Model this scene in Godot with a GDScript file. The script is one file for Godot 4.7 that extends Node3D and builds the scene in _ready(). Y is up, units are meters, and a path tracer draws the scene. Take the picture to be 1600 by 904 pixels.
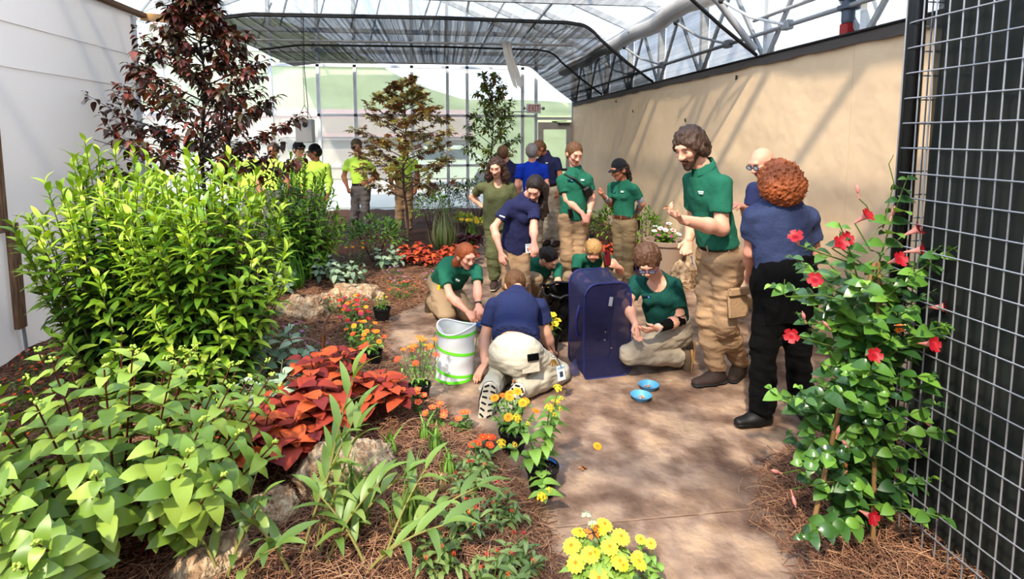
extends Node3D
# A greenhouse garden with people releasing butterflies. x right, y up, -z away from the camera, metres.

var rng := RandomNumberGenerator.new()
var noise := FastNoiseLite.new()
var fold := FastNoiseLite.new()
var waves := FastNoiseLite.new()
var taken := {}
var mats := {}
var EYE := Vector3(0, 1.85, 0)


# ---------- small helpers ----------
func R(a: float, b: float) -> float:
	return rng.randf_range(a, b)

func V(x: float, y: float, z: float) -> Vector3:
	return Vector3(x, y, z)

func numbered(called: String) -> String:
	if not taken.has(called):
		taken[called] = 0
		return called
	taken[called] += 1
	return "%s_%03d" % [called, taken[called]]

func thing(called: String, label: String, category: String, at := Vector3.ZERO, group := "", turn := 0.0) -> Node3D:
	var o := Node3D.new()
	o.name = numbered(called)
	add_child(o)
	o.position = at
	o.rotation.y = turn
	o.set_meta("label", label)
	o.set_meta("category", category)
	if group != "":
		o.set_meta("group", group)
	return o

func struct(called: String, at := Vector3.ZERO) -> Node3D:
	var o := Node3D.new()
	o.name = called
	add_child(o)
	o.position = at
	o.set_meta("kind", "structure")
	return o

func part(called: String, m: Mesh, mat: Material, parent: Node, xf := Transform3D.IDENTITY, label := "") -> MeshInstance3D:
	var o := MeshInstance3D.new()
	o.name = called
	o.mesh = m
	o.material_override = mat
	o.transform = xf
	parent.add_child(o, true)
	if label != "":
		o.set_meta("label", label)
	return o

func stuff(called: String, m: Mesh, mat: Material, xfs: Array, cols: Array, parent: Node) -> MultiMeshInstance3D:
	var mm := MultiMesh.new()
	mm.transform_format = MultiMesh.TRANSFORM_3D
	mm.use_colors = cols.size() > 0
	mm.mesh = m
	mm.instance_count = xfs.size()
	for i in xfs.size():
		mm.set_instance_transform(i, xfs[i])
		if cols.size() > 0:
			mm.set_instance_color(i, cols[i])
	var o := MultiMeshInstance3D.new()
	o.name = called
	o.multimesh = mm
	o.material_override = mat
	o.set_meta("kind", "stuff")
	parent.add_child(o, true)
	return o

# ---------- materials ----------
func M(key: String, c: Color, rough := 0.8, metal := 0.0) -> StandardMaterial3D:
	if mats.has(key):
		return mats[key]
	var m := StandardMaterial3D.new()
	m.resource_name = key
	m.albedo_color = c
	m.roughness = rough
	m.metallic = metal
	m.metallic_specular = 0.4
	mats[key] = m
	return m

func noise_tex(freq: float, octaves: int, ramp: Array, size := 512, seed_no := 1, normal := false) -> NoiseTexture2D:
	var n := FastNoiseLite.new()
	n.noise_type = FastNoiseLite.TYPE_SIMPLEX_SMOOTH
	n.seed = seed_no
	n.frequency = freq
	n.fractal_octaves = octaves
	var t := NoiseTexture2D.new()
	t.width = size
	t.height = size
	t.seamless = true
	t.noise = n
	if normal:
		t.as_normal_map = true
		t.bump_strength = 6.0
	elif ramp.size() > 0:
		var g := Gradient.new()
		g.offsets = PackedFloat32Array(ramp.map(func(q): return q[0]))
		g.colors = PackedColorArray(ramp.map(func(q): return q[1]))
		t.color_ramp = g
	return t

func cloth(key: String, c: Color, rough := 0.92) -> StandardMaterial3D:
	if mats.has(key):
		return mats[key]
	var m := M(key, c, rough)
	m.metallic_specular = 0.25
	m.uv1_triplanar = true
	m.uv1_scale = Vector3.ONE * 7.0
	m.heightmap_enabled = true
	m.heightmap_texture = mats["weave"]
	m.heightmap_scale = 0.25
	return m

func leafmat(key: String, c: Color, back := 0.5, rough := 0.42) -> StandardMaterial3D:
	if mats.has(key):
		return mats[key]
	var m := M(key, c, rough)
	m.metallic_specular = 0.45
	m.backlight_enabled = true
	var b := Color(c.r * 1.15, c.g * 1.1, c.b * 0.5)
	var k := back / maxf(b.r, maxf(b.g, b.b))
	m.backlight = Color(b.r * k, b.g * k, b.b * k)
	return m

# leaves coloured one by one (copies in a MultiMesh)
func leafmat_many(key: String, back := 0.5, rough := 0.42) -> StandardMaterial3D:
	if mats.has(key):
		return mats[key]
	var m := M(key, Color.WHITE, rough)
	m.vertex_color_use_as_albedo = true
	m.backlight_enabled = true
	m.backlight = Color(back, back, back * 0.45)
	return m


# ---------- mesh builder ----------
class MB:
	var v := PackedVector3Array()
	var n := PackedVector3Array()
	var ix := PackedInt32Array()

	func tri(a: Vector3, b: Vector3, c: Vector3) -> void:
		var k := v.size()
		var nn := (c - a).cross(b - a).normalized()
		v.append_array([a, b, c])
		n.append_array([nn, nn, nn])
		ix.append_array([k, k + 1, k + 2])

	func quad(a: Vector3, b: Vector3, c: Vector3, d: Vector3) -> void:
		var k := v.size()
		var nn := (c - a).cross(b - a).normalized()
		v.append_array([a, b, c, d])
		n.append_array([nn, nn, nn, nn])
		ix.append_array([k, k + 1, k + 2, k, k + 2, k + 3])

	# a box with small chamfers along its long edges when ch > 0
	func box(c: Vector3, s: Vector3, bs := Basis.IDENTITY, ch := 0.0) -> void:
		var h := s * 0.5
		if ch <= 0.0:
			for a in 3:
				for sg in [-1.0, 1.0]:
					var o := Vector3.ZERO
					o[a] = h[a] * sg
					var p := Vector3.ZERO
					var q := Vector3.ZERO
					p[(a + 1) % 3] = h[(a + 1) % 3]
					q[(a + 2) % 3] = h[(a + 2) % 3] * sg
					quad(c + bs * (o - p - q), c + bs * (o - p + q), c + bs * (o + p + q), c + bs * (o + p - q))
			return
		var m := minf(ch, minf(h.x, minf(h.y, h.z)) * 0.9)
		for a in 3:
			var b := (a + 1) % 3
			var e := (a + 2) % 3
			for sg in [-1.0, 1.0]:
				var o := Vector3.ZERO
				o[a] = h[a] * sg
				var p := Vector3.ZERO
				var q := Vector3.ZERO
				p[b] = h[b] - m
				q[e] = (h[e] - m) * sg
				quad(c + bs * (o - p - q), c + bs * (o - p + q), c + bs * (o + p + q), c + bs * (o + p - q))
			for s1 in [-1.0, 1.0]:
				for s2 in [-1.0, 1.0]:
					var l := Vector3.ZERO
					l[e] = h[e] - m
					var p1 := Vector3.ZERO
					p1[a] = h[a] * s1
					p1[b] = (h[b] - m) * s2
					var p2 := Vector3.ZERO
					p2[a] = (h[a] - m) * s1
					p2[b] = h[b] * s2
					if s1 * s2 > 0.0:
						quad(c + bs * (p1 - l), c + bs * (p1 + l), c + bs * (p2 + l), c + bs * (p2 - l))
					else:
						quad(c + bs * (p2 - l), c + bs * (p2 + l), c + bs * (p1 + l), c + bs * (p1 - l))

	func tube(pts: Array, r0: float, r1: float, sides := 6, caps := true, flat := 1.0) -> void:
		var k := v.size()
		var np := pts.size()
		var ref := Vector3.UP
		var dir0: Vector3 = (pts[np - 1] - pts[0]).normalized()
		if absf(dir0.y) > 0.9:
			ref = Vector3.RIGHT
		for i in np:
			var d: Vector3 = (pts[mini(i + 1, np - 1)] - pts[maxi(i - 1, 0)]).normalized()
			var x := d.cross(ref).normalized()
			var y := x.cross(d)
			var r := lerpf(r0, r1, float(i) / maxf(1.0, np - 1))
			for j in sides:
				var an := TAU * j / sides
				var o := x * cos(an) + y * sin(an) * flat
				v.append(pts[i] + o * r)
				n.append(o.normalized())
		for i in np - 1:
			for j in sides:
				var a := k + i * sides + j
				var b := k + i * sides + (j + 1) % sides
				ix.append_array([a, a + sides, b, b, a + sides, b + sides])
		if caps:
			for e in [0, np - 1]:
				var c: int = v.size()
				var d: Vector3 = (pts[0] - pts[1]).normalized() if e == 0 else (pts[np - 1] - pts[np - 2]).normalized()
				v.append(pts[e])
				n.append(d)
				for j in sides:
					v.append(v[k + e * sides + j])
					n.append(d)
				for j in sides:
					ix.append_array([c, c + 1 + j, c + 1 + (j + 1) % sides])

	# profile: Vector2(radius, height) rows, turned about axis y at c
	func lathe(c: Vector3, prof: Array, sides := 20, bs := Basis.IDENTITY, sx := 1.0, sz := 1.0) -> void:
		for i in prof.size() - 1:
			var p: Vector2 = prof[i]
			var q: Vector2 = prof[i + 1]
			var d := q - p
			var nn := Vector2(d.y, -d.x).normalized()
			var k := v.size()
			for j in sides + 1:
				var a := TAU * j / sides
				var o := Vector3(cos(a) * sx, 0, sin(a) * sz)
				v.append(c + bs * (o * p.x + Vector3(0, p.y, 0)))
				v.append(c + bs * (o * q.x + Vector3(0, q.y, 0)))
				var m: Vector3 = (bs * (o * nn.x + Vector3(0, nn.y, 0))).normalized()
				n.append(m)
				n.append(m)
			for j in sides:
				var a := k + j * 2
				ix.append_array([a, a + 1, a + 2, a + 2, a + 1, a + 3])

	func ball(c: Vector3, r: Vector3, sides := 10, rings := 6, bs := Basis.IDENTITY) -> void:
		var k := v.size()
		for i in rings + 1:
			var t := PI * i / rings
			for j in sides + 1:
				var a := TAU * j / sides
				var o := Vector3(sin(t) * cos(a), cos(t), sin(t) * sin(a))
				v.append(c + bs * (o * r))
				n.append((bs * (o / r)).normalized())
		for i in rings:
			for j in sides:
				var a := k + i * (sides + 1) + j
				ix.append_array([a, a + 1, a + sides + 1, a + 1, a + sides + 2, a + sides + 1])

	# an open sheet given as a grid of points [row][column], smooth normals
	func sheet(g: Array) -> void:
		var k := v.size()
		var rows := g.size()
		var cs: int = g[0].size()
		for i in rows:
			for j in cs:
				var a: Vector3 = g[mini(i + 1, rows - 1)][j] - g[maxi(i - 1, 0)][j]
				var b: Vector3 = g[i][mini(j + 1, cs - 1)] - g[i][maxi(j - 1, 0)]
				v.append(g[i][j])
				n.append(b.cross(a).normalized())
		for i in rows - 1:
			for j in cs - 1:
				var a := k + i * cs + j
				ix.append_array([a, a + 1, a + cs, a + 1, a + cs + 1, a + cs])

	# a flat outline in the plane of x and y of bs, with thickness along z
	func plate(c: Vector3, outline: PackedVector2Array, th: float, bs := Basis.IDENTITY) -> void:
		var t := Geometry2D.triangulate_polygon(outline)
		for s in [-0.5, 0.5]:
			for i in range(0, t.size(), 3):
				var a := c + bs * Vector3(outline[t[i]].x, outline[t[i]].y, th * s)
				var b := c + bs * Vector3(outline[t[i + 1]].x, outline[t[i + 1]].y, th * s)
				var d := c + bs * Vector3(outline[t[i + 2]].x, outline[t[i + 2]].y, th * s)
				if s > 0:
					tri(a, d, b)
				else:
					tri(a, b, d)
		for i in outline.size():
			var p := outline[i]
			var q := outline[(i + 1) % outline.size()]
			quad(c + bs * Vector3(p.x, p.y, -th / 2), c + bs * Vector3(q.x, q.y, -th / 2), c + bs * Vector3(q.x, q.y, th / 2), c + bs * Vector3(p.x, p.y, th / 2))

	func done() -> ArrayMesh:
		for i in range(0, ix.size(), 3):
			var a := ix[i]
			var b := ix[i + 1]
			var c := ix[i + 2]
			if (v[c] - v[a]).cross(v[b] - v[a]).dot(n[a] + n[b] + n[c]) < 0.0:
				ix[i + 1] = c
				ix[i + 2] = b
		var m := ArrayMesh.new()
		var a := []
		a.resize(Mesh.ARRAY_MAX)
		a[Mesh.ARRAY_VERTEX] = v
		a[Mesh.ARRAY_NORMAL] = n
		a[Mesh.ARRAY_INDEX] = ix
		if v.size() > 0:
			m.add_surface_from_arrays(Mesh.PRIMITIVE_TRIANGLES, a)
		return m


func boxm(s: Vector3, ch := 0.0) -> ArrayMesh:
	var b := MB.new()
	b.box(Vector3.ZERO, s, Basis.IDENTITY, ch)
	return b.done()

func bar(a: Vector3, b: Vector3, w: float, h: float) -> ArrayMesh:
	var m := MB.new()
	var d := (b - a).normalized()
	var up := Vector3.UP if absf(d.y) < 0.95 else Vector3.RIGHT
	var x := d.cross(up).normalized()
	m.box((a + b) / 2, Vector3(w, h, a.distance_to(b)), Basis(x, x.cross(-d).normalized() * -1.0, -d))
	return m.done()

func tubem(pts: Array, r0: float, r1: float, sides := 6) -> ArrayMesh:
	var m := MB.new()
	m.tube(pts, r0, r1, sides)
	return m.done()

func aim(dir: Vector3, up := Vector3.UP) -> Basis:
	# z along dir, y near up
	var z := dir.normalized()
	var x := up.cross(z)
	if x.length() < 0.01:
		x = Vector3.RIGHT.cross(z)
		if x.length() < 0.01:
			x = Vector3.FORWARD.cross(z)
	x = x.normalized()
	return Basis(x, z.cross(x), z)


# ---------- smooth bodies: tapered capsules joined with a smooth minimum, meshed as surface nets ----------
class Blob:
	var A := PackedVector3Array()
	var B := PackedVector3Array()
	var RA := PackedFloat32Array()
	var RB := PackedFloat32Array()
	var INV := PackedFloat32Array()
	var LEN := PackedFloat32Array()
	var FL := PackedInt32Array()
	var NN := PackedVector3Array()
	var KF := PackedFloat32Array()
	var SA := PackedVector3Array()
	var SR := PackedFloat32Array()
	var CN := PackedVector3Array()
	var CC := PackedFloat32Array()
	var mesh := MB.new()

	# flat: 1 = flat end at b, 2 = flat end at a, 3 = both; nn, kf: thinner along nn by 1 + kf
	func cap(a: Vector3, b: Vector3, ra: float, rb: float, flat := 0, nn := Vector3.ZERO, kf := 0.0) -> void:
		A.append(a)
		var d := b - a
		if d.length() < 0.0005:
			d = Vector3(0, 0.0005, 0)
		if kf != 0.0:
			d += nn * (d.dot(nn) * kf)
		B.append(d)
		RA.append(ra)
		RB.append(rb)
		INV.append(1.0 / d.length_squared())
		LEN.append(d.length())
		FL.append(flat)
		NN.append(nn)
		KF.append(kf)

	func ball(a: Vector3, r: float, nn := Vector3.ZERO, kf := 0.0) -> void:
		cap(a, a, r, r, 0, nn, kf)

	func cut_ball(a: Vector3, r: float) -> void:
		SA.append(a)
		SR.append(r)

	func cut_plane(nrm: Vector3, at: Vector3) -> void:
		CN.append(nrm)
		CC.append(nrm.dot(at))

	func clear() -> void:
		for q in [A, B, RA, RB, INV, LEN, FL, NN, KF, SA, SR, CN, CC]:
			q.clear()
		A = PackedVector3Array(); B = PackedVector3Array(); RA = PackedFloat32Array(); RB = PackedFloat32Array(); INV = PackedFloat32Array(); LEN = PackedFloat32Array()
		FL = PackedInt32Array(); NN = PackedVector3Array(); KF = PackedFloat32Array(); SA = PackedVector3Array(); SR = PackedFloat32Array(); CN = PackedVector3Array(); CC = PackedFloat32Array()

	func value(p: Vector3, act: PackedInt32Array, kk: float) -> float:
		var r := 1000.0
		for i in act:
			var q := p - A[i]
			var kf := KF[i]
			if kf != 0.0:
				q += NN[i] * (q.dot(NN[i]) * kf)
			var t := q.dot(B[i]) * INV[i]
			var tc := clampf(t, 0.0, 1.0)
			var d: float
			var fl := FL[i]
			if fl & 1 and t > 1.0:
				d = maxf((q - B[i] * t).length() - RB[i], (t - 1.0) * LEN[i])
			elif fl & 2 and t < 0.0:
				d = maxf((q - B[i] * t).length() - RA[i], -t * LEN[i])
			else:
				d = (q - B[i] * tc).length() - (RA[i] + (RB[i] - RA[i]) * tc)
			var h := kk - absf(r - d)
			r = minf(r, d)
			if h > 0.0:
				r -= h * h * 0.25 / kk
		return r

	func build(cell: float, kk: float, amp := 0.0, freq := 0.0, nz: FastNoiseLite = null, squash := Vector3.ONE) -> void:
		var lo := Vector3.ONE * 1e6
		var hi := -lo
		var all := PackedInt32Array()
		for i in A.size():
			all.append(i)
			var e := A[i] + B[i]
			if KF[i] != 0.0:
				e = A[i] + B[i] - NN[i] * (B[i].dot(NN[i]) * KF[i] / (1.0 + KF[i]))
			var r := Vector3.ONE * maxf(RA[i], RB[i])
			lo = lo.min(A[i] - r).min(e - r)
			hi = hi.max(A[i] + r).max(e + r)
		var pad := cell * 2.0 + kk * 0.25 + amp
		lo -= Vector3.ONE * pad
		hi += Vector3.ONE * pad
		var nb := Vector3i(((hi - lo) / (cell * 4.0)).ceil())
		var dx := nb.x * 4 + 1
		var dy := nb.y * 4 + 1
		var dz := nb.z * 4 + 1
		var sx := 1
		var sy := dx
		var sz := dx * dy
		var f := PackedFloat32Array()
		f.resize(dx * dy * dz)
		f.fill(1.0)
		var rb := cell * 4.0 * 0.5 * 1.7321
		var blocks := PackedInt32Array()
		for bz in nb.z:
			for by in nb.y:
				for bx in nb.x:
					var c := lo + Vector3(bx * 4 + 2, by * 4 + 2, bz * 4 + 2) * cell
					var ds := PackedFloat32Array()
					ds.resize(all.size())
					var best := 1000.0
					for i in all:
						var q := c - A[i]
						var kf := KF[i]
						if kf != 0.0:
							q += NN[i] * (q.dot(NN[i]) * kf)
						var t := clampf(q.dot(B[i]) * INV[i], 0.0, 1.0)
						var d := (q - B[i] * t).length() - (RA[i] + (RB[i] - RA[i]) * t)
						ds[i] = d
						best = minf(best, d)
					if best > rb * 1.3 + cell * 2.0 + amp + kk * 0.3:
						continue
					var act := PackedInt32Array()
					for i in all:
						if ds[i] < best + rb * 3.2 + kk:
							act.append(i)
					if best < -(rb * 1.7 + cell * 3.0 + amp) and CN.is_empty() and SA.is_empty():
						for z in 4:
							for y in 4:
								for x in 4:
									f[(bx * 4 + x) + (by * 4 + y) * sy + (bz * 4 + z) * sz] = -1.0
						continue
					blocks.append(bx * 4 + by * 4 * sy + bz * 4 * sz)
					for z in 4:
						for y in 4:
							for x in 4:
								var p := lo + Vector3(bx * 4 + x, by * 4 + y, bz * 4 + z) * cell
								var d := value(p, act, kk)
								if amp > 0.0 and absf(d) < cell * 3.0 + amp:
									d += amp * nz.get_noise_3dv(p * squash * freq)
								for j in SA.size():
									d = maxf(d, SR[j] - (p - SA[j]).length())
								for j in CN.size():
									d = maxf(d, p.dot(CN[j]) - CC[j])
								f[(bx * 4 + x) + (by * 4 + y) * sy + (bz * 4 + z) * sz] = d
		var vid := PackedInt32Array()
		vid.resize(f.size())
		vid.fill(-1)
		var cells := PackedInt32Array()
		var limit := f.size() - sx - sy - sz - 1
		for b in blocks:
			for z in 4:
				for y in 4:
					for x in 4:
						var k := b + x + y * sy + z * sz
						if k > limit:
							continue
						var f0 := f[k]
						var f1 := f[k + 1]
						var f2 := f[k + sy]
						var f3 := f[k + sy + 1]
						var f4 := f[k + sz]
						var f5 := f[k + sz + 1]
						var f6 := f[k + sz + sy]
						var f7 := f[k + sz + sy + 1]
						var neg := int(f0 < 0.0) + int(f1 < 0.0) + int(f2 < 0.0) + int(f3 < 0.0) + int(f4 < 0.0) + int(f5 < 0.0) + int(f6 < 0.0) + int(f7 < 0.0)
						if neg == 0 or neg == 8:
							continue
						var s := Vector3.ZERO
						var m := 0
						if (f0 < 0.0) != (f1 < 0.0): s += Vector3(f0 / (f0 - f1), 0, 0); m += 1
						if (f2 < 0.0) != (f3 < 0.0): s += Vector3(f2 / (f2 - f3), 1, 0); m += 1
						if (f4 < 0.0) != (f5 < 0.0): s += Vector3(f4 / (f4 - f5), 0, 1); m += 1
						if (f6 < 0.0) != (f7 < 0.0): s += Vector3(f6 / (f6 - f7), 1, 1); m += 1
						if (f0 < 0.0) != (f2 < 0.0): s += Vector3(0, f0 / (f0 - f2), 0); m += 1
						if (f1 < 0.0) != (f3 < 0.0): s += Vector3(1, f1 / (f1 - f3), 0); m += 1
						if (f4 < 0.0) != (f6 < 0.0): s += Vector3(0, f4 / (f4 - f6), 1); m += 1
						if (f5 < 0.0) != (f7 < 0.0): s += Vector3(1, f5 / (f5 - f7), 1); m += 1
						if (f0 < 0.0) != (f4 < 0.0): s += Vector3(0, 0, f0 / (f0 - f4)); m += 1
						if (f1 < 0.0) != (f5 < 0.0): s += Vector3(1, 0, f1 / (f1 - f5)); m += 1
						if (f2 < 0.0) != (f6 < 0.0): s += Vector3(0, 1, f2 / (f2 - f6)); m += 1
						if (f3 < 0.0) != (f7 < 0.0): s += Vector3(1, 1, f3 / (f3 - f7)); m += 1
						var g := Vector3(f1 + f3 + f5 + f7 - f0 - f2 - f4 - f6, f2 + f3 + f6 + f7 - f0 - f1 - f4 - f5, f4 + f5 + f6 + f7 - f0 - f1 - f2 - f3)
						var iz := k / sz
						var iy := (k - iz * sz) / sy
						var ixx := k - iz * sz - iy * sy
						vid[k] = mesh.v.size()
						cells.append(k)
						mesh.v.append(lo + (Vector3(ixx, iy, iz) + s / m) * cell)
						mesh.n.append(g.normalized())
		for k in cells:
			var i0 := f[k] < 0.0
			for ax in 3:
				var e := sx if ax == 0 else (sy if ax == 1 else sz)
				if i0 == (f[k + e] < 0.0):
					continue
				var u := sy if ax == 0 else (sz if ax == 1 else sx)
				var w := sz if ax == 0 else (sx if ax == 1 else sy)
				if k - u - w < 0:
					continue
				var a := vid[k]
				var b := vid[k - u]
				var c := vid[k - u - w]
				var d := vid[k - w]
				if b < 0 or c < 0 or d < 0:
					continue
				if i0:
					mesh.ix.append_array([a, c, b, a, d, c])
				else:
					mesh.ix.append_array([a, b, c, a, c, d])
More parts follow.
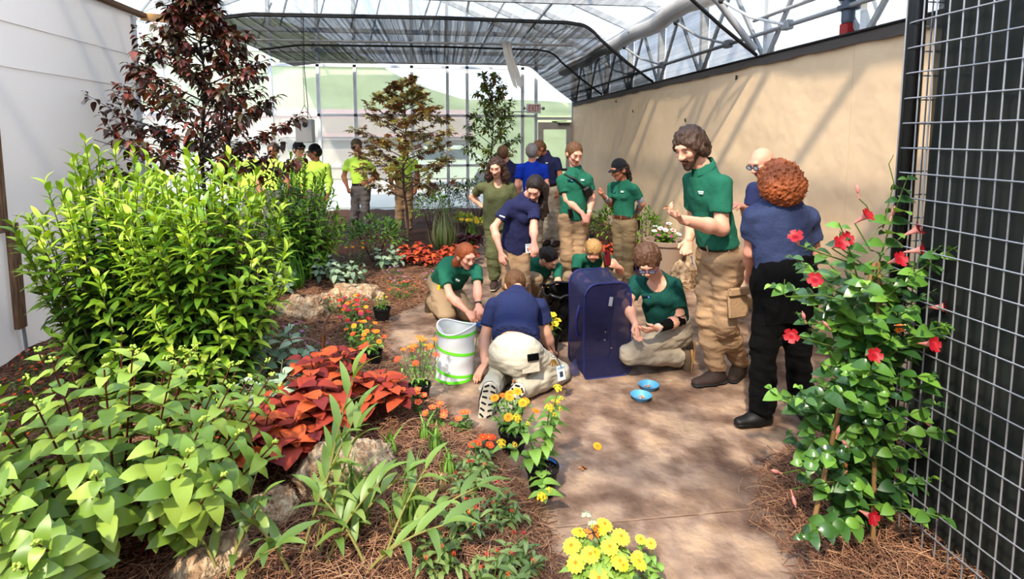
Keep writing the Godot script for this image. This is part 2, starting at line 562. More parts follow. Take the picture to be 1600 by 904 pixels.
const PEOPLE := {
	"tall": [2.00, 0.99, -3.72, 1.84, 1.64, -3.70, 1.74, 1.76, -3.69, 1.91, 1.53, -3.56, 1.84, 1.53, -3.86, 1.89, 1.22, -3.50, 1.91, 1.20, -3.94, 1.57, 1.30, -3.42, 1.80, 1.09, -3.80, 1.46, 1.37, -3.42, 1.76, 0.99, -3.76, 2.02, 0.49, -3.66, 1.95, 0.52, -3.76, 2.28, 0.10, -3.86, 2.03, 0.10, -3.74, 2.11, 0.04, -3.70, 1.79, 0.04, -3.70],
	"curly": [2.13, 1.00, -3.15, 2.06, 1.46, -3.13, 2.04, 1.57, -3.12, 1.90, 1.37, -3.16, 2.28, 1.36, -3.14, 1.95, 1.11, -3.24, 2.37, 1.10, -3.20, 2.06, 0.94, -3.42, 2.49, 0.92, -3.42, 2.10, 0.85, -3.48, 2.52, 0.83, -3.48, 2.01, 0.55, -3.14, 2.28, 0.51, -3.20, 2.02, 0.10, -3.14, 2.36, 0.10, -3.24, 1.79, 0.04, -3.12, 2.30, 0.04, -3.06],
	"bald": [2.81, 0.98, -4.35, 2.78, 1.50, -4.35, 2.68, 1.62, -4.33, 2.55, 1.42, -4.22, 3.03, 1.39, -4.48, 2.51, 1.19, -4.20, 2.90, 1.16, -4.30, 2.36, 1.29, -4.05, 2.50, 1.21, -4.10, 2.27, 1.32, -4.00, 2.36, 1.26, -4.00, 2.74, 0.52, -4.30, 2.92, 0.49, -4.40, 2.73, 0.10, -4.25, 2.98, 0.10, -4.42, 2.54, 0.04, -4.15, 2.80, 0.04, -4.30],
	"glasses": [1.82, 0.30, -4.14, 1.68, 0.75, -4.08, 1.56, 0.89, -3.98, 1.79, 0.70, -4.00, 1.55, 0.68, -4.20, 1.84, 0.42, -3.98, 1.42, 0.54, -4.02, 1.58, 0.42, -3.82, 1.44, 0.43, -3.88, 1.46, 0.41, -3.80, 1.43, 0.36, -3.82, 1.40, 0.20, -3.90, 1.55, 0.07, -4.30, 1.88, 0.09, -4.02, 2.01, 0.07, -4.25, 1.94, 0.03, -4.00, 2.05, 0.03, -4.22],
	"backkneel": [0.51, 0.32, -3.78, 0.61, 0.57, -4.42, 0.63, 0.55, -4.66, 0.40, 0.50, -4.30, 0.80, 0.46, -4.34, 0.32, 0.25, -4.20, 0.83, 0.24, -4.30, 0.31, 0.13, -4.02, 0.89, 0.07, -4.32, 0.25, 0.06, -3.98, 0.92, 0.03, -4.40, 0.42, 0.07, -3.95, 0.86, 0.07, -3.93, 0.30, 0.14, -3.56, 0.49, 0.10, -3.60, 0.27, 0.04, -3.46, 0.41, 0.05, -3.52],
	"ginger": [0.02, 0.32, -5.62, 0.15, 0.60, -5.34, 0.22, 0.70, -5.20, 0.33, 0.57, -5.20, 0.00, 0.54, -5.38, 0.32, 0.42, -5.02, 0.07, 0.34, -5.12, 0.32, 0.31, -4.92, 0.23, 0.22, -4.98, 0.34, 0.25, -4.86, 0.28, 0.19, -4.90, 0.24, 0.12, -5.30, 0.03, 0.13, -5.20, -0.01, 0.13, -5.75, -0.12, 0.15, -5.65, -0.06, 0.03, -5.90, -0.17, 0.03, -5.80],
	"darkcrouch": [1.06, 0.24, -6.10, 1.08, 0.45, -5.87, 1.14, 0.54, -5.71, 1.24, 0.44, -5.75, 0.99, 0.42, -5.95, 1.21, 0.31, -5.60, 1.01, 0.25, -5.85, 1.16, 0.23, -5.45, 1.05, 0.23, -5.55, 1.14, 0.17, -5.40, 1.07, 0.17, -5.45, 1.21, 0.21, -5.80, 0.99, 0.33, -5.65, 1.12, 0.10, -5.90, 0.97, 0.10, -5.85, 1.11, 0.04, -5.65, 0.95, 0.04, -5.65],
	"blondcrouch": [1.64, 0.29, -5.80, 1.57, 0.58, -5.54, 1.53, 0.68, -5.40, 1.72, 0.58, -5.50, 1.40, 0.57, -5.54, 1.82, 0.45, -5.40, 1.36, 0.43, -5.42, 1.75, 0.54, -5.25, 1.45, 0.39, -5.22, 1.64, 0.60, -5.20, 1.50, 0.37, -5.14, 1.78, 0.40, -5.40, 1.30, 0.39, -5.45, 1.78, 0.10, -5.60, 1.41, 0.10, -5.60, 1.74, 0.04, -5.40, 1.33, 0.04, -5.40],
	"olive": [0.68, 0.80, -6.55, 0.67, 1.32, -6.50, 0.64, 1.48, -6.42, 0.83, 1.25, -6.50, 0.47, 1.25, -6.56, 0.88, 0.98, -6.52, 0.37, 1.10, -6.75, 0.87, 0.79, -6.40, 0.49, 0.99, -6.66, 0.87, 0.70, -6.38, 0.57, 0.97, -6.60, 0.76, 0.42, -6.50, 0.60, 0.44, -6.50, 0.78, 0.10, -6.55, 0.62, 0.10, -6.52, 0.76, 0.04, -6.40, 0.59, 0.04, -6.38],
	"navypolo": [0.75, 0.71, -5.55, 0.84, 1.25, -5.40, 0.90, 1.34, -5.26, 0.90, 1.16, -5.25, 0.67, 1.16, -5.42, 0.87, 0.97, -5.15, 0.51, 0.94, -5.38, 0.85, 0.86, -5.00, 0.56, 0.73, -5.22, 0.85, 0.79, -4.96, 0.57, 0.63, -5.18, 0.81, 0.37, -5.42, 0.67, 0.37, -5.45, 0.87, 0.10, -5.60, 0.67, 0.10, -5.55, 0.89, 0.04, -5.45, 0.65, 0.04, -5.40],
	"bagwoman": [1.54, 0.90, -6.30, 1.56, 1.48, -6.30, 1.53, 1.64, -6.25, 1.70, 1.36, -6.26, 1.39, 1.34, -6.30, 1.76, 1.13, -6.30, 1.45, 1.11, -6.26, 1.69, 0.95, -6.15, 1.61, 0.95, -6.13, 1.65, 0.87, -6.10, 1.65, 0.86, -6.08, 1.60, 0.43, -6.25, 1.46, 0.44, -6.25, 1.62, 0.10, -6.30, 1.44, 0.10, -6.30, 1.62, 0.04, -6.15, 1.39, 0.04, -6.15],
	"capgirl": [2.20, 0.81, -6.40, 2.18, 1.30, -6.40, 2.11, 1.44, -6.36, 2.27, 1.24, -6.26, 2.08, 1.24, -6.54, 2.38, 1.04, -6.30, 2.08, 1.01, -6.55, 2.39, 0.90, -6.50, 1.92, 1.13, -6.35, 2.36, 0.85, -6.56, 1.85, 1.19, -6.30, 2.23, 0.40, -6.35, 2.15, 0.39, -6.42, 2.25, 0.10, -6.38, 2.17, 0.10, -6.45, 2.12, 0.04, -6.28, 2.05, 0.04, -6.36],
	"navyman": [1.82, 0.98, -9.00, 1.70, 1.56, -8.95, 1.59, 1.64, -8.90, 1.88, 1.45, -8.85, 1.62, 1.43, -9.10, 1.93, 1.18, -8.80, 1.63, 1.17, -9.15, 1.88, 0.96, -8.75, 1.65, 0.96, -9.00, 1.85, 0.86, -8.70, 1.66, 0.87, -8.95, 1.88, 0.57, -8.95, 1.78, 0.57, -9.00, 1.91, 0.10, -8.95, 1.76, 0.10, -9.00, 1.80, 0.04, -8.80, 1.66, 0.04, -8.90],
	"bluegrey": [1.34, 0.93, -8.00, 1.33, 1.47, -8.00, 1.32, 1.61, -7.98, 1.14, 1.39, -8.00, 1.52, 1.39, -8.00, 1.10, 1.12, -7.98, 1.54, 1.11, -7.98, 1.16, 0.89, -8.15, 1.54, 0.89, -8.15, 1.19, 0.79, -8.20, 1.53, 0.78, -8.20, 1.27, 0.53, -7.95, 1.41, 0.53, -7.95, 1.28, 0.10, -8.00, 1.43, 0.10, -8.00, 1.27, 0.04, -8.20, 1.51, 0.04, -8.20],
	"behind": [1.06, 0.91, -8.60, 1.02, 1.44, -8.60, 0.96, 1.57, -8.57, 0.86, 1.36, -8.60, 1.21, 1.36, -8.60, 0.82, 1.09, -8.58, 1.22, 1.08, -8.58, 0.89, 0.89, -8.70, 1.20, 0.89, -8.70, 0.92, 0.78, -8.75, 1.19, 0.78, -8.75, 1.00, 0.51, -8.55, 1.12, 0.51, -8.55, 1.00, 0.10, -8.60, 1.13, 0.10, -8.60, 1.00, 0.04, -8.80, 1.17, 0.04, -8.80],
	"limehip": [-1.43, 0.93, -10.00, -1.47, 1.48, -10.00, -1.47, 1.65, -9.95, -1.29, 1.40, -9.95, -1.65, 1.39, -10.05, -1.15, 1.14, -10.10, -1.72, 1.13, -10.05, -1.26, 1.05, -9.85, -1.64, 0.96, -9.90, -1.33, 1.03, -9.80, -1.61, 0.85, -9.88, -1.35, 0.54, -9.95, -1.53, 0.54, -9.98, -1.34, 0.10, -10.00, -1.56, 0.10, -10.00, -1.29, 0.04, -9.85, -1.58, 0.04, -9.85],
	"limetree": [-0.70, 0.92, -10.40, -0.69, 1.46, -10.40, -0.69, 1.63, -10.40, -0.49, 1.38, -10.35, -0.89, 1.38, -10.45, -0.44, 1.10, -10.38, -0.94, 1.11, -10.40, -0.47, 0.89, -10.28, -0.91, 0.89, -10.30, -0.49, 0.73, -10.25, -0.89, 0.74, -10.25, -0.62, 0.50, -10.40, -0.79, 0.50, -10.40, -0.62, 0.10, -10.40, -0.81, 0.10, -10.40, -0.61, 0.04, -10.25, -0.80, 0.04, -10.28],
	"limecap": [-2.13, 0.88, -9.70, -2.11, 1.42, -9.70, -2.12, 1.57, -9.65, -1.92, 1.34, -9.65, -2.30, 1.34, -9.75, -1.89, 1.07, -9.68, -2.34, 1.07, -9.70, -1.91, 0.85, -9.58, -2.30, 0.86, -9.60, -1.92, 0.70, -9.55, -2.28, 0.71, -9.55, -2.06, 0.47, -9.70, -2.22, 0.47, -9.70, -2.06, 0.10, -9.70, -2.25, 0.10, -9.70, -2.15, 0.04, -9.55, -2.35, 0.04, -9.58],
	"limeshade": [-2.46, 0.92, -9.90, -2.44, 1.45, -9.90, -2.43, 1.61, -9.90, -2.25, 1.37, -9.85, -2.63, 1.37, -9.95, -2.22, 1.10, -9.88, -2.68, 1.10, -9.90, -2.23, 0.89, -9.78, -2.63, 0.89, -9.80, -2.25, 0.74, -9.75, -2.61, 0.74, -9.75, -2.39, 0.51, -9.90, -2.56, 0.51, -9.90, -2.39, 0.10, -9.90, -2.58, 0.10, -9.90, -2.27, 0.04, -9.75, -2.47, 0.04, -9.78],
	"limefold": [-2.77, 0.92, -9.50, -2.75, 1.45, -9.50, -2.74, 1.61, -9.50, -2.55, 1.37, -9.45, -2.94, 1.37, -9.55, -2.53, 1.10, -9.48, -2.99, 1.10, -9.50, -2.53, 0.89, -9.38, -2.94, 0.89, -9.40, -2.55, 0.74, -9.35, -2.91, 0.75, -9.35, -2.70, 0.51, -9.50, -2.87, 0.51, -9.50, -2.71, 0.10, -9.50, -2.89, 0.10, -9.50, -2.67, 0.04, -9.35, -2.86, 0.04, -9.38],
	"limeedge": [-3.21, 0.93, -9.80, -3.18, 1.45, -9.80, -3.18, 1.61, -9.80, -2.99, 1.38, -9.75, -3.39, 1.38, -9.85, -2.96, 1.11, -9.78, -3.43, 1.11, -9.80, -2.97, 0.90, -9.68, -3.38, 0.90, -9.70, -2.98, 0.75, -9.65, -3.35, 0.76, -9.65, -3.14, 0.52, -9.80, -3.31, 0.52, -9.80, -3.15, 0.10, -9.80, -3.33, 0.10, -9.80, -3.05, 0.04, -9.65, -3.24, 0.04, -9.68],
}
func camera_and_light() -> void:
	var cam := Camera3D.new()
	cam.name = "camera"
	add_child(cam)
	# a wide lens shifted down, so that uprights stay nearly upright
	cam.projection = Camera3D.PROJECTION_FRUSTUM
	cam.near = 0.05
	cam.far = 200.0
	cam.size = 0.05 * 904.0 / 860.0
	cam.frustum_offset = Vector2(0, -155.0 / 860.0 * 0.05)
	cam.position = EYE
	cam.rotation_degrees = Vector3(-5.6446, -7.3192, 0)
	cam.current = true
	var env := Environment.new()
	env.tonemap_mode = Environment.TONE_MAPPER_LINEAR
	env.tonemap_exposure = 1.6
	env.sdfgi_enabled = true
	env.ssao_enabled = true
	env.ssil_enabled = true
	env.background_mode = Environment.BG_SKY
	var sm := ProceduralSkyMaterial.new()
	sm.sky_top_color = Color(0.74, 0.82, 0.93)
	sm.sky_horizon_color = Color(0.88, 0.92, 0.97)
	sm.ground_bottom_color = Color(0.45, 0.44, 0.40)
	sm.ground_horizon_color = Color(0.75, 0.76, 0.74)
	sm.sky_energy_multiplier = 1.75
	sm.sun_angle_max = 1.0
	var sky := Sky.new()
	sky.sky_material = sm
	env.sky = sky
	var we := WorldEnvironment.new()
	we.name = "world"
	we.environment = env
	add_child(we)
	var sun := DirectionalLight3D.new()
	sun.name = "sun"
	add_child(sun)
	sun.look_at_from_position(Vector3.ZERO, Vector3(0.42, -1.0, -0.78))
	sun.light_color = Color(1.0, 0.95, 0.86)
	sun.light_energy = 2.9
	sun.light_angular_distance = 2.0
	sun.shadow_enabled = true


func _ready() -> void:
	rng.seed = 7
	noise.seed = 3
	noise.frequency = 1.0
	fold.seed = 11
	fold.frequency = 1.0
	fold.fractal_type = FastNoiseLite.FRACTAL_RIDGED
	fold.fractal_octaves = 2
	waves.seed = 5
	waves.frequency = 1.0
	waves.fractal_octaves = 2
	camera_and_light()
	mats["weave"] = noise_tex(0.02, 4, [], 256, 5)
	room()
	outdoors()
	people()
	garden()
	props()


# ---------- the greenhouse ----------
const EDGE := [[0.6, 0.42], [-1.2, 0.44], [-2.1, 0.46], [-2.51, 0.46], [-3.17, 0.27], [-3.51, 0.02], [-4.02, -0.26], [-4.7, -0.5], [-5.52, -0.58], [-6.0, -0.28], [-6.5, 0.05], [-7.2, 0.3], [-8.5, 0.45], [-10.0, 0.75], [-13.5, 1.6]]

func edge_x(z: float) -> float:
	# the border between the planted bed and the paving
	for i in EDGE.size() - 1:
		if z <= EDGE[i][0] and z >= EDGE[i + 1][0]:
			return lerpf(EDGE[i][1], EDGE[i + 1][1], (EDGE[i][0] - z) / (EDGE[i][0] - EDGE[i + 1][0]))
	return EDGE[EDGE.size() - 1][1]

func bed_y(x: float, z: float) -> float:
	var d := edge_x(z) - x
	var s := clampf(d / 0.4, 0.0, 1.0)
	s = s * s * (3.0 - 2.0 * s)
	return s * (0.07 + 0.05 * noise.get_noise_2d(x * 0.9, z * 0.9)) + 0.012 * noise.get_noise_2d(x * 7.0, z * 7.0) * s + 0.004

func patch_edge(z: float) -> float:
	# the mulch border at the foot of the flowering vine
	if z < -2.72:
		return lerpf(1.80, 2.5, clampf((-2.72 - z) / 0.3, 0, 1))
	if z < -2.37:
		return lerpf(1.60, 1.80, (-2.37 - z) / 0.35)
	return lerpf(1.54, 1.60, clampf((-1.9 - z) / 0.47, 0, 1))

func patch_y(x: float, z: float) -> float:
	var s := clampf((x - patch_edge(z)) / 0.25, 0.0, 1.0)
	return s * (0.06 + 0.03 * noise.get_noise_2d(x * 2.0, z * 2.0)) + 0.004

func concrete() -> StandardMaterial3D:
	var m := M("stamped_concrete", Color(1, 1, 1), 0.72)
	m.uv1_triplanar = true
	m.uv1_world_triplanar = true
	m.uv1_scale = Vector3.ONE * 0.55
	m.albedo_texture = noise_tex(0.006, 6, [[0.0, Color(0.34, 0.26, 0.21)], [0.32, Color(0.45, 0.36, 0.30)], [0.5, Color(0.52, 0.43, 0.37)], [0.68, Color(0.59, 0.49, 0.41)], [1.0, Color(0.67, 0.57, 0.47)]], 1024, 21)
	m.heightmap_enabled = true
	m.heightmap_texture = noise_tex(0.02, 5, [], 1024, 9)
	m.heightmap_scale = 0.9
	m.detail_enabled = true
	m.detail_blend_mode = BaseMaterial3D.BLEND_MODE_MUL
	m.detail_uv_layer = BaseMaterial3D.DETAIL_UV_1
	m.detail_albedo = noise_tex(0.003, 5, [[0.0, Color(0.72, 0.67, 0.65)], [0.36, Color(0.88, 0.85, 0.83)], [0.5, Color(1, 1, 1)], [1.0, Color(1, 0.98, 0.93)]], 1024, 33)
	return m

func soil_mat() -> StandardMaterial3D:
	var m := M("bed_soil", Color(1, 1, 1), 0.95)
	m.uv1_triplanar = true
	m.uv1_world_triplanar = true
	m.uv1_scale = Vector3.ONE * 1.6
	m.albedo_texture = noise_tex(0.03, 5, [[0.0, Color(0.13, 0.075, 0.05)], [0.45, Color(0.26, 0.15, 0.095)], [0.6, Color(0.36, 0.21, 0.13)], [1.0, Color(0.48, 0.30, 0.19)]], 512, 4)
	m.heightmap_enabled = true
	m.heightmap_texture = noise_tex(0.05, 4, [], 512, 6)
	m.heightmap_scale = 4.0
	return m

func needle_mesh(l: float, w: float, bend: float) -> ArrayMesh:
	var m := MB.new()
	var pts := []
	for i in 4:
		var t := i / 3.0 - 0.5
		pts.append(Vector3(bend * (t * t - 0.25) * 4.0 * l * 0.5, 0, t * l))
	m.tube(pts, w, w * 0.7, 3, false)
	return m.done()

func room() -> void:
	var al := M("frame_white", Color(0.78, 0.79, 0.80), 0.5)
	var alg := M("frame_grey", Color(0.55, 0.56, 0.57), 0.45, 0.2)
	# floor: stamped slabs with open joints
	var fl := struct("floor")
	bx(fl, "floor_base", V(-2.0, -0.13, -5.3), V(11.4, 0.1, 17.4), M("joint_dark", Color(0.16, 0.12, 0.09), 0.95))
	var con := concrete()
	var zs := [3.2, 0.2, -2.40, -5.3, -8.3, -11.0, -13.8]
	for i in zs.size() - 1:
		for r in [[-1.2, 3.5]]:
			var c := V((r[0] + r[1]) / 2, -0.04, (zs[i] + zs[i + 1]) / 2)
			bx(fl, "slab", c, V(r[1] - r[0], 0.08, zs[i] - zs[i + 1] - 0.008), con, Basis.IDENTITY, 0.004)
	# planted bed: heaped soil under pine straw
	var soil := soil_mat()
	var bd := struct("ground_bed")
	var rows := []
	for i in 131:
		var z := 1.0 - i * 0.1115
		var row := []
		for k in 50:
			var t := k / 49.0
			var x := edge_x(z) - pow(t, 1.5) * (edge_x(z) + (3.44 if z > -6.9 else 7.6))
			row.append(V(x, bed_y(x, z) - (0.03 if k == 0 else 0.0), z))
		rows.append(row)
	var bm := MB.new()
	bm.sheet(rows)
	part("bed_soil", bm.done(), soil, bd)
	rows = []
	for i in 16:
		var z := -1.0 - i * 0.13
		var row := []
		for k in 14:
			var x := lerpf(patch_edge(z), 3.0, k / 13.0)
			row.append(V(x, patch_y(x, z) - (0.03 if k == 0 else 0.0), z))
		rows.append(row)
	bm = MB.new()
	bm.sheet(rows)
	part("bed_soil", bm.done(), soil, bd)
	rows = []
	for i in 20:
		var z := -7.2 - i * 0.32
		var row := []
		for k in 8:
			var x := lerpf(2.25 + 0.12 * sin(z * 3.0), 3.26, k / 7.0)
			row.append(V(x, -0.02 + 0.06 * clampf(k / 2.0, 0, 1), z))
		rows.append(row)
	bm = MB.new()
	bm.sheet(rows)
	part("bed_soil", bm.done(), soil, bd)
	# pine straw
	var straw := StandardMaterial3D.new()
	straw.resource_name = "pine_straw"
	straw.roughness = 0.85
	straw.vertex_color_use_as_albedo = true
	var xfs := []
	var cols := []
	var pal := [Color(0.30, 0.13, 0.07), Color(0.38, 0.19, 0.10), Color(0.22, 0.10, 0.055), Color(0.48, 0.27, 0.15), Color(0.17, 0.075, 0.045)]
	for i in 30000:
		var z := -1.55 - 6.0 * pow(rng.randf(), 1.7)
		var ex := edge_x(z)
		var x := ex - 0.02 + 0.05 * rng.randfn() * 0.6 - pow(rng.randf(), 1.6) * 2.9
		if x < -3.35:
			continue
		var y := bed_y(x, z) + R(0.002, 0.022)
		if x > ex:
			y = R(0.004, 0.01)
		var bs := Basis(Vector3.UP, R(0, TAU)) * Basis(Vector3.RIGHT, R(-0.3, 0.3)) * Basis(Vector3.BACK, R(0, TAU))
		xfs.append(Transform3D(bs.scaled(Vector3.ONE * R(0.7, 1.25)), V(x, y, z)))
		cols.append(pal[rng.randi() % 5])
	for i in 5000:
		var z := R(-2.95, -1.3)
		var ex := patch_edge(z)
		var x := ex - 0.03 + 0.05 * rng.randfn() + pow(rng.randf(), 1.2) * 0.9
		var y := patch_y(x, z) + R(0.002, 0.03) if x > ex else R(0.004, 0.012)
		var bs := Basis(Vector3.UP, R(0, TAU)) * Basis(Vector3.RIGHT, R(-0.4, 0.4)) * Basis(Vector3.BACK, R(0, TAU))
		xfs.append(Transform3D(bs.scaled(Vector3.ONE * R(0.7, 1.25)), V(x, y, z)))
		cols.append(pal[rng.randi() % 5])
	var sn := stuff("pine_straw", needle_mesh(0.16, 0.0017, 0.25), straw, xfs, cols, self)
	sn.set_meta("label", "reddish brown pine straw mulch spread over the planting beds")
	sn.set_meta("category", "mulch")
	# tan wall of sheet panels
	var wr := struct("wall_right")
	var tanm := M("wall_tan", Color(0.86, 0.745, 0.605), 0.75)
	tanm.uv1_triplanar = true
	tanm.uv1_world_triplanar = true
	tanm.uv1_scale = Vector3.ONE * 0.3
	tanm.albedo_texture = noise_tex(0.004, 3, [[0.0, Color(0.93, 0.93, 0.93)], [1.0, Color(1, 1, 1)]], 256, 8)
	tanm.heightmap_enabled = true
	tanm.heightmap_texture = mats["weave"]
	tanm.heightmap_scale = 1.5
	var z0 := 3.2
	while z0 > -13.6:
		var z1 := maxf(z0 - 2.44, -13.75)
		bx(wr, "wall_panel", V(3.35, 1.305, (z0 + z1) / 2), V(0.1, 2.61, z0 - z1 - 0.003), tanm)
		z0 = z1
	bx(wr, "baseboard_strip", V(3.285, 0.055, -5.3), V(0.03, 0.11, 16.9), M("wood_base", Color(0.50, 0.38, 0.24), 0.8), Basis.IDENTITY, 0.006)
	bx(wr, "top_sill", V(3.36, 2.64, -5.3), V(0.14, 0.06, 16.9), M("sill_wood", Color(0.62, 0.55, 0.47), 0.7), Basis.IDENTITY, 0.008)
	# dark net hem hanging from the sill
	var net := M("net_hem", Color(0.27, 0.245, 0.225), 0.9)
	rows = []
	for i in 3:
		var row := []
		for k in 120:
			var z := 1.0 - k * 0.1235
			row.append(V(3.283 - 0.008 * i + 0.004 * sin(z * 9.0), 2.665 - i * (0.045 + 0.014 * noise.get_noise_1d(z * 1.5)), z))
		rows.append(row)
	bm = MB.new()
	bm.sheet(rows)
	part("net_hem", bm.done(), net, wr)
	part("hem_cord", tubem([V(3.275, 2.668, 1.0), V(3.275, 2.668, -13.6)], 0.012, 0.012, 6), M("cord_black", Color(0.03, 0.03, 0.03), 0.7), wr)
	# side glazing and lattice above the wall
	var glass := StandardMaterial3D.new()
	glass.resource_name = "roof_sheet"
	glass.albedo_color = Color(0.93, 0.94, 0.95, 0.30)
	glass.transparency = BaseMaterial3D.TRANSPARENCY_ALPHA
	glass.roughness = 0.5
	glass.backlight_enabled = true
	glass.backlight = Color(0.55, 0.55, 0.55)
	var side_glass: StandardMaterial3D = glass.duplicate()
	side_glass.resource_name = "side_sheet"
	side_glass.albedo_color = Color(0.93, 0.94, 0.95, 0.6)
	var lat := struct("trim_1")
	var gz := [3.0, 1.6, 0.15, -1.3, -2.72, -4.1, -5.45, -6.9, -8.3, -9.7, -11.1, -12.4, -13.7]
	for i in gz.size():
		part("post", boxm(V(0.09, 0.94, 0.07)), al, lat, Transform3D(Basis.IDENTITY, V(3.39, 3.14, gz[i])))
		if i < gz.size() - 1:
			var zm: float = (gz[i] + gz[i + 1]) / 2
			part("lattice_bar", bar(V(3.36, 2.68, gz[i] - 0.05), V(3.36, 3.55, zm), 0.035, 0.035), alg, lat)
			part("lattice_bar", bar(V(3.36, 3.55, zm), V(3.36, 2.68, gz[i + 1] + 0.05), 0.035, 0.035), alg, lat)
			part("pane", boxm(V(0.012, 0.9, gz[i] - gz[i + 1] - 0.08)), side_glass, lat, Transform3D(Basis.IDENTITY, V(3.45, 3.14, zm)))
	part("rail_pipe", tubem([V(3.3, 2.9, 2.8), V(3.3, 2.9, -13.5)], 0.022, 0.022, 8), alg, lat)
	part("gutter_beam", boxm(V(0.2, 0.14, 16.9), 0.02), al, lat, Transform3D(Basis.IDENTITY, V(3.36, 3.67, -5.3)))
	# vent arms with dark knuckles
	for z in [-5.0, -6.1, -8.0, -9.4]:
		var arm := part("vent_arm", tubem([V(3.28, 2.9, z), V(3.05, 3.02, z - 0.25), V(2.85, 3.22, z - 0.45)], 0.016, 0.016, 6), al, lat)
		sdot(arm, "knuckle", V(2.85, 3.22, z - 0.45), V(0.035, 0.035, 0.035), M("steel_dark", Color(0.22, 0.22, 0.22), 0.5))
		bx(arm, "clamp", V(3.29, 2.9, z), V(0.07, 0.09, 0.11), alg, Basis.IDENTITY, 0.01)
	var duct := StandardMaterial3D.new()
	duct.resource_name = "poly_tube"
	duct.albedo_color = Color(0.92, 0.89, 0.86, 0.85)
	duct.transparency = BaseMaterial3D.TRANSPARENCY_ALPHA
	duct.roughness = 0.4
	var air := thing("air_duct", "translucent plastic air tube running along the top of the tan wall", "duct", V(3.0, 3.42, 0))
	var dp := []
	for i in 34:
		dp.append(V(0.03 * sin(i * 0.9), 0.03 * sin(i * 1.7), 2.8 - i * 0.49))
	part("tube", tubem(dp, 0.115, 0.115, 14), duct, air)
	for i in 5:
		part("hoop", spread_ring(dp[5 + i * 6], aim(Vector3.UP, Vector3.BACK) * Basis(Vector3.RIGHT, PI / 2), 0.117, 0.117, -0.015, 0.015, 0.005), alg, air)
	# back wall of framed panes
	var wb := struct("wall_back")
	var frost := StandardMaterial3D.new()
	frost.resource_name = "hazy_pane"
	frost.albedo_color = Color(0.78, 0.80, 0.78, 0.36)
	frost.transparency = BaseMaterial3D.TRANSPARENCY_ALPHA
	frost.roughness = 0.6
	frost.backlight_enabled = true
	frost.backlight = Color(0.25, 0.25, 0.25)
	var xs := [-7.6, -6.3, -5.0, -3.95, -2.87, -2.02, -0.68, 0.17, 0.65, 2.02, 2.36]
	var hs := [0.0, 1.12, 2.34, 3.5, 5.2]
	for i in xs.size():
		bx(wb, "mullion", V(xs[i], 2.6, -13.7), V(0.075, 5.2, 0.09), al)
		if i < xs.size() - 1:
			for k in 4:
				part("pane", boxm(V(xs[i + 1] - xs[i] - 0.07, hs[k + 1] - hs[k] - 0.05, 0.012)), frost, wb, Transform3D(Basis.IDENTITY, V((xs[i] + xs[i + 1]) / 2, (hs[k] + hs[k + 1]) / 2, -13.7)))
	for k in 4:
		bx(wb, "rail", V(-2.6, hs[k] + (0.03 if k == 0 else 0.0), -13.69), V(9.9, 0.06, 0.07), al)
	part("pane", boxm(V(0.88, 1.1, 0.012)), frost, wb, Transform3D(Basis.IDENTITY, V(2.84, 2.9, -13.7)))
	bx(wb, "rail", V(2.84, 2.28, -13.69), V(0.95, 0.07, 0.08), al)
	bx(wb, "mullion", V(3.3, 2.6, -13.7), V(0.06, 5.2, 0.09), al)
	part("pane", boxm(V(0.88, 1.7, 0.012)), frost, wb, Transform3D(Basis.IDENTITY, V(2.84, 4.33, -13.7)))
	# glass door
	var dr := struct("door_1", V(2.84, 0, -13.66))
	var dm := M("door_frame", Color(0.72, 0.70, 0.67), 0.5)
	bx(dr, "stile", V(-0.36, 1.1, 0), V(0.14, 2.18, 0.05), dm, Basis.IDENTITY, 0.006)
	bx(dr, "stile", V(0.36, 1.1, 0), V(0.14, 2.18, 0.05), dm, Basis.IDENTITY, 0.006)
	bx(dr, "rail", V(0, 2.1, 0), V(0.6, 0.18, 0.05), dm, Basis.IDENTITY, 0.006)
	bx(dr, "rail", V(0, 0.2, 0), V(0.6, 0.34, 0.05), dm, Basis.IDENTITY, 0.006)
	bx(dr, "pane", V(0, 1.19, 0), V(0.6, 1.66, 0.01), frost)
	bx(dr, "closer", V(0.22, 2.14, 0.06), V(0.3, 0.06, 0.06), M("closer_bronze", Color(0.36, 0.33, 0.30), 0.5), Basis.IDENTITY, 0.008)
	part("closer_arm", tubem([V(0.1, 2.17, 0.08), V(-0.12, 2.2, 0.2), V(0.3, 2.22, 0.04)], 0.012, 0.012, 6), M("closer_bronze", Color(0.36, 0.33, 0.30), 0.5), dr)
	bx(dr, "push_bar", V(0, 1.0, 0.06), V(0.62, 0.07, 0.05), M("steel_dark", Color(0.22, 0.22, 0.22), 0.5), Basis.IDENTITY, 0.01)
	# left wall of white sheeting with battens
	var wl := struct("wall_left")
	var sheetm := M("white_sheet", Color(0.85, 0.81, 0.78), 0.6)
	sheetm.backlight_enabled = true
	sheetm.backlight = Color(0.55, 0.53, 0.51)
	rows = []
	for i in 24:
		var row := []
		for k in 60:
			var z := 1.5 - k * 0.1414
			var y := i * 0.14
			row.append(V(-3.44 + 0.012 * noise.get_noise_2d(z * 0.8, y * 0.9) + 0.004 * noise.get_noise_2d(z * 4.0, y * 2.0 + 9.0), y, z))
		rows.append(row)
	bm = MB.new()
	bm.sheet(rows)
	part("sheeting", bm.done(), sheetm, wl)
	for y in [2.42, 2.78]:
		part("seam", tubem([V(-3.43, y, 1.4), V(-3.43, y - 0.03, -6.8)], 0.0045, 0.0045, 5), sheetm, wl)
	var wood := wood_mat()
	bx(wl, "batten", V(-3.395, 1.75, -4.70), V(0.045, 1.3, 0.09), wood, Basis.IDENTITY, 0.005)
	bx(wl, "batten", V(-3.395, 0.73, -4.80), V(0.045, 0.86, 0.09), wood, Basis.IDENTITY, 0.005)
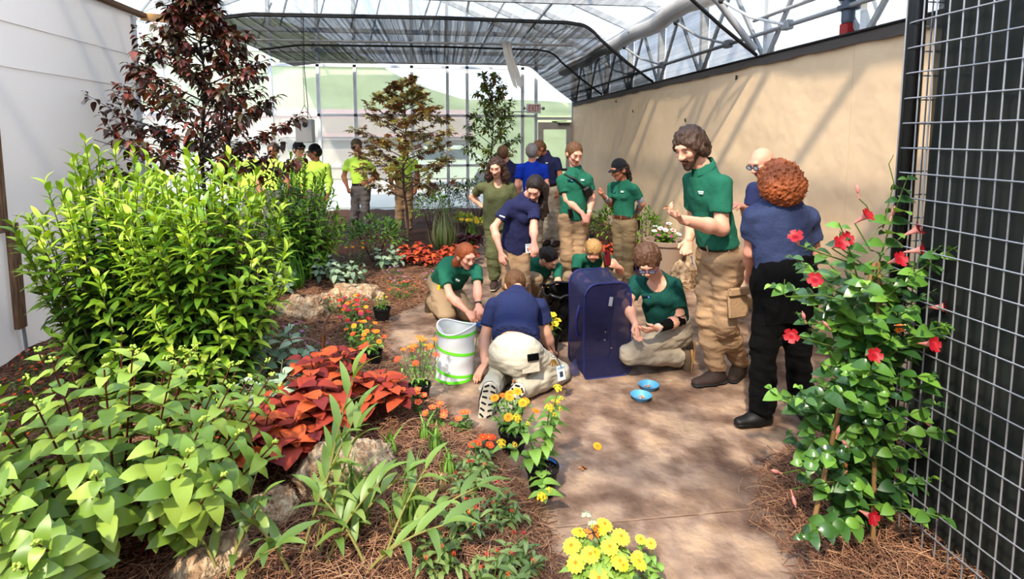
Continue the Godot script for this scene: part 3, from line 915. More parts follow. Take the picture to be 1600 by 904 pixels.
	part("conduit", tubem([V(-3.40, 0.05, -4.85), V(-3.40, 0.35, -4.83)], 0.012, 0.012, 6), alg, wl)
	bx(wl, "top_plate", V(-3.42, 3.24, -3.2), V(0.09, 0.05, 8.0), wood, Basis.IDENTITY, 0.005)
	var tr := struct("trim_2")
	bx(tr, "outrigger", V(-3.16, 3.2, -7.0), V(0.65, 0.09, 0.05), M("wood_new", Color(0.72, 0.55, 0.36), 0.75), Basis(Vector3.UP, -0.35) * Basis(Vector3.BACK, -0.12), 0.005)
	bx(wl, "end_post", V(-3.44, 1.6, -6.86), V(0.06, 3.2, 0.06), al)
	# wall behind the camera and the far wing
	var wf := struct("wall_front")
	bx(wf, "wall_panel", V(-2.1, 1.8, 3.15), V(11.2, 3.6, 0.1), tanm)
	var wg := struct("wall_wing")
	bx(wg, "kerb", V(-7.62, 0.3, -5.3), V(0.1, 0.6, 17.0), al)
	for i in 12:
		bx(wg, "mullion", V(-7.62, 2.1, 3.0 - i * 1.5), V(0.07, 3.0, 0.07), al)
		part("pane", boxm(V(0.012, 2.95, 1.42)), frost, wg, Transform3D(Basis.IDENTITY, V(-7.62, 2.1, 2.25 - i * 1.5)))
	# roof: rafters, purlins, panes, tie trusses
	var rf := struct("ceiling")
	var ridge := V(-2.13, 6.0, 0)
	var eaves := [V(3.45, 3.72, 0), V(-7.7, 3.72, 0)]
	for i in gz.size():
		for e in eaves:
			part("rafter", bar(V(e.x, e.y, gz[i]), V(ridge.x, ridge.y, gz[i]), 0.05, 0.1), al, rf)
	for e in eaves:
		for t in [0.25, 0.5, 0.75]:
			var q: Vector3 = e.lerp(ridge, t)
			part("purlin", bar(V(q.x, q.y, 3.1), V(q.x, q.y, -13.7), 0.05, 0.06), al, rf)
		for i in gz.size() - 1:
			var m := MB.new()
			var a: Vector3 = e + V(0, 0.06, 0)
			var b := ridge + V(0, 0.06, 0)
			m.quad(V(a.x, a.y, gz[i]), V(b.x, b.y, gz[i]), V(b.x, b.y, gz[i + 1]), V(a.x, a.y, gz[i + 1]))
			m.quad(V(a.x, a.y + 0.01, gz[i]), V(b.x, b.y + 0.01, gz[i]), V(b.x, b.y + 0.01, gz[i + 1]), V(a.x, a.y + 0.01, gz[i + 1]))
			part("roof_pane", m.done(), glass, rf)
	bx(rf, "ridge_beam", V(-2.13, 6.0, -5.3), V(0.12, 0.14, 17.0), al)
	for i in [1, 3, 6, 8, 10, 12]:
		var z: float = gz[i]
		part("tie_beam", bar(V(-7.6, 3.85, z), V(3.35, 3.85, z), 0.06, 0.08), al, rf)
		for k in 8:
			var x := -6.9 + k * 1.3
			var yt := 3.85 + (6.0 - 3.85) * (1.0 - absf(x + 2.13) / 5.6) - 0.25
			part("web_bar", bar(V(x, 3.85, z), V(x + 0.45, yt, z), 0.03, 0.03), alg, rf)
	# shade cloth on bent frames
	shade_cloth()

func wood_mat() -> StandardMaterial3D:
	var m := M("batten_wood", Color(1, 1, 1), 0.8)
	m.uv1_triplanar = true
	m.uv1_scale = Vector3(6, 0.5, 6)
	m.albedo_texture = noise_tex(0.03, 4, [[0.0, Color(0.27, 0.19, 0.13)], [0.5, Color(0.42, 0.31, 0.22)], [1.0, Color(0.55, 0.43, 0.32)]], 256, 12)
	return m

func arch(z: float, y := 3.55, seg := 8) -> Array:
	# outline of the bent frame across the room: flat, then a bend and a slope to the wall top
	var p := [V(-3.35, y - 0.1, z), V(-2.6, y, z), V(0.0, y + 0.02, z), V(1.9, y, z)]
	for i in seg:
		var t := i / float(seg - 1)
		p.append(V(lerpf(2.05, 2.42, t), y - 0.02 - 0.22 * t * t, z))
	p.append(V(2.85, y - 0.58, z))
	p.append(V(3.26, 2.68, z))
	return p

func shade_cloth() -> void:
	var pole := M("pole_black", Color(0.035, 0.035, 0.04), 0.5)
	var grey := M("bar_grey", Color(0.68, 0.68, 0.69), 0.4, 0.3)
	var lab := ["light shade netting stretched over the nearest roof bay", "dark shade netting of the middle roof bay above the trees", "dark shade netting of the roof bay next to the exit"]
	var zs := [-5.45, -8.3, -11.0, -13.5]
	for i in 3:
		var m := StandardMaterial3D.new()
		m.resource_name = "shade_net_%d" % i
		m.transparency = BaseMaterial3D.TRANSPARENCY_ALPHA
		m.roughness = 0.8
		m.albedo_texture = net_tex(i)
		m.uv1_scale = V(2.0, 1.0, 1.0)
		var n := thing("shade_net", lab[i], "shade netting", V(0, 0, zs[i]), "shade nets under the roof")
		var a := arch(0.0)
		var rows := []
		for k in 9:
			var t := k / 8.0
			var row := []
			for q in a.size():
				var p: Vector3 = a[q]
				row.append(p + V(0, -0.05 * sin(PI * t) * (0.5 + 0.5 * noise.get_noise_2d(p.x, t * 3.0 + i)) , (zs[i + 1] - zs[i]) * t))
			rows.append(row)
		var g := MB.new()
		g.sheet(rows)
		var arr := []
		arr.resize(Mesh.ARRAY_MAX)
		arr[Mesh.ARRAY_VERTEX] = g.v
		arr[Mesh.ARRAY_NORMAL] = g.n
		arr[Mesh.ARRAY_INDEX] = g.ix
		var uv := PackedVector2Array()
		for k in 9:
			var run := 0.0
			for q in a.size():
				if q > 0:
					run += a[q].distance_to(a[q - 1])
				uv.append(Vector2(run / 7.0, k / 8.0))
		arr[Mesh.ARRAY_TEX_UV] = uv
		var am := ArrayMesh.new()
		am.add_surface_from_arrays(Mesh.PRIMITIVE_TRIANGLES, arr)
		part("netting", am, m, n)
		part("edge_pole", tubem(arch(0.0), 0.02, 0.02, 8), pole, n)
		if i == 1:
			part("edge_pole", tubem(arch(0.03, 3.52), 0.016, 0.016, 8), pole, n)
		if i > 0:
			var z := -1.3
			part("cross_bar", tubem([V(-3.35, 3.40, z), V(2.3, 3.42, z)], 0.02, 0.02, 8), grey, n)
	var n2 := thing("roof_strut", "slanting grey roof strut over the nearest stretch of tan wall", "strut", V(0, 0, -5.4))
	part("tube", tubem([V(2.35, 3.6, -0.15), V(2.85, 3.25, -0.15), V(3.3, 2.75, -0.15)], 0.035, 0.035, 6), grey, n2)

func net_tex(k: int) -> ImageTexture:
	# woven threads: dark strands with gaps between them
	var im := Image.create(512, 64, false, Image.FORMAT_RGBA8)
	var rr := RandomNumberGenerator.new()
	rr.seed = 40 + k
	var base: float = [0.55, 0.91, 0.935][k]
	for x in 512:
		var a := base + rr.randf_range(-0.04, 0.04) - (0.10 if rr.randf() < 0.15 else 0.0) + 0.05 * sin(x * 0.37) * sin(x * 0.11)
		for y in 64:
			var b := clampf(a + rr.randf_range(-0.03, 0.03), 0.05, 0.985)
			var c := 0.20 + rr.randf_range(-0.03, 0.03)
			im.set_pixel(x, y, Color(c, c * 0.97, c * 0.97, b))
	im.generate_mipmaps()
	return ImageTexture.create_from_image(im)

# ---------- outside ----------
func outdoors() -> void:
	var lawn := struct("ground_lawn")
	var gm := M("lawn", Color(1, 1, 1), 0.95)
	gm.uv1_triplanar = true
	gm.uv1_world_triplanar = true
	gm.uv1_scale = Vector3.ONE * 0.08
	gm.albedo_texture = noise_tex(0.01, 4, [[0.0, Color(0.33, 0.38, 0.22)], [0.5, Color(0.40, 0.45, 0.28)], [1.0, Color(0.47, 0.50, 0.34)]], 256, 14)
	var rows := []
	for i in 24:
		var z := -14.2 - i * 2.2
		var row := []
		for k in 30:
			var x := -40.0 + k * 2.8
			var up := clampf((-z - 26.0) / 26.0, 0, 1)
			var h := up * (12.5 + 2.0 * noise.get_noise_2d(x * 0.05, z * 0.05)) * clampf((12.0 - x) / 26.0, 0.42, 1)
			row.append(V(x, h - 0.05, z))
		rows.append(row)
	var m := MB.new()
	m.sheet(rows)
	part("lawn", m.done(), gm, lawn)
	bx(lawn, "drive", V(-10.5, -0.02, -19.0), V(25, 0.05, 9), M("pale_gravel", Color(0.66, 0.64, 0.59), 0.9))
	bx(lawn, "yard", V(0, -0.3, 30.0), V(90, 0.3, 50), gm)
	var shed := thing("shed", "long low pinkish building seen through the back panes", "building", V(-11.8, 0, -27))
	var pk := M("shed_pink", Color(0.50, 0.41, 0.39), 0.8)
	bx(shed, "wall", V(0, 1.3, 0), V(26, 2.6, 5), M("shed_wall", Color(0.52, 0.48, 0.44), 0.85))
	bx(shed, "eave", V(0, 1.75, 2.7), V(26.4, 0.16, 0.2), M("shed_trim", Color(0.42, 0.38, 0.38), 0.8))
	m = MB.new()
	m.quad(V(-13.2, 1.8, 2.85), V(13.2, 1.8, 2.85), V(13.2, 3.1, 0), V(-13.2, 3.1, 0))
	m.quad(V(-13.2, 1.8, -2.85), V(13.2, 1.8, -2.85), V(13.2, 3.1, 0), V(-13.2, 3.1, 0))
	part("roof", m.done(), pk, shed)
	var t := thing("car", "pale rounded vehicle parked outside the back panes", "car", V(0.2, 0, -20.5))
	m = MB.new()
	var pts := [Vector2(-2.1, 0.35), Vector2(-2.1, 0.85), Vector2(-1.5, 0.95), Vector2(-0.9, 1.45), Vector2(0.7, 1.48), Vector2(1.4, 0.98), Vector2(2.1, 0.85), Vector2(2.15, 0.35)]
	m.plate(V(0, 0, 0), PackedVector2Array(pts), 1.7)
	part("car_body", m.done(), M("car_paint", Color(0.62, 0.68, 0.60), 0.4), t)
	for x in [-1.3, 1.3]:
		for z in [-0.8, 0.8]:
			m = MB.new()
			m.lathe(V(x, 0.33, z), [Vector2(0.01, -0.1), Vector2(0.33, -0.1), Vector2(0.33, 0.1), Vector2(0.01, 0.1)], 16, Basis(Vector3.RIGHT, PI / 2))
			part("wheel", m.done(), M("tyre", Color(0.05, 0.05, 0.05), 0.8), t)
	bx(t, "windscreen", V(-0.1, 1.2, 0.86), V(1.6, 0.35, 0.02), M("car_glass", Color(0.2, 0.25, 0.26), 0.15))


# ---------- leaves and flowers ----------
func leaf_mesh(l: float, w: float, seg := 5, fold_up := 0.25, droop := 0.3, peak := 0.42, notch := 0.0, wave := 0.0) -> ArrayMesh:
	var mid := []
	var lft := []
	var rgt := []
	for i in seg + 1:
		var t := float(i) / seg
		var s := pow(t / peak, 0.75) if t < peak else pow((1.0 - t) / (1.0 - peak), 0.85)
		s = sin(clampf(s, 0, 1) * PI * 0.5)
		if notch > 0.0 and i > 0 and i < seg and i % 2 == 1:
			s *= 1.0 - notch
		var hw := w * 0.5 * s + 0.0006
		var y := -droop * l * t * t + 0.08 * l * sin(t * PI)
		var z := l * t * (1.0 - 0.25 * droop * t)
		mid.append(V(0, y, z))
		var k := wave * l * sin(t * 13.0)
		lft.append(V(-hw, y + hw * fold_up + k, z - hw * 0.15))
		rgt.append(V(hw, y + hw * fold_up - k, z - hw * 0.15))
	var m := MB.new()
	m.sheet([lft, mid, rgt])
	return m.done()

func maple_mesh(r: float) -> ArrayMesh:
	var m := MB.new()
	var out := []
	for i in 11:
		var a := lerpf(-2.5, 2.5, i / 10.0)
		var rr: float = r * ([0.45, 0.75, 0.42, 0.95, 0.5, 1.1, 0.5, 0.95, 0.42, 0.75, 0.45][i])
		out.append(V(sin(a) * rr, -0.25 * rr * rr / r - 0.05 * r * (i % 2), cos(a) * rr + r * 0.35))
	for i in 10:
		m.tri(V(0, 0, r * 0.3), out[i], out[i + 1])
	m.tri(V(0, 0, 0), out[0], V(0, 0, r * 0.3))
	m.tri(V(0, 0, 0), V(0, 0, r * 0.3), out[10])
	return m.done()

class Leaves:
	var it := []
	func add(xf: Transform3D, mesh := 0, mat := 0) -> void:
		it.append([xf, mesh, mat])

func foliage(parent: Node3D, lv: Leaves, meshes: Array, ms: Array, called := "leaf", limit := 300, back := 0.5, rest := "foliage") -> void:
	# the leaves that show largest are parts of their own, those past the limit one part
	var o := parent.position
	lv.it.sort_custom(func(a, b): return (a[0].origin + o).distance_squared_to(EYE) < (b[0].origin + o).distance_squared_to(EYE))
	var xfs := []
	var cols := []
	for i in lv.it.size():
		var q: Array = lv.it[i]
		if i < limit:
			part(called, meshes[q[1] % meshes.size()], ms[q[2] % ms.size()], parent, q[0])
		else:
			xfs.append(q[0])
			var c: Color = ms[q[2] % ms.size()].albedo_color
			cols.append(c.srgb_to_linear())
	if xfs.size() > 0:
		stuff(rest, meshes[0], leafmat_many("leaf_many_%d" % int(back * 10), back), xfs, cols, parent)

func lxf(at: Vector3, dir: Vector3, up: Vector3, s: float) -> Transform3D:
	return Transform3D(aim(dir, up).scaled(Vector3.ONE * s), at)

func arc(a: Vector3, dir: Vector3, l: float, bend: Vector3, n := 6) -> Array:
	# a stem that leaves a along dir and leans towards bend
	var p := [a]
	var d := dir.normalized()
	for i in n - 1:
		d = (d + bend / (n - 1)).normalized()
		p.append(p[i] + d * l / (n - 1))
	return p

func along(p: Array, t: float) -> Vector3:
	var f := clampf(t, 0, 1) * (p.size() - 1)
	var i := mini(int(f), p.size() - 2)
	return p[i].lerp(p[i + 1], f - i)

func along_dir(p: Array, t: float) -> Vector3:
	var i := mini(int(clampf(t, 0, 1) * (p.size() - 1)), p.size() - 2)
	return (p[i + 1] - p[i]).normalized()

# shrub of upright shoots set with narrow leaves
func laurel(called: String, label: String, at: Vector3, h: float, r: float, shoots: int, ll: float, ms: Array, stem: Material, step := 0.034, limit := 300, slope := 0.24) -> Node3D:
	var o := thing(called, label, "shrub", at)
	var lv := Leaves.new()
	var meshes := [leaf_mesh(ll, ll * 0.30, 5, 0.35, 0.25), leaf_mesh(ll * 0.85, ll * 0.29, 5, 0.3, 0.45), leaf_mesh(ll * 1.1, ll * 0.30, 5, 0.4, 0.1)]
	for s in shoots:
		var a := s * 2.399 + R(-0.2, 0.2)
		var q := sqrt((s + 0.5) / shoots)
		var hh := h * (1.0 - slope * q * q) * R(0.84, 1.02)
		if s % 4 == 3:
			hh *= R(0.45, 0.75)
			q = minf(1.0, q + 0.25)
		var out := V(cos(a), 0, sin(a))
		var p0 := out * r * 0.22 * q
		var pts := arc(p0, (out * q * r * 1.15 / hh + Vector3.UP).normalized(), hh, Vector3.UP * 0.35 + V(R(-0.1, 0.1), 0, R(-0.1, 0.1)), 6)
		part("stem", tubem(pts, 0.008, 0.0025, 5), stem, o)
		var t := 0.14
		var k := s
		while t < 1.0:
			var c := along(pts, t)
			var d := along_dir(pts, t)
			var an := k * 2.399
			var sd := d.cross(V(cos(an), 0.1, sin(an))).normalized()
			var tip := clampf((t - 0.72) / 0.28, 0, 1)
			var dir := (sd * (1.0 - 0.45 * tip) + d * (0.38 + 0.7 * tip)).normalized()
			var mi := 0
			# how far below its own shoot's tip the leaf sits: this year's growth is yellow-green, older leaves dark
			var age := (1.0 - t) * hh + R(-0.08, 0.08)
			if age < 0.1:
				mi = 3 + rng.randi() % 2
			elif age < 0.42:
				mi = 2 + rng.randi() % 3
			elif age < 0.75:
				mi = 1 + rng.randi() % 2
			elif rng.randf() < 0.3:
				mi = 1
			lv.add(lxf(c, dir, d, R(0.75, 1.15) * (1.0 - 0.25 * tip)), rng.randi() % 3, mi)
			t += step / hh * R(0.8, 1.2)
			k += 1
	foliage(o, lv, meshes, ms, "leaf", limit)
	return o

# rounded shrub: leaves over the outside of a lumpy dome
func dome(called: String, label: String, cat: String, at: Vector3, rad: Vector3, n: int, mesh: Array, ms: Array, limit := 120, group := "", low := -0.1) -> Node3D:
	var o := thing(called, label, cat, at, group)
	var stem := M("twig", Color(0.25, 0.17, 0.1), 0.85)
	for s in 7:
		var a := s * 2.4
		part("stem", tubem(arc(V(cos(a) * 0.03, 0, sin(a) * 0.03), V(cos(a) * rad.x * 0.5, rad.y * 1.4, sin(a) * rad.z * 0.5), rad.y * 1.7, V(0, 0.1, 0), 4), 0.008, 0.003, 5), stem, o)
	var lv := Leaves.new()
	for i in n:
		var d := V(R(-1, 1), R(low, 1), R(-1, 1)).normalized()
		var q := R(0.55, 1.0) + 0.1 * noise.get_noise_3dv(d * 3.0 + at)
		var p := V(0, rad.y * 0.9, 0) + d * rad * q
		p.y = maxf(p.y, 0.02)
		var dir := (d + V(R(-0.6, 0.6), R(-0.2, 0.7), R(-0.6, 0.6))).normalized()
		lv.add(lxf(p, dir, (Vector3.UP + d * 0.4), R(0.7, 1.2)), rng.randi() % mesh.size(), rng.randi() % ms.size())
	foliage(o, lv, mesh, ms, "leaf", limit)
	return o

func tuft(called: String, label: String, cat: String, at: Vector3, l: float, w: float, n: int, ms: Array, spreadk := 0.7, group := "", limit := 300) -> Node3D:
	var o := thing(called, label, cat, at, group)
	var lv := Leaves.new()
	var meshes := [leaf_mesh(l, w, 6, 0.3, 0.75, 0.35), leaf_mesh(l * 0.85, w, 6, 0.3, 0.4, 0.35), leaf_mesh(l * 1.1, w, 6, 0.2, 1.0, 0.3)]
	for i in n:
		var a := i * 2.399 + R(-0.3, 0.3)
		var e := R(0.15, 1.0) * spreadk
		var d := V(cos(a) * e, R(0.6, 1.0), sin(a) * e).normalized()
		lv.add(lxf(V(cos(a), 0, sin(a)) * R(0, 0.04) * l * 4.0, d, V(cos(a), 0.6, sin(a)), R(0.6, 1.1)), rng.randi() % 3, rng.randi() % ms.size())
	foliage(o, lv, meshes, ms, "blade", limit)
	return o

# opposite pairs of broad leaves on several stems
func paired(called: String, label: String, at: Vector3, stems: int, h: float, r: float, ll: float, lw: float, pairs: int, ms: Array, stem: Material, opts := {}) -> Node3D:
	var o := thing(called, label, opts.get("cat", "plant"), at, opts.get("group", ""))
	var lv := Leaves.new()
	var dr: float = opts.get("droop", 0.35)
	var meshes := [leaf_mesh(ll, lw, 8, 0.22, dr, opts.get("peak", 0.4), opts.get("notch", 0.0)), leaf_mesh(ll * 0.9, lw * 1.05, 8, 0.3, dr * 1.5, opts.get("peak", 0.4), opts.get("notch", 0.0)), leaf_mesh(ll * 1.05, lw * 0.95, 8, 0.15, dr * 0.6, opts.get("peak", 0.4), opts.get("notch", 0.0))]
	var tips := []
	for s in stems:
		var a := s * 2.399 + R(-0.25, 0.25)
		var q := sqrt((s + 0.4) / stems)
		var out := V(cos(a), 0, sin(a))
		var hh := h * (1.0 - 0.35 * q * q) * R(0.88, 1.08)
		var pts := arc(out * r * 0.25 * q, (out * q * r / hh + Vector3.UP).normalized(), hh * (1.0 + 0.3 * q), Vector3.UP * 0.25 + out * 0.1, 6)
		part("stem", tubem(pts, opts.get("thick", 0.006), 0.003, 5), stem, o)
		tips.append([pts[5], along_dir(pts, 1.0)])
		for k in pairs:
			var t := lerpf(opts.get("from", 0.25), 1.0, (k + 0.5) / pairs)
			var c := along(pts, t)
			var d := along_dir(pts, t)
			for e in [-1.0, 1.0]:
				var an: float = k * PI / 2 + a + (0.0 if e > 0 else PI) + R(-0.25, 0.25)
				var sd := V(cos(an), 0, sin(an))
				sd = (sd - d * sd.dot(d)).normalized()
				var tip := clampf((t - 0.8) / 0.2, 0, 1)
				var dir := (sd + d * (0.25 + 0.5 * tip)).normalized()
				if opts.has("flat"):
					dir = (V(sd.x, 0, sd.z).normalized() + V(0, R(-0.1, 0.35), 0)).normalized()
				var sc := R(0.8, 1.15) * (1.0 - 0.35 * tip) * (0.8 + 0.2 * t)
				lv.add(lxf(c, dir, Vector3.UP if opts.has("flat") else d, sc), rng.randi() % 3, rng.randi() % ms.size())
	foliage(o, lv, meshes, ms, "leaf", opts.get("limit", 300))
	if opts.has("bud"):
		for t in tips:
			var m := MB.new()
			for i in 9:
				m.ball(t[0] + t[1] * R(0.005, 0.02) + V(R(-0.012, 0.012), R(0, 0.008), R(-0.012, 0.012)), Vector3.ONE * 0.0055, 6, 4)
			part("flower_bud", m.done(), opts.bud, o)
	return o

func cane(called: String, label: String, at: Vector3, list: Array, ll: float, lw: float, ms: Array, stem: Material, gap := 0.06) -> Node3D:
	# arching canes with leaves in two ranks; list: [dx, dz, length, lean x, lean z]
	var o := thing(called, label, "plant", at)
	var lv := Leaves.new()
	var meshes := [leaf_mesh(ll, lw, 7, 0.3, 0.25, 0.38), leaf_mesh(ll * 0.85, lw, 7, 0.35, 0.5, 0.38), leaf_mesh(ll * 1.1, lw * 1.05, 7, 0.25, 0.1, 0.38)]
	for c in list:
		var pts := arc(V(c[0], 0, c[1]), V(c[3], 1, c[4]), c[2], V(c[3] * 0.9, -0.3, c[4] * 0.9), 7)
		part("cane", tubem(pts, 0.007, 0.003, 6), stem, o)
		var t := 0.25
		var e := 1.0
		while t <= 1.0:
			var p := along(pts, t)
			var d := along_dir(pts, t)
			var sd := d.cross(Vector3.UP)
			if sd.length() < 0.1:
				sd = Vector3.RIGHT
			sd = sd.normalized()
			lv.add(lxf(p, (sd * e * 0.75 + d * 0.8 + V(0, R(-0.1, 0.25), 0)).normalized(), Vector3.UP + d * 0.3, R(0.8, 1.15)), rng.randi() % 3, rng.randi() % ms.size())
			e = -e
			t += gap / c[2] * R(0.8, 1.2)
		lv.add(lxf(pts[6], along_dir(pts, 1.0), Vector3.UP, 0.9), 0, 0)
	foliage(o, lv, meshes, ms, "leaf")
	return o

func tree(called: String, label: String, at: Vector3, h: float, trunk_h: float, crown: Callable, branches: int, leaves: int, meshes: Array, ms: Array, bark: Material, rise := 0.5, tw := 0.025, limit := 300) -> Node3D:
	var o := thing(called, label, "tree", at)
	var tp := []
	for i in 9:
		tp.append(V(0.03 * sin(i * 1.3), h * 0.97 * i / 8.0, 0.03 * cos(i * 1.7)))
	part("trunk", tubem(tp, tw, 0.006, 7), bark, o)
	var lv := Leaves.new()
	var per := leaves / branches
	for b in branches:
		var f := (b + 0.5) / branches
		var y0 := lerpf(trunk_h, h * 0.96, f)
		var a := b * 2.399
		var rr: float = (crown as Callable).call(clampf((y0 + 0.1 * h - trunk_h) / (h - trunk_h), 0, 1)) * R(0.72, 0.98)
		var d := V(cos(a), rise, sin(a)).normalized()
		var pts := arc(along(tp, y0 / (h * 0.97)), d, rr * 1.1, V(0, -0.1, 0) + V(R(-0.25, 0.25), 0, R(-0.25, 0.25)), 5)
		part("branch", tubem(pts, 0.009, 0.003, 5), bark, o)
		var k := 0
		var subs := [pts]
		for s in 4:
			var t := R(0.3, 0.85)
			var dd := (along_dir(pts, t) + V(R(-1, 1), R(-0.1, 0.6), R(-1, 1)) * 0.9).normalized()
			var q := arc(along(pts, t), dd, rr * R(0.25, 0.5), V(0, R(-0.2, 0.2), 0), 4)
			part("twig", tubem(q, 0.004, 0.0015, 4), bark, o)
			subs.append(q)
		while k < per:
			var sp: Array = subs[rng.randi() % subs.size()]
			var t := R(0.2, 1.0) if sp != pts else pow(rng.randf(), 0.7)
			var c := along(sp, t)
			var sd := V(R(-1, 1), R(-0.5, 0.5), R(-1, 1)).normalized()
			var dir := (along_dir(sp, t) * 0.6 + sd + V(0, -0.15, 0)).normalized()
			lv.add(lxf(c + sd * 0.02, dir, Vector3.UP + sd * 0.4, R(0.7, 1.2)), rng.randi() % meshes.size(), rng.randi() % ms.size())
			k += 1
	foliage(o, lv, meshes, ms, "leaf", limit)
	return o

# --- flower heads ---
func zinnia_mesh(r: float) -> ArrayMesh:
	var m := MB.new()
	for ring in 3:
		var n: int = [13, 11, 8][ring]
		var rr: float = r * [1.0, 0.75, 0.48][ring]
		for i in n:
			var a := TAU * i / n + ring * 0.3
			var d := V(cos(a), 0, sin(a))
			var s := V(-sin(a), 0, cos(a))
			var y: float = 0.12 * r * ring
			var w := rr * 0.24
			m.tri(d * rr * 0.15 + V(0, y, 0), d * rr * 0.75 + s * w + V(0, y + rr * 0.12, 0), d * rr * 0.75 - s * w + V(0, y + rr * 0.12, 0))
			m.tri(d * rr * 0.75 + s * w + V(0, y + rr * 0.12, 0), d * rr + V(0, y + rr * 0.05, 0), d * rr * 0.75 - s * w + V(0, y + rr * 0.12, 0))
	return m.done()

func cluster_mesh(r: float, n: int) -> ArrayMesh:
	# a domed head of small five-petalled florets
	var m := MB.new()
	for i in n:
		var t := (i + 0.5) / n
		var a := i * 2.399
		var q := sqrt(t) * r
		var c := V(cos(a) * q, r * 0.45 * (1.0 - t), sin(a) * q)
		var up := (c + V(0, r * 0.6, 0)).normalized()
		var bs := aim(up, V(0.3, 0.2, 1))
		for k in 5:
			var b := TAU * k / 5.0
			var s := r * 0.34
			var p := bs * V(cos(b - 0.5) * s, sin(b - 0.5) * s, s * 0.2)
			var e := bs * V(cos(b + 0.5) * s, sin(b + 0.5) * s, s * 0.2)
			m.tri(c, c + p, c + e)
	return m.done()

func petal5_mesh(r: float, cup := 0.25) -> ArrayMesh:
	var m := MB.new()
	for k in 5:
		var a := TAU * k / 5.0
		var c := V(cos(a), 0, sin(a))
		var s := V(-sin(a), 0, cos(a))
		var rows := [[V(0, 0, 0), V(0, 0, 0), V(0, 0, 0)], [c * r * 0.5 - s * r * 0.38 + V(0, r * cup * 0.6, 0), c * r * 0.55 + V(0, r * cup * 0.4, 0), c * r * 0.5 + s * r * 0.38 + V(0, r * cup * 0.6, 0)], [c * r * 0.92 - s * r * 0.36 + V(0, r * cup, 0), c * r * 1.0 + V(0, r * cup * 0.8, 0), c * r * 0.85 + s * r * 0.44 + V(0, r * cup * 0.9, 0)]]
		m.sheet(rows)
	return m.done()

func flower(o: Node3D, at: Vector3, up: Vector3, m: Mesh, mat: Material, cm: Material = null, cr := 0.006, stem_from := Vector3.INF) -> void:
	var bs := aim(up, V(0.2, 0.1, 1)) * Basis(Vector3.RIGHT, PI / 2)
	var f := part("flower", m, mat, o, Transform3D(bs * Basis(Vector3.UP, R(0, TAU)), at))
	if cm:
		var b := MB.new()
		b.ball(Vector3.UP * cr * 0.8, V(cr, cr * 0.7, cr), 7, 4)
		part("flower_centre", b.done(), cm, f)
	if stem_from != Vector3.INF:
		part("flower_stem", tubem([stem_from, stem_from.lerp(at, 0.5) + V(R(-0.01, 0.01), 0, R(-0.01, 0.01)), at], 0.0028, 0.002, 4), leafmat("stem_green", Color(0.28, 0.42, 0.14), 0.2), o)

func pot(o: Node3D, r: float, h: float, mat: Material, soil := true) -> void:
	var m := MB.new()
	m.lathe(Vector3.ZERO, [Vector2(0.001, 0.002), Vector2(r * 0.74, 0.002), Vector2(r * 0.95, h * 0.86), Vector2(r * 1.03, h * 0.87), Vector2(r * 1.05, h * 0.99), Vector2(r * 1.0, h), Vector2(r * 0.95, h * 0.98), Vector2(r * 0.9, h * 0.84), Vector2(r * 0.7, h * 0.1)], 24)
	part("pot", m.done(), mat, o)
	if soil:
		m = MB.new()
		m.lathe(Vector3.ZERO, [Vector2(r * 0.9, h * 0.82), Vector2(r * 0.5, h * 0.85), Vector2(0.001, h * 0.86)], 20)
		var s := part("potting_soil", m.done(), M("potting_soil", Color(0.09, 0.065, 0.05), 0.95), o)
		for i in 14:
			var a := R(0, TAU)
			var q := R(0.2, 0.85) * r
			var b := MB.new()
			b.ball(V(cos(a) * q, h * 0.855, sin(a) * q), Vector3.ONE * R(0.002, 0.004), 5, 3)
			part("perlite", b.done(), M("perlite", Color(0.75, 0.73, 0.7), 0.9), s)

# bushy bedding plant with flowers on top
func bedder(called: String, label: String, at: Vector3, h: float, r: float, leaves: int, lm: Array, ms: Array, heads: Array, opts := {}) -> Node3D:
	# heads: [mesh, material, centre material, centre radius, how many]
	var o := thing(called, label, opts.get("cat", "flowering plant"), at, opts.get("group", ""))
	var y0 := 0.0
	if opts.has("pot"):
		pot(o, opts.pot[0], opts.pot[1], opts.potmat)
		y0 = opts.pot[1] * 0.85
	var sg := leafmat("stem_green", Color(0.28, 0.42, 0.14), 0.2)
	var lv := Leaves.new()
	var ns: int = opts.get("stems", 9)
	var ends := []
	for s in ns:
		var a := s * 2.399
		var q := sqrt((s + 0.4) / ns)
		var out := V(cos(a), 0, sin(a))
		var hh := (h - y0) * R(0.75, 1.05) * (1.0 - 0.25 * q)
		var pts := arc(V(0, y0, 0) + out * r * 0.15 * q, (out * q * r / maxf(hh, 0.02) + Vector3.UP).normalized(), hh * 1.1, Vector3.UP * 0.2, 5)
		part("stem", tubem(pts, 0.0035, 0.002, 5), sg, o)
		ends.append(pts)
	for i in leaves:
		var pts: Array = ends[i % ns]
		var t := R(0.12, 0.97)
		var c := along(pts, t)
		var a := R(0, TAU)
		var d := (V(cos(a), R(0.0, 0.6), sin(a))).normalized()
		lv.add(lxf(c, d, Vector3.UP, R(0.7, 1.15)), rng.randi() % lm.size(), rng.randi() % ms.size())
	foliage(o, lv, lm, ms, "leaf", opts.get("limit", 150))
	var k := 0
	for hd in heads:
		for i in hd[4]:
			var pts: Array = ends[k % ns]
			k += 1
			var e: Vector3 = pts[4] + V(R(-0.4, 0.4) * r, R(0.0, 0.04), R(-0.4, 0.4) * r) * (0.3 if i < ns else 1.0)
			var up := (Vector3.UP + V(e.x, 0, e.z) * 2.0 + V(R(-0.2, 0.2), 0, R(0.1, 0.5))).normalized()
			flower(o, e + V(0, 0.012, 0), up, hd[0], hd[1], hd[2], hd[3], along(pts, 0.8))
	return o

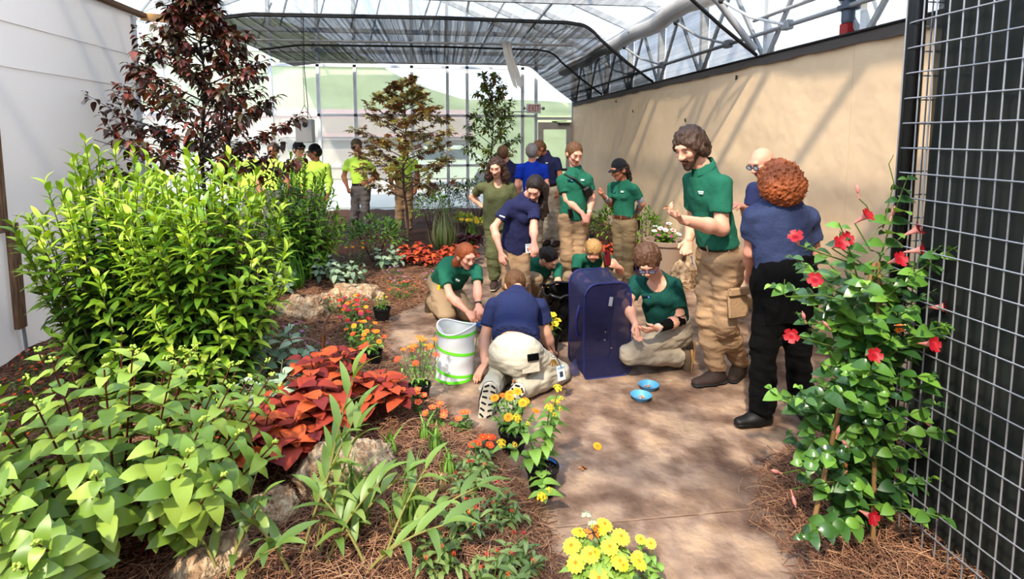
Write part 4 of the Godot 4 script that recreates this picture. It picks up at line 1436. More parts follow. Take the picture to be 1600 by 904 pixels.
func rock(label: String, at: Vector3, s: Vector3, seed_no: int, turn := 0.0) -> void:
	var o := thing("rock", label, "rock", at, "rocks edging the bed", turn)
	var m := MB.new()
	var rows := []
	var nz := FastNoiseLite.new()
	nz.seed = seed_no
	nz.frequency = 1.3
	nz.fractal_octaves = 4
	var nr := 18
	var nc := 28
	for i in nr + 1:
		var row := []
		var t := PI * i / nr
		for k in nc + 1:
			var a := TAU * k / nc
			var d := V(sin(t) * cos(a), cos(t), sin(t) * sin(a))
			# squared-off lump with ledges
			var q := V(signf(d.x) * pow(absf(d.x), 0.75), signf(d.y) * pow(absf(d.y), 0.75), signf(d.z) * pow(absf(d.z), 0.75))
			var r := 1.0 + 0.32 * nz.get_noise_3dv(d * 1.1) + 0.14 * nz.get_noise_3dv(d * 3.5 + V(5, 0, 0)) - 0.10 * absf(nz.get_noise_3dv(d * 6.0))
			row.append(q * r * s)
		rows.append(row)
	m.sheet(rows)
	var mat := M("sandstone", Color(1, 1, 1), 0.9)
	mat.uv1_triplanar = true
	mat.uv1_scale = Vector3.ONE * 2.0
	if mat.albedo_texture == null:
		mat.albedo_texture = noise_tex(0.012, 5, [[0.0, Color(0.42, 0.31, 0.22)], [0.4, Color(0.60, 0.48, 0.37)], [0.6, Color(0.72, 0.62, 0.50)], [1.0, Color(0.84, 0.76, 0.65)]], 512, 17)
		mat.heightmap_enabled = true
		mat.heightmap_texture = noise_tex(0.03, 5, [], 512, 18)
		mat.heightmap_scale = 3.0
	part("stone", m.done(), mat, o)

func butterfly(label: String, at: Vector3, span: float, bs: Basis, open: float, wing: Material, dark: Material, spot: Material) -> void:
	var o := thing("butterfly", label, "butterfly", at, "butterflies")
	var k := span / 2.0
	for s in [-1.0, 1.0]:
		var tilt := Basis(Vector3.FORWARD, open * s)
		var fw := PackedVector2Array([Vector2(0, 0.05), Vector2(0.5, 0.75), Vector2(0.95, 0.85), Vector2(1.0, 0.6), Vector2(0.75, 0.15), Vector2(0.1, -0.05)])
		var hw := PackedVector2Array([Vector2(0.05, 0.0), Vector2(0.7, 0.08), Vector2(0.78, -0.3), Vector2(0.5, -0.7), Vector2(0.15, -0.5)])
		for w in 2:
			var src: PackedVector2Array = fw if w == 0 else hw
			var edge := PackedVector2Array()
			var inner := PackedVector2Array()
			var cen := Vector2.ZERO
			for q in src:
				cen += q / src.size()
			for q in src:
				edge.append(Vector2(q.x * s, q.y) * k)
				inner.append((cen + (q - cen) * 0.78) * Vector2(s, 1) * k)
			if s < 0:
				edge.reverse()
				inner.reverse()
			var m := MB.new()
			m.plate(Vector3.ZERO, edge, 0.0012, bs * tilt * Basis(Vector3.RIGHT, -PI / 2))
			var wp := part("wing", m.done(), dark, o)
			m = MB.new()
			m.plate(bs * tilt * V(0, 0.0002, 0), inner, 0.0022, bs * tilt * Basis(Vector3.RIGHT, -PI / 2))
			part("wing_patch", m.done(), wing, wp)
			for i in 3:
				var t: Vector2 = src[(i + 1) % src.size()] * 0.9
				m = MB.new()
				m.ball(bs * tilt * V(t.x * s, 0.001, -t.y) * k, Vector3.ONE * k * 0.05, 5, 4)
				part("wing_spot", m.done(), spot, wp)
	var b := MB.new()
	b.tube([bs * V(0, 0, k * 0.45), bs * V(0, 0, 0), bs * V(0, 0, -k * 0.35)], k * 0.05, k * 0.08, 6)
	part("body", b.done(), dark, o)
	for s in [-1.0, 1.0]:
		part("antenna", tubem([bs * V(0, 0, -k * 0.35), bs * V(s * k * 0.15, 0.003, -k * 0.75)], 0.0008, 0.0008, 3), dark, o)


# ---------- the garden ----------
func G(x: float, z: float) -> Vector3:
	return V(x, bed_y(x, z), z)

func garden() -> void:
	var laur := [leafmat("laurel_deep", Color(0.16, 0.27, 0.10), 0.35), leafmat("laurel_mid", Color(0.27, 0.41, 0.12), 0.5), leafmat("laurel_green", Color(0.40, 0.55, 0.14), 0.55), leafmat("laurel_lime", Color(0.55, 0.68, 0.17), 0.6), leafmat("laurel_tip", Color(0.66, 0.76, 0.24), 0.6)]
	var twig := M("twig_green", Color(0.30, 0.30, 0.14), 0.8)
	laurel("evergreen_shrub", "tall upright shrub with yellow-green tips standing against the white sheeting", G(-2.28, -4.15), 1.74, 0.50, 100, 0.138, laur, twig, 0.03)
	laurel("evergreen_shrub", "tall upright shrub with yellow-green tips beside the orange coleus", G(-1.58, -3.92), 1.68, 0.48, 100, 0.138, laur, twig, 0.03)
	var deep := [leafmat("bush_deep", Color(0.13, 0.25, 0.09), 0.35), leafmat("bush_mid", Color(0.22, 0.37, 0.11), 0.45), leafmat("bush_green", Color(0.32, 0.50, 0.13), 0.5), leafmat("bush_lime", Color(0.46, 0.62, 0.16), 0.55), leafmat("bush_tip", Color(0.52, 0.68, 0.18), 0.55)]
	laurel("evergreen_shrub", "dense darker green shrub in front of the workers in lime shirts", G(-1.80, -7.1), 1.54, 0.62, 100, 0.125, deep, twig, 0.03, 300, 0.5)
	# broad-leaved shrub on red stems
	var hyd := [leafmat("hyd_a", Color(0.47, 0.57, 0.21), 0.5), leafmat("hyd_b", Color(0.56, 0.65, 0.26), 0.5), leafmat("hyd_c", Color(0.34, 0.45, 0.15), 0.4), leafmat("hyd_d", Color(0.40, 0.51, 0.17), 0.4)]
	paired("hydrangea", "low shrub with broad light green leaves on dark red stems", G(-1.38, -2.38), 58, 0.80, 0.68, 0.118, 0.068, 9, hyd, M("red_stem", Color(0.30, 0.10, 0.08), 0.6), {"cat": "shrub", "notch": 0.06, "bud": leafmat("bud_lime", Color(0.62, 0.72, 0.28), 0.3), "from": 0.3, "limit": 300, "thick": 0.007})
	# trees
	var purple := [leafmat("plum_a", Color(0.27, 0.15, 0.12), 0.35), leafmat("plum_b", Color(0.31, 0.19, 0.13), 0.35), leafmat("plum_c", Color(0.20, 0.16, 0.11), 0.3), leafmat("plum_d", Color(0.40, 0.17, 0.14), 0.4), leafmat("plum_e", Color(0.26, 0.24, 0.14), 0.35), leafmat("plum_f", Color(0.50, 0.26, 0.22), 0.4)]
	tree("plum_tree", "tall tree with dark purple-bronze leaves reaching the roof net", G(-2.40, -6.0), 3.34, 1.0, func(t): return 0.2 + 0.82 * sin(clampf(1.02 - t, 0, 1) * PI * 0.58), 60, 5200, [leaf_mesh(0.095, 0.046, 5, 0.25, 0.5), leaf_mesh(0.08, 0.043, 5, 0.3, 0.3), leaf_mesh(0.105, 0.05, 5, 0.2, 0.8)], purple, M("bark_dark", Color(0.13, 0.09, 0.08), 0.85), 0.55, 0.03)
	var map := [leafmat("maple_a", Color(0.62, 0.60, 0.36), 0.65), leafmat("maple_b", Color(0.52, 0.34, 0.22), 0.55), leafmat("maple_c", Color(0.68, 0.64, 0.42), 0.65), leafmat("maple_d", Color(0.42, 0.25, 0.17), 0.45), leafmat("maple_e", Color(0.55, 0.48, 0.28), 0.6)]
	tree("maple_tree", "young maple with bronze and olive leaves in the middle of the bed", G(-0.55, -8.5), 2.66, 0.75, func(t): return 0.16 + 0.78 * sin(clampf(1.05 - t * 0.95, 0, 1) * PI * 0.62), 38, 1900, [maple_mesh(0.07), maple_mesh(0.058), maple_mesh(0.078)], map, M("bark_grey", Color(0.33, 0.26, 0.21), 0.85), 0.45, 0.028)
	var mag := [leafmat("mag_a", Color(0.40, 0.50, 0.19), 0.55), leafmat("mag_b", Color(0.46, 0.55, 0.22), 0.5), leafmat("mag_c", Color(0.28, 0.36, 0.13), 0.4), leafmat("mag_d", Color(0.40, 0.28, 0.14), 0.4)]
	tree("slender_tree", "slender young tree with green oval leaves near the EXIT sign", G(0.92, -10.0), 2.95, 1.0, func(t): return 0.2 + 0.45 * sin(clampf(1.0 - t * 0.9, 0, 1) * PI * 0.7), 34, 1900, [leaf_mesh(0.1, 0.045, 5, 0.25, 0.4), leaf_mesh(0.085, 0.045, 5, 0.25, 0.2)], mag, M("bark_grey", Color(0.33, 0.26, 0.21), 0.85), 0.8, 0.02, 250)
	# orange coleus
	var col := [leafmat("coleus_a", Color(0.62, 0.235, 0.10), 0.3, 0.75), leafmat("coleus_b", Color(0.68, 0.285, 0.11), 0.3, 0.75), leafmat("coleus_c", Color(0.54, 0.17, 0.09), 0.3, 0.75), leafmat("coleus_d", Color(0.42, 0.10, 0.09), 0.3, 0.75)]
	var cst := M("coleus_stem", Color(0.35, 0.10, 0.12), 0.7)
	var co := {"cat": "plant", "group": "orange coleus of the near bed", "peak": 0.42, "droop": 0.2, "notch": 0.05, "from": 0.62, "flat": 0.6}
	paired("coleus", "orange coleus nearest the light green shrub, purple at its base", G(-0.98, -2.86), 9, 0.31, 0.22, 0.16, 0.118, 3, col, cst, co)
	paired("coleus", "large orange coleus in the middle of the orange cluster", G(-0.80, -3.15), 12, 0.35, 0.28, 0.165, 0.122, 3, col, cst, co)
	paired("coleus", "orange coleus at the far end of the cluster, below the bronze plant", G(-0.74, -3.52), 10, 0.38, 0.22, 0.155, 0.115, 3, col, cst, co)
	paired("coleus", "orange coleus beside the black pot of orange lantana", G(-0.42, -3.42), 9, 0.28, 0.18, 0.14, 0.105, 3, col, cst, co)
	var cf := {"cat": "plant", "group": "coleus of the far beds", "peak": 0.42, "droop": 0.4, "from": 0.5, "limit": 120, "flat": 0.6}
	var colf := [col[0], col[1], leafmat("coleus_e", Color(0.72, 0.24, 0.11), 0.35, 0.75), col[2]]
	var fl := ["red-orange coleus behind the kneeling ginger-haired woman", "red-orange coleus next to the olive scrubs", "low red-orange coleus below the ornamental grass", "red-orange coleus behind the blond crouching woman", "red-orange coleus at the foot of the tan wall"]
	var fp := [[-0.02, -7.45], [0.26, -7.9], [-0.4, -7.7], [2.32, -7.5], [2.66, -7.35]]
	for i in 5:
		paired("coleus", fl[i], V(fp[i][0], bed_y(fp[i][0], fp[i][1]) if i < 3 else 0.04, fp[i][1]), 12, 0.28, 0.33, 0.12, 0.085, 4, colf, cst, cf)
	# grey-leaved sage
	var sag := [leafmat("sage_a", Color(0.48, 0.56, 0.46), 0.3, 0.8), leafmat("sage_b", Color(0.57, 0.64, 0.53), 0.3, 0.8), leafmat("sage_c", Color(0.38, 0.48, 0.36), 0.3, 0.8)]
	var sl := ["grey-leaved plant between the tall shrub and the orange coleus", "grey-leaved plant behind the pale rocks", "grey-leaved plant next to the small grass clump", "grey-leaved plant at the foot of the dark shrub", "grey-leaved plant under the tall shrub beside the pink flowers", "grey-leaved plant at the feet of the maple"]
	var sp := [[-1.05, -3.42], [-1.15, -6.65], [-1.45, -6.9], [-1.9, -6.35], [-1.22, -4.2], [-0.75, -7.5]]
	for i in 6:
		paired("sage", sl[i], G(sp[i][0], sp[i][1]), 9, 0.32, 0.26, 0.115, 0.062, 4, sag, M("sage_stem", Color(0.42, 0.46, 0.34), 0.8), {"cat": "plant", "group": "grey-leaved plants", "droop": 0.4, "peak": 0.5, "limit": 100})
	# canes in front
	var gin := [leafmat("cane_a", Color(0.40, 0.50, 0.22), 0.45), leafmat("cane_b", Color(0.48, 0.56, 0.27), 0.5), leafmat("cane_c", Color(0.33, 0.43, 0.18), 0.4)]
	var cs := M("cane_stem", Color(0.50, 0.48, 0.26), 0.7)
	cane("ginger_cane", "arching canes with long narrow leaves in front of the big rock", G(-0.56, -2.28), [[0.02, 0, 0.52, 0.18, -0.12], [-0.05, 0.02, 0.62, 0.22, -0.2], [0.0, -0.04, 0.74, 0.12, -0.12], [0.06, 0.05, 0.42, 0.35, 0.0], [-0.08, 0.08, 0.36, -0.3, 0.05], [0.1, -0.03, 0.4, 0.5, -0.1]], 0.17, 0.036, gin, cs)
	cane("ginger_cane", "leaning canes with long narrow leaves pointing at the red-flowered plants", G(-0.28, -2.2), [[0, 0, 0.5, 0.75, -0.1], [-0.04, 0.05, 0.42, 0.6, 0.2], [0.02, 0.0, 0.38, 0.3, -0.25], [-0.06, 0, 0.34, -0.4, -0.2]], 0.18, 0.038, gin, cs)
	cane("ginger_cane", "short canes with long narrow leaves next to the light green shrub", G(-0.88, -2.2), [[0, 0, 0.34, 0.25, 0], [0.04, 0.04, 0.3, 0.5, 0.2], [-0.03, 0, 0.3, -0.3, -0.1], [0, -0.05, 0.36, 0.1, -0.3]], 0.15, 0.038, gin, cs)
	tuft("grass_clump", "loose green grass growing in front of the big rock", "grass", G(-0.42, -2.42), 0.3, 0.009, 90, [gin[0], gin[2]], 0.9)
	tuft("grass_clump", "loose green grass between the canes and the paving plants", "grass", G(-0.15, -2.36), 0.26, 0.009, 80, [gin[0], gin[2]], 1.0)
	# bronze plant with thick stem
	var brz := thing("canna", "bronze-leaved plant with a thick upright stem above the coleus", "plant", G(-0.83, -3.75))
	var bmz := leafmat("bronze_leaf", Color(0.25, 0.15, 0.13), 0.3, 0.5)
	var bpts := arc(Vector3.ZERO, V(0.03, 1, 0), 0.42, V(0.05, 0, 0), 6)
	part("stem", tubem(bpts, 0.016, 0.013, 8), M("bronze_stem", Color(0.30, 0.17, 0.09), 0.5), brz)
	for q in [[0.95, 1.5, 0.9, 0.0, 1.3], [0.8, -1.6, 0.7, 0.1, 1.2], [0.6, 0.7, 0.5, 0.9, 0.9], [0.9, 0.3, 1.6, -0.3, 1.0]]:
		part("leaf", leaf_mesh(0.26, 0.03, 7, 0.5, 0.3, 0.4), bmz, brz, lxf(along(bpts, q[0]), V(q[1], q[2], q[3]), Vector3.UP, q[4]))
	part("leaf", leaf_mesh(0.3, 0.022, 7, 0.5, 0.9, 0.3), gin[0], brz, lxf(along(bpts, 0.5), V(1, 0.8, 0.2), Vector3.UP, 1.0))
	# rocks
	rock("long pale rock behind the arching canes", G(-0.50, -2.78) + V(0, 0.06, 0), V(0.25, 0.13, 0.14), 3, -0.1)
	rock("pale rock between the coleus and the canes", G(-0.83, -2.58) + V(0, 0.0, 0), V(0.13, 0.11, 0.11), 8, 0.5)
	rock("pale slanting rock beside the light green shrub", G(-0.98, -2.28), V(0.16, 0.10, 0.11), 12, 0.7)
	rock("brown boulder behind the tall shrub", G(-1.38, -5.55), V(0.24, 0.19, 0.18), 15, 0.2)
	rock("brown boulder next to the red zinnias", G(-0.95, -6.05), V(0.3, 0.15, 0.18), 21, -0.2)
	rock("small brown boulder between the two larger ones", G(-1.18, -5.8), V(0.16, 0.12, 0.13), 26, 0.0)
	rock("grey stone by the far planter", V(2.55, 0.08, -6.2), V(0.2, 0.14, 0.16), 33, 0.4)
	rock("grey stone leaning on the tan wall", V(2.95, 0.1, -6.35), V(0.2, 0.2, 0.15), 37, 0.9)
	# shrubs and grasses further back
	var lg := [leaf_mesh(0.09, 0.03, 4, 0.25, 0.3), leaf_mesh(0.075, 0.028, 4, 0.3, 0.5)]
	dome("leafy_bush", "loose green bush between the dark shrub and the maple", "shrub", G(-0.98, -8.0), V(0.5, 0.34, 0.45), 620, lg, [deep[1], deep[2], leafmat("bush_soft", Color(0.40, 0.50, 0.24), 0.5)], 150, "bushes of the far bed")
	dome("leafy_bush", "tall green bush at the side of the maple", "shrub", G(-0.2, -10.5), V(0.5, 0.42, 0.45), 420, lg, [deep[2], deep[3], mag[1]], 100, "bushes of the far bed")
	dome("leafy_bush", "dark rounded bush beside the yellow-green cushions", "shrub", G(0.05, -11.4), V(0.55, 0.45, 0.5), 420, lg, [deep[0], deep[1], mag[2]], 100, "bushes of the far bed")
	dome("leafy_bush", "dark rounded bush behind the woman in olive scrubs", "shrub", G(0.75, -11.5), V(0.6, 0.5, 0.5), 420, lg, [deep[0], deep[1], mag[0]], 100, "bushes of the far bed")
	dome("leafy_bush", "green bush in front of the tan wall behind the young woman in the cap", "shrub", V(2.62, 0.03, -8.0), V(0.42, 0.42, 0.4), 420, lg, [deep[2], deep[3], deep[1]], 100, "bushes of the far bed")
	dome("leafy_bush", "light green bush against the wall beside the white-flowered planter", "shrub", V(2.98, 0.03, -7.75), V(0.28, 0.4, 0.3), 260, lg, [deep[2], deep[3]], 100, "bushes of the far bed")
	var sm := [leaf_mesh(0.035, 0.022, 3, 0.2, 0.2)]
	var lime := [leafmat("spirea_a", Color(0.66, 0.72, 0.14), 0.5), leafmat("spirea_b", Color(0.56, 0.66, 0.14), 0.5)]
	dome("spirea", "yellow-green cushion shrub nearer the maple", "shrub", G(0.42, -10.6), V(0.26, 0.16, 0.24), 420, sm, lime, 60, "yellow-green cushion shrubs")
	dome("spirea", "yellow-green cushion shrub nearer the woman in olive", "shrub", G(0.88, -10.55), V(0.26, 0.15, 0.24), 420, sm, lime, 60, "yellow-green cushion shrubs")
	var fg := [leafmat("fgrass_a", Color(0.46, 0.48, 0.30), 0.4), leafmat("fgrass_b", Color(0.60, 0.58, 0.42), 0.4), leafmat("fgrass_c", Color(0.36, 0.44, 0.22), 0.4)]
	tuft("fountain_grass", "arching buff ornamental grass below the maple", "grass", G(0.02, -8.55), 0.55, 0.022, 130, fg, 1.1, "", 130)
	tuft("grass_clump", "small dark green grass clump beside the grey-leaved plants", "grass", G(-1.70, -6.55), 0.42, 0.012, 110, [deep[1], deep[2]], 0.7, "", 110)
	tuft("daylily", "strappy green plant with yellow flowers behind the red-orange coleus", "plant", G(0.52, -9.2), 0.4, 0.02, 40, [deep[2], deep[3]], 0.8, "", 40)
	var yel := leafmat("petal_yellow", Color(0.90, 0.74, 0.10), 0.3, 0.7)
	var dl := get_node("daylily")
	for i in 7:
		var e := V(R(-0.2, 0.25), R(0.34, 0.46), R(-0.2, 0.2))
		flower(dl, e, V(R(-0.4, 0.4), 1, 0.6), petal5_mesh(0.045), yel, null, 0.006, V(0, 0.1, 0))
	var wine := [leafmat("wine_a", Color(0.22, 0.07, 0.10), 0.3), leafmat("wine_b", Color(0.30, 0.10, 0.13), 0.3)]
	dome("heuchera", "dark wine-coloured plant in front of the strappy yellow-flowered one", "plant", G(0.40, -8.75), V(0.3, 0.13, 0.25), 220, [leaf_mesh(0.07, 0.06, 5, 0.1, 0.3)], wine, 100)
	flowers()

func flowers() -> void:
	var zl := [leafmat("zin_leaf_a", Color(0.38, 0.52, 0.20), 0.45), leafmat("zin_leaf_b", Color(0.46, 0.60, 0.26), 0.45), leafmat("zin_leaf_c", Color(0.30, 0.44, 0.16), 0.4)]
	var lm := [leaf_mesh(0.06, 0.024, 4, 0.25, 0.35), leaf_mesh(0.05, 0.022, 4, 0.3, 0.5)]
	var lms := [leaf_mesh(0.045, 0.016, 4, 0.25, 0.35), leaf_mesh(0.038, 0.016, 4, 0.3, 0.5)]
	var org := leafmat("petal_orange", Color(0.93, 0.47, 0.06), 0.35, 0.7)
	var orr := leafmat("petal_red_orange", Color(0.90, 0.30, 0.09), 0.35, 0.7)
	var amb := leafmat("petal_amber", Color(0.95, 0.60, 0.08), 0.35, 0.7)
	var red := leafmat("petal_red", Color(0.80, 0.08, 0.11), 0.35, 0.7)
	var pnk := leafmat("petal_pink", Color(0.85, 0.18, 0.36), 0.35, 0.7)
	var yel := leafmat("petal_yellow", Color(0.90, 0.74, 0.10), 0.3, 0.7)
	var ylp := leafmat("petal_pale_yellow", Color(0.95, 0.86, 0.22), 0.3, 0.7)
	var lil := leafmat("petal_lilac", Color(0.74, 0.48, 0.72), 0.3, 0.7)
	var cmy := M("centre_gold", Color(0.72, 0.45, 0.05), 0.8)
	var zm := zinnia_mesh(0.03)
	var zs := zinnia_mesh(0.024)
	var cl := cluster_mesh(0.024, 12)
	var cls := cluster_mesh(0.014, 8)
	var p5 := petal5_mesh(0.026)
	var p5s := petal5_mesh(0.012)
	var blk := M("nursery_pot", Color(0.035, 0.035, 0.04), 0.55)
	# the row of pots along the path
	bedder("lantana", "orange lantana in a black pot in front of the white basket", G(-0.17, -3.73) * V(1, 0, 1), 0.44, 0.17, 120, lms, zl, [[cl, org, yel, 0.006, 6], [cl, orr, org, 0.006, 5], [cls, amb, null, 0.0, 4]], {"pot": [0.078, 0.135], "potmat": blk, "stems": 11, "limit": 120})
	bedder("zinnia", "orange zinnia in a black pot behind the kneeling person's shoes", V(0.40, 0, -3.06), 0.33, 0.15, 130, lm, zl, [[zm, amb, cmy, 0.009, 7], [zs, org, cmy, 0.007, 2]], {"pot": [0.085, 0.13], "potmat": blk, "stems": 10, "limit": 130})
	bedder("zinnia", "pale yellow zinnia with butterflies on it", V(0.60, 0.0, -1.92), 0.30, 0.18, 260, [leaf_mesh(0.07, 0.032, 4, 0.25, 0.3), lm[0]], [leafmat("zin_pale_a", Color(0.50, 0.62, 0.26), 0.5), leafmat("zin_pale_b", Color(0.58, 0.70, 0.34), 0.5)], [[zinnia_mesh(0.038), ylp, cmy, 0.009, 12], [zs, yel, cmy, 0.007, 5]], {"pot": [0.085, 0.13], "potmat": blk, "stems": 11, "limit": 150})
	bedder("zinnia", "small pale yellow zinnia cut off by the bottom edge", V(0.80, 0.0, -1.98), 0.2, 0.09, 40, lm, [zl[1]], [[zs, ylp, cmy, 0.007, 3]], {"stems": 5})
	bedder("zinnia", "red zinnia nearest the brown boulder", G(-0.86, -5.28), 0.26, 0.16, 80, lm, zl, [[zs, red, cmy, 0.006, 6], [zs, pnk, cmy, 0.006, 2], [zs, amb, cmy, 0.006, 3]], {"stems": 9, "limit": 80})
	bedder("zinnia", "pink and red zinnia in the middle of the path-side row", G(-0.80, -4.95), 0.26, 0.17, 90, lm, zl, [[zs, pnk, cmy, 0.006, 5], [zs, red, cmy, 0.006, 5], [zs, org, cmy, 0.006, 3]], {"stems": 9, "limit": 90})
	bedder("zinnia", "orange zinnia with many leaves in the path-side row", G(-0.70, -4.60), 0.26, 0.17, 110, lm, zl, [[zs, org, cmy, 0.006, 6], [zs, orr, cmy, 0.006, 3], [zs, amb, cmy, 0.006, 2]], {"stems": 9, "limit": 110})
	bedder("zinnia", "orange zinnia in a black pot at the end of the path-side row", V(-0.56, 0.02, -4.36), 0.27, 0.14, 70, lm, zl, [[zs, org, cmy, 0.006, 5], [zs, orr, cmy, 0.006, 2]], {"pot": [0.075, 0.12], "potmat": blk, "stems": 8, "limit": 70})
	bedder("marigold", "yellow-flowered plant in a black pot near the curve of the path", V(-0.60, 0.01, -5.42), 0.28, 0.1, 60, lms, zl, [[cls, yel, null, 0.0, 4]], {"pot": [0.085, 0.15], "potmat": blk, "stems": 7, "limit": 60})
	# begonias along the edge
	var bl := ["coral begonia against the pot of orange lantana", "coral begonia with three open flowers on the edge of the bed", "single coral begonia on the edge of the bed", "red begonia close to the pot of orange zinnia"]
	var bp := [[-0.20, -3.47, 7], [-0.05, -3.34, 6], [0.12, -3.28, 3], [0.22, -2.97, 6]]
	for i in 4:
		bedder("begonia", bl[i], G(bp[i][0], bp[i][1]), 0.12, 0.08, 26, [leaf_mesh(0.045, 0.034, 4, 0.2, 0.3)], [zl[2], leafmat("begonia_leaf", Color(0.20, 0.27, 0.12), 0.35)], [[p5, leafmat("petal_coral", Color(0.94, 0.36, 0.19), 0.35, 0.6) if i < 3 else orr, yel, 0.005, bp[i][2]]], {"stems": 6, "group": "begonias on the bed edge"})
	# lantana standard in a pot with a blue tag
	var st := thing("lantana", "leggy yellow lantana in a black pot with a blue tag", "flowering plant", V(0.50, 0, -2.66))
	pot(st, 0.085, 0.15, blk)
	part("tag", leaf_mesh(0.12, 0.03, 3, 0.0, 0.8, 0.5), M("tag_plastic", Color(0.16, 0.42, 0.78), 0.4), st, lxf(V(-0.02, 0.15, -0.05), V(0.7, 0.5, 0.2), Vector3.UP, 1.0))
	var lv := Leaves.new()
	var big := [leaf_mesh(0.11, 0.062, 7, 0.2, 0.35, 0.4, 0.05), leaf_mesh(0.09, 0.055, 7, 0.25, 0.5, 0.4, 0.05)]
	var sg := leafmat("stem_green", Color(0.28, 0.42, 0.14), 0.2)
	for q in [[V(-0.3, 1, 0.1), 0.34], [V(0.15, 1, -0.1), 0.42], [V(0.05, 1, 0.1), 0.36], [V(-0.6, 0.8, 0.2), 0.30], [V(-0.15, 0.35, 0.9), 0.26], [V(0.2, 0.9, -0.3), 0.34]]:
		var pts := arc(V(0, 0.12, 0), q[0], q[1], V(q[0].x * 0.8, -0.4 if q[0].y < 0.5 else 0.0, q[0].z * 0.5), 6)
		part("stem", tubem(pts, 0.004, 0.003, 5), sg, st)
		for k in 5:
			for e in [-1.0, 1.0]:
				var a: float = k * 1.57 + (0.0 if e > 0 else PI)
				lv.add(lxf(along(pts, 0.25 + k * 0.16), V(cos(a), 0.15, sin(a)), Vector3.UP, R(0.6, 1.05)), rng.randi() % 2, rng.randi() % 2)
		flower(st, pts[5] + V(0, 0.012, 0), V(0.1, 1, 0.4), cl, yel, amb, 0.006)
		flower(st, along(pts, 0.85) + V(0.03, 0.03, 0.02), V(0.3, 1, 0.4), cls, yel, null)
	foliage(st, lv, big, [zl[0], zl[1]], "leaf")
	# red-flowered low plants across the front of the bed
	var rl := ["low red-flowered plant with a butterfly above it", "low red-flowered plant at the very front beside the canes", "red-flowered plant with upright leaf rosettes near the lantana pot", "low red-flowered plant close to the paving edge", "low red-flowered plant in front of the red begonia", "low red-flowered plant between the canes and the paving", "red-flowered plant at the bottom edge beside the yellow zinnia"]
	var rp := [[0.10, -2.60], [-0.04, -2.12], [0.26, -2.40], [0.30, -2.12], [0.16, -2.78], [0.08, -2.32], [0.17, -2.02]]
	var rlm := [leaf_mesh(0.06, 0.02, 4, 0.25, 0.3), leaf_mesh(0.075, 0.022, 4, 0.25, 0.4)]
	for i in 7:
		bedder("pentas", rl[i], G(rp[i][0], rp[i][1]), 0.15, 0.15, 60, rlm, [leafmat("pent_a", Color(0.38, 0.46, 0.24), 0.4), leafmat("pent_b", Color(0.32, 0.41, 0.20), 0.35), leafmat("pent_c", Color(0.46, 0.53, 0.30), 0.4)], [[cluster_mesh(0.010, 7), red, null, 0.0, 3], [cluster_mesh(0.010, 7), orr, null, 0.0, 1]], {"stems": 9, "limit": 90, "group": "low red-flowered plants"})
	# young green plants in the straw
	var yl2 := ["small leafy seedling in the straw behind the rock", "small leafy seedling in the straw beside the coral begonias", "small leafy seedling halfway between rock and begonias", "small leafy seedling next to the dried white tuft", "yellow-green seedling near the white sheeting"]
	var yp := [[-0.30, -2.98], [-0.05, -2.98], [-0.12, -3.15], [0.02, -2.75], [-2.05, -3.7]]
	for i in 5:
		tuft("seedling", yl2[i], "plant", G(yp[i][0], yp[i][1]), 0.13, 0.02, 22, [zl[0], zl[1]], 0.9, "small seedlings in the straw")
	tuft("dry_tuft", "dried pale straw tuft near the paving", "grass", G(-0.02, -2.62), 0.09, 0.006, 60, [leafmat("dry_straw", Color(0.72, 0.60, 0.42), 0.3)], 1.2)
	# lilac ground cover
	var ll2 := ["lilac-flowered ground cover in front of the brown boulder", "lilac-flowered ground cover beside the path-side zinnias", "lilac-flowered ground cover under the tall shrub", "pink-flowered ground cover behind the ginger-haired woman", "pink-flowered ground cover below the loose green bush", "pink-flowered ground cover near the curve of the path"]
	var lp := [[-1.32, -4.95], [-1.05, -4.45], [-1.0, -4.05], [-0.15, -6.75], [-0.62, -7.0], [-0.5, -6.55]]
	for i in 6:
		bedder("verbena", ll2[i], G(lp[i][0], lp[i][1]), 0.12, 0.26, 90, [leaf_mesh(0.04, 0.016, 3, 0.2, 0.4)], [leafmat("verb_leaf", Color(0.30, 0.38, 0.22), 0.35), leafmat("verb_leaf2", Color(0.24, 0.30, 0.20), 0.35)], [[cls, lil, null, 0.0, 12 if i < 3 else 8]], {"stems": 12, "limit": 60, "group": "lilac ground cover"})
	# tiny orange flowers in the back corner and behind the rocks
	var ol := ["fine-leaved plant with tiny orange flowers by the white sheeting", "fine-leaved plant with tiny orange flowers behind the hydrangea", "fine-leaved plant with tiny orange flowers in front of the brown boulders", "fine-leaved plant with tiny orange flowers near the black pot", "fine-leaved plant with tiny orange flowers at the edge of the picture"]
	var op := [[-2.95, -4.35], [-2.75, -3.75], [-1.05, -5.55], [-0.45, -6.1], [-2.35, -3.05]]
	for i in 5:
		bedder("cuphea", ol[i], G(op[i][0], op[i][1]), 0.22, 0.26, 110, [leaf_mesh(0.035, 0.011, 3, 0.2, 0.4)], [leafmat("cup_leaf", Color(0.34, 0.42, 0.18), 0.4), leafmat("cup_leaf2", Color(0.42, 0.34, 0.18), 0.4)], [[petal5_mesh(0.011), orr, null, 0.0, 22]], {"stems": 14, "limit": 60, "group": "tiny orange-flowered plants"})
	# far yellow flowers in the dark bed
	bedder("marigold", "small yellow flowers between the dark shrub and the loose bush", G(-1.15, -7.6), 0.3, 0.2, 60, lms, zl, [[zs, amb, cmy, 0.006, 5]], {"stems": 7, "limit": 40})
	bedder("zinnia", "orange zinnia at the feet of the woman in olive scrubs", G(0.15, -6.9), 0.16, 0.12, 40, lm, zl, [[zs, amb, cmy, 0.006, 4]], {"stems": 6, "limit": 40})
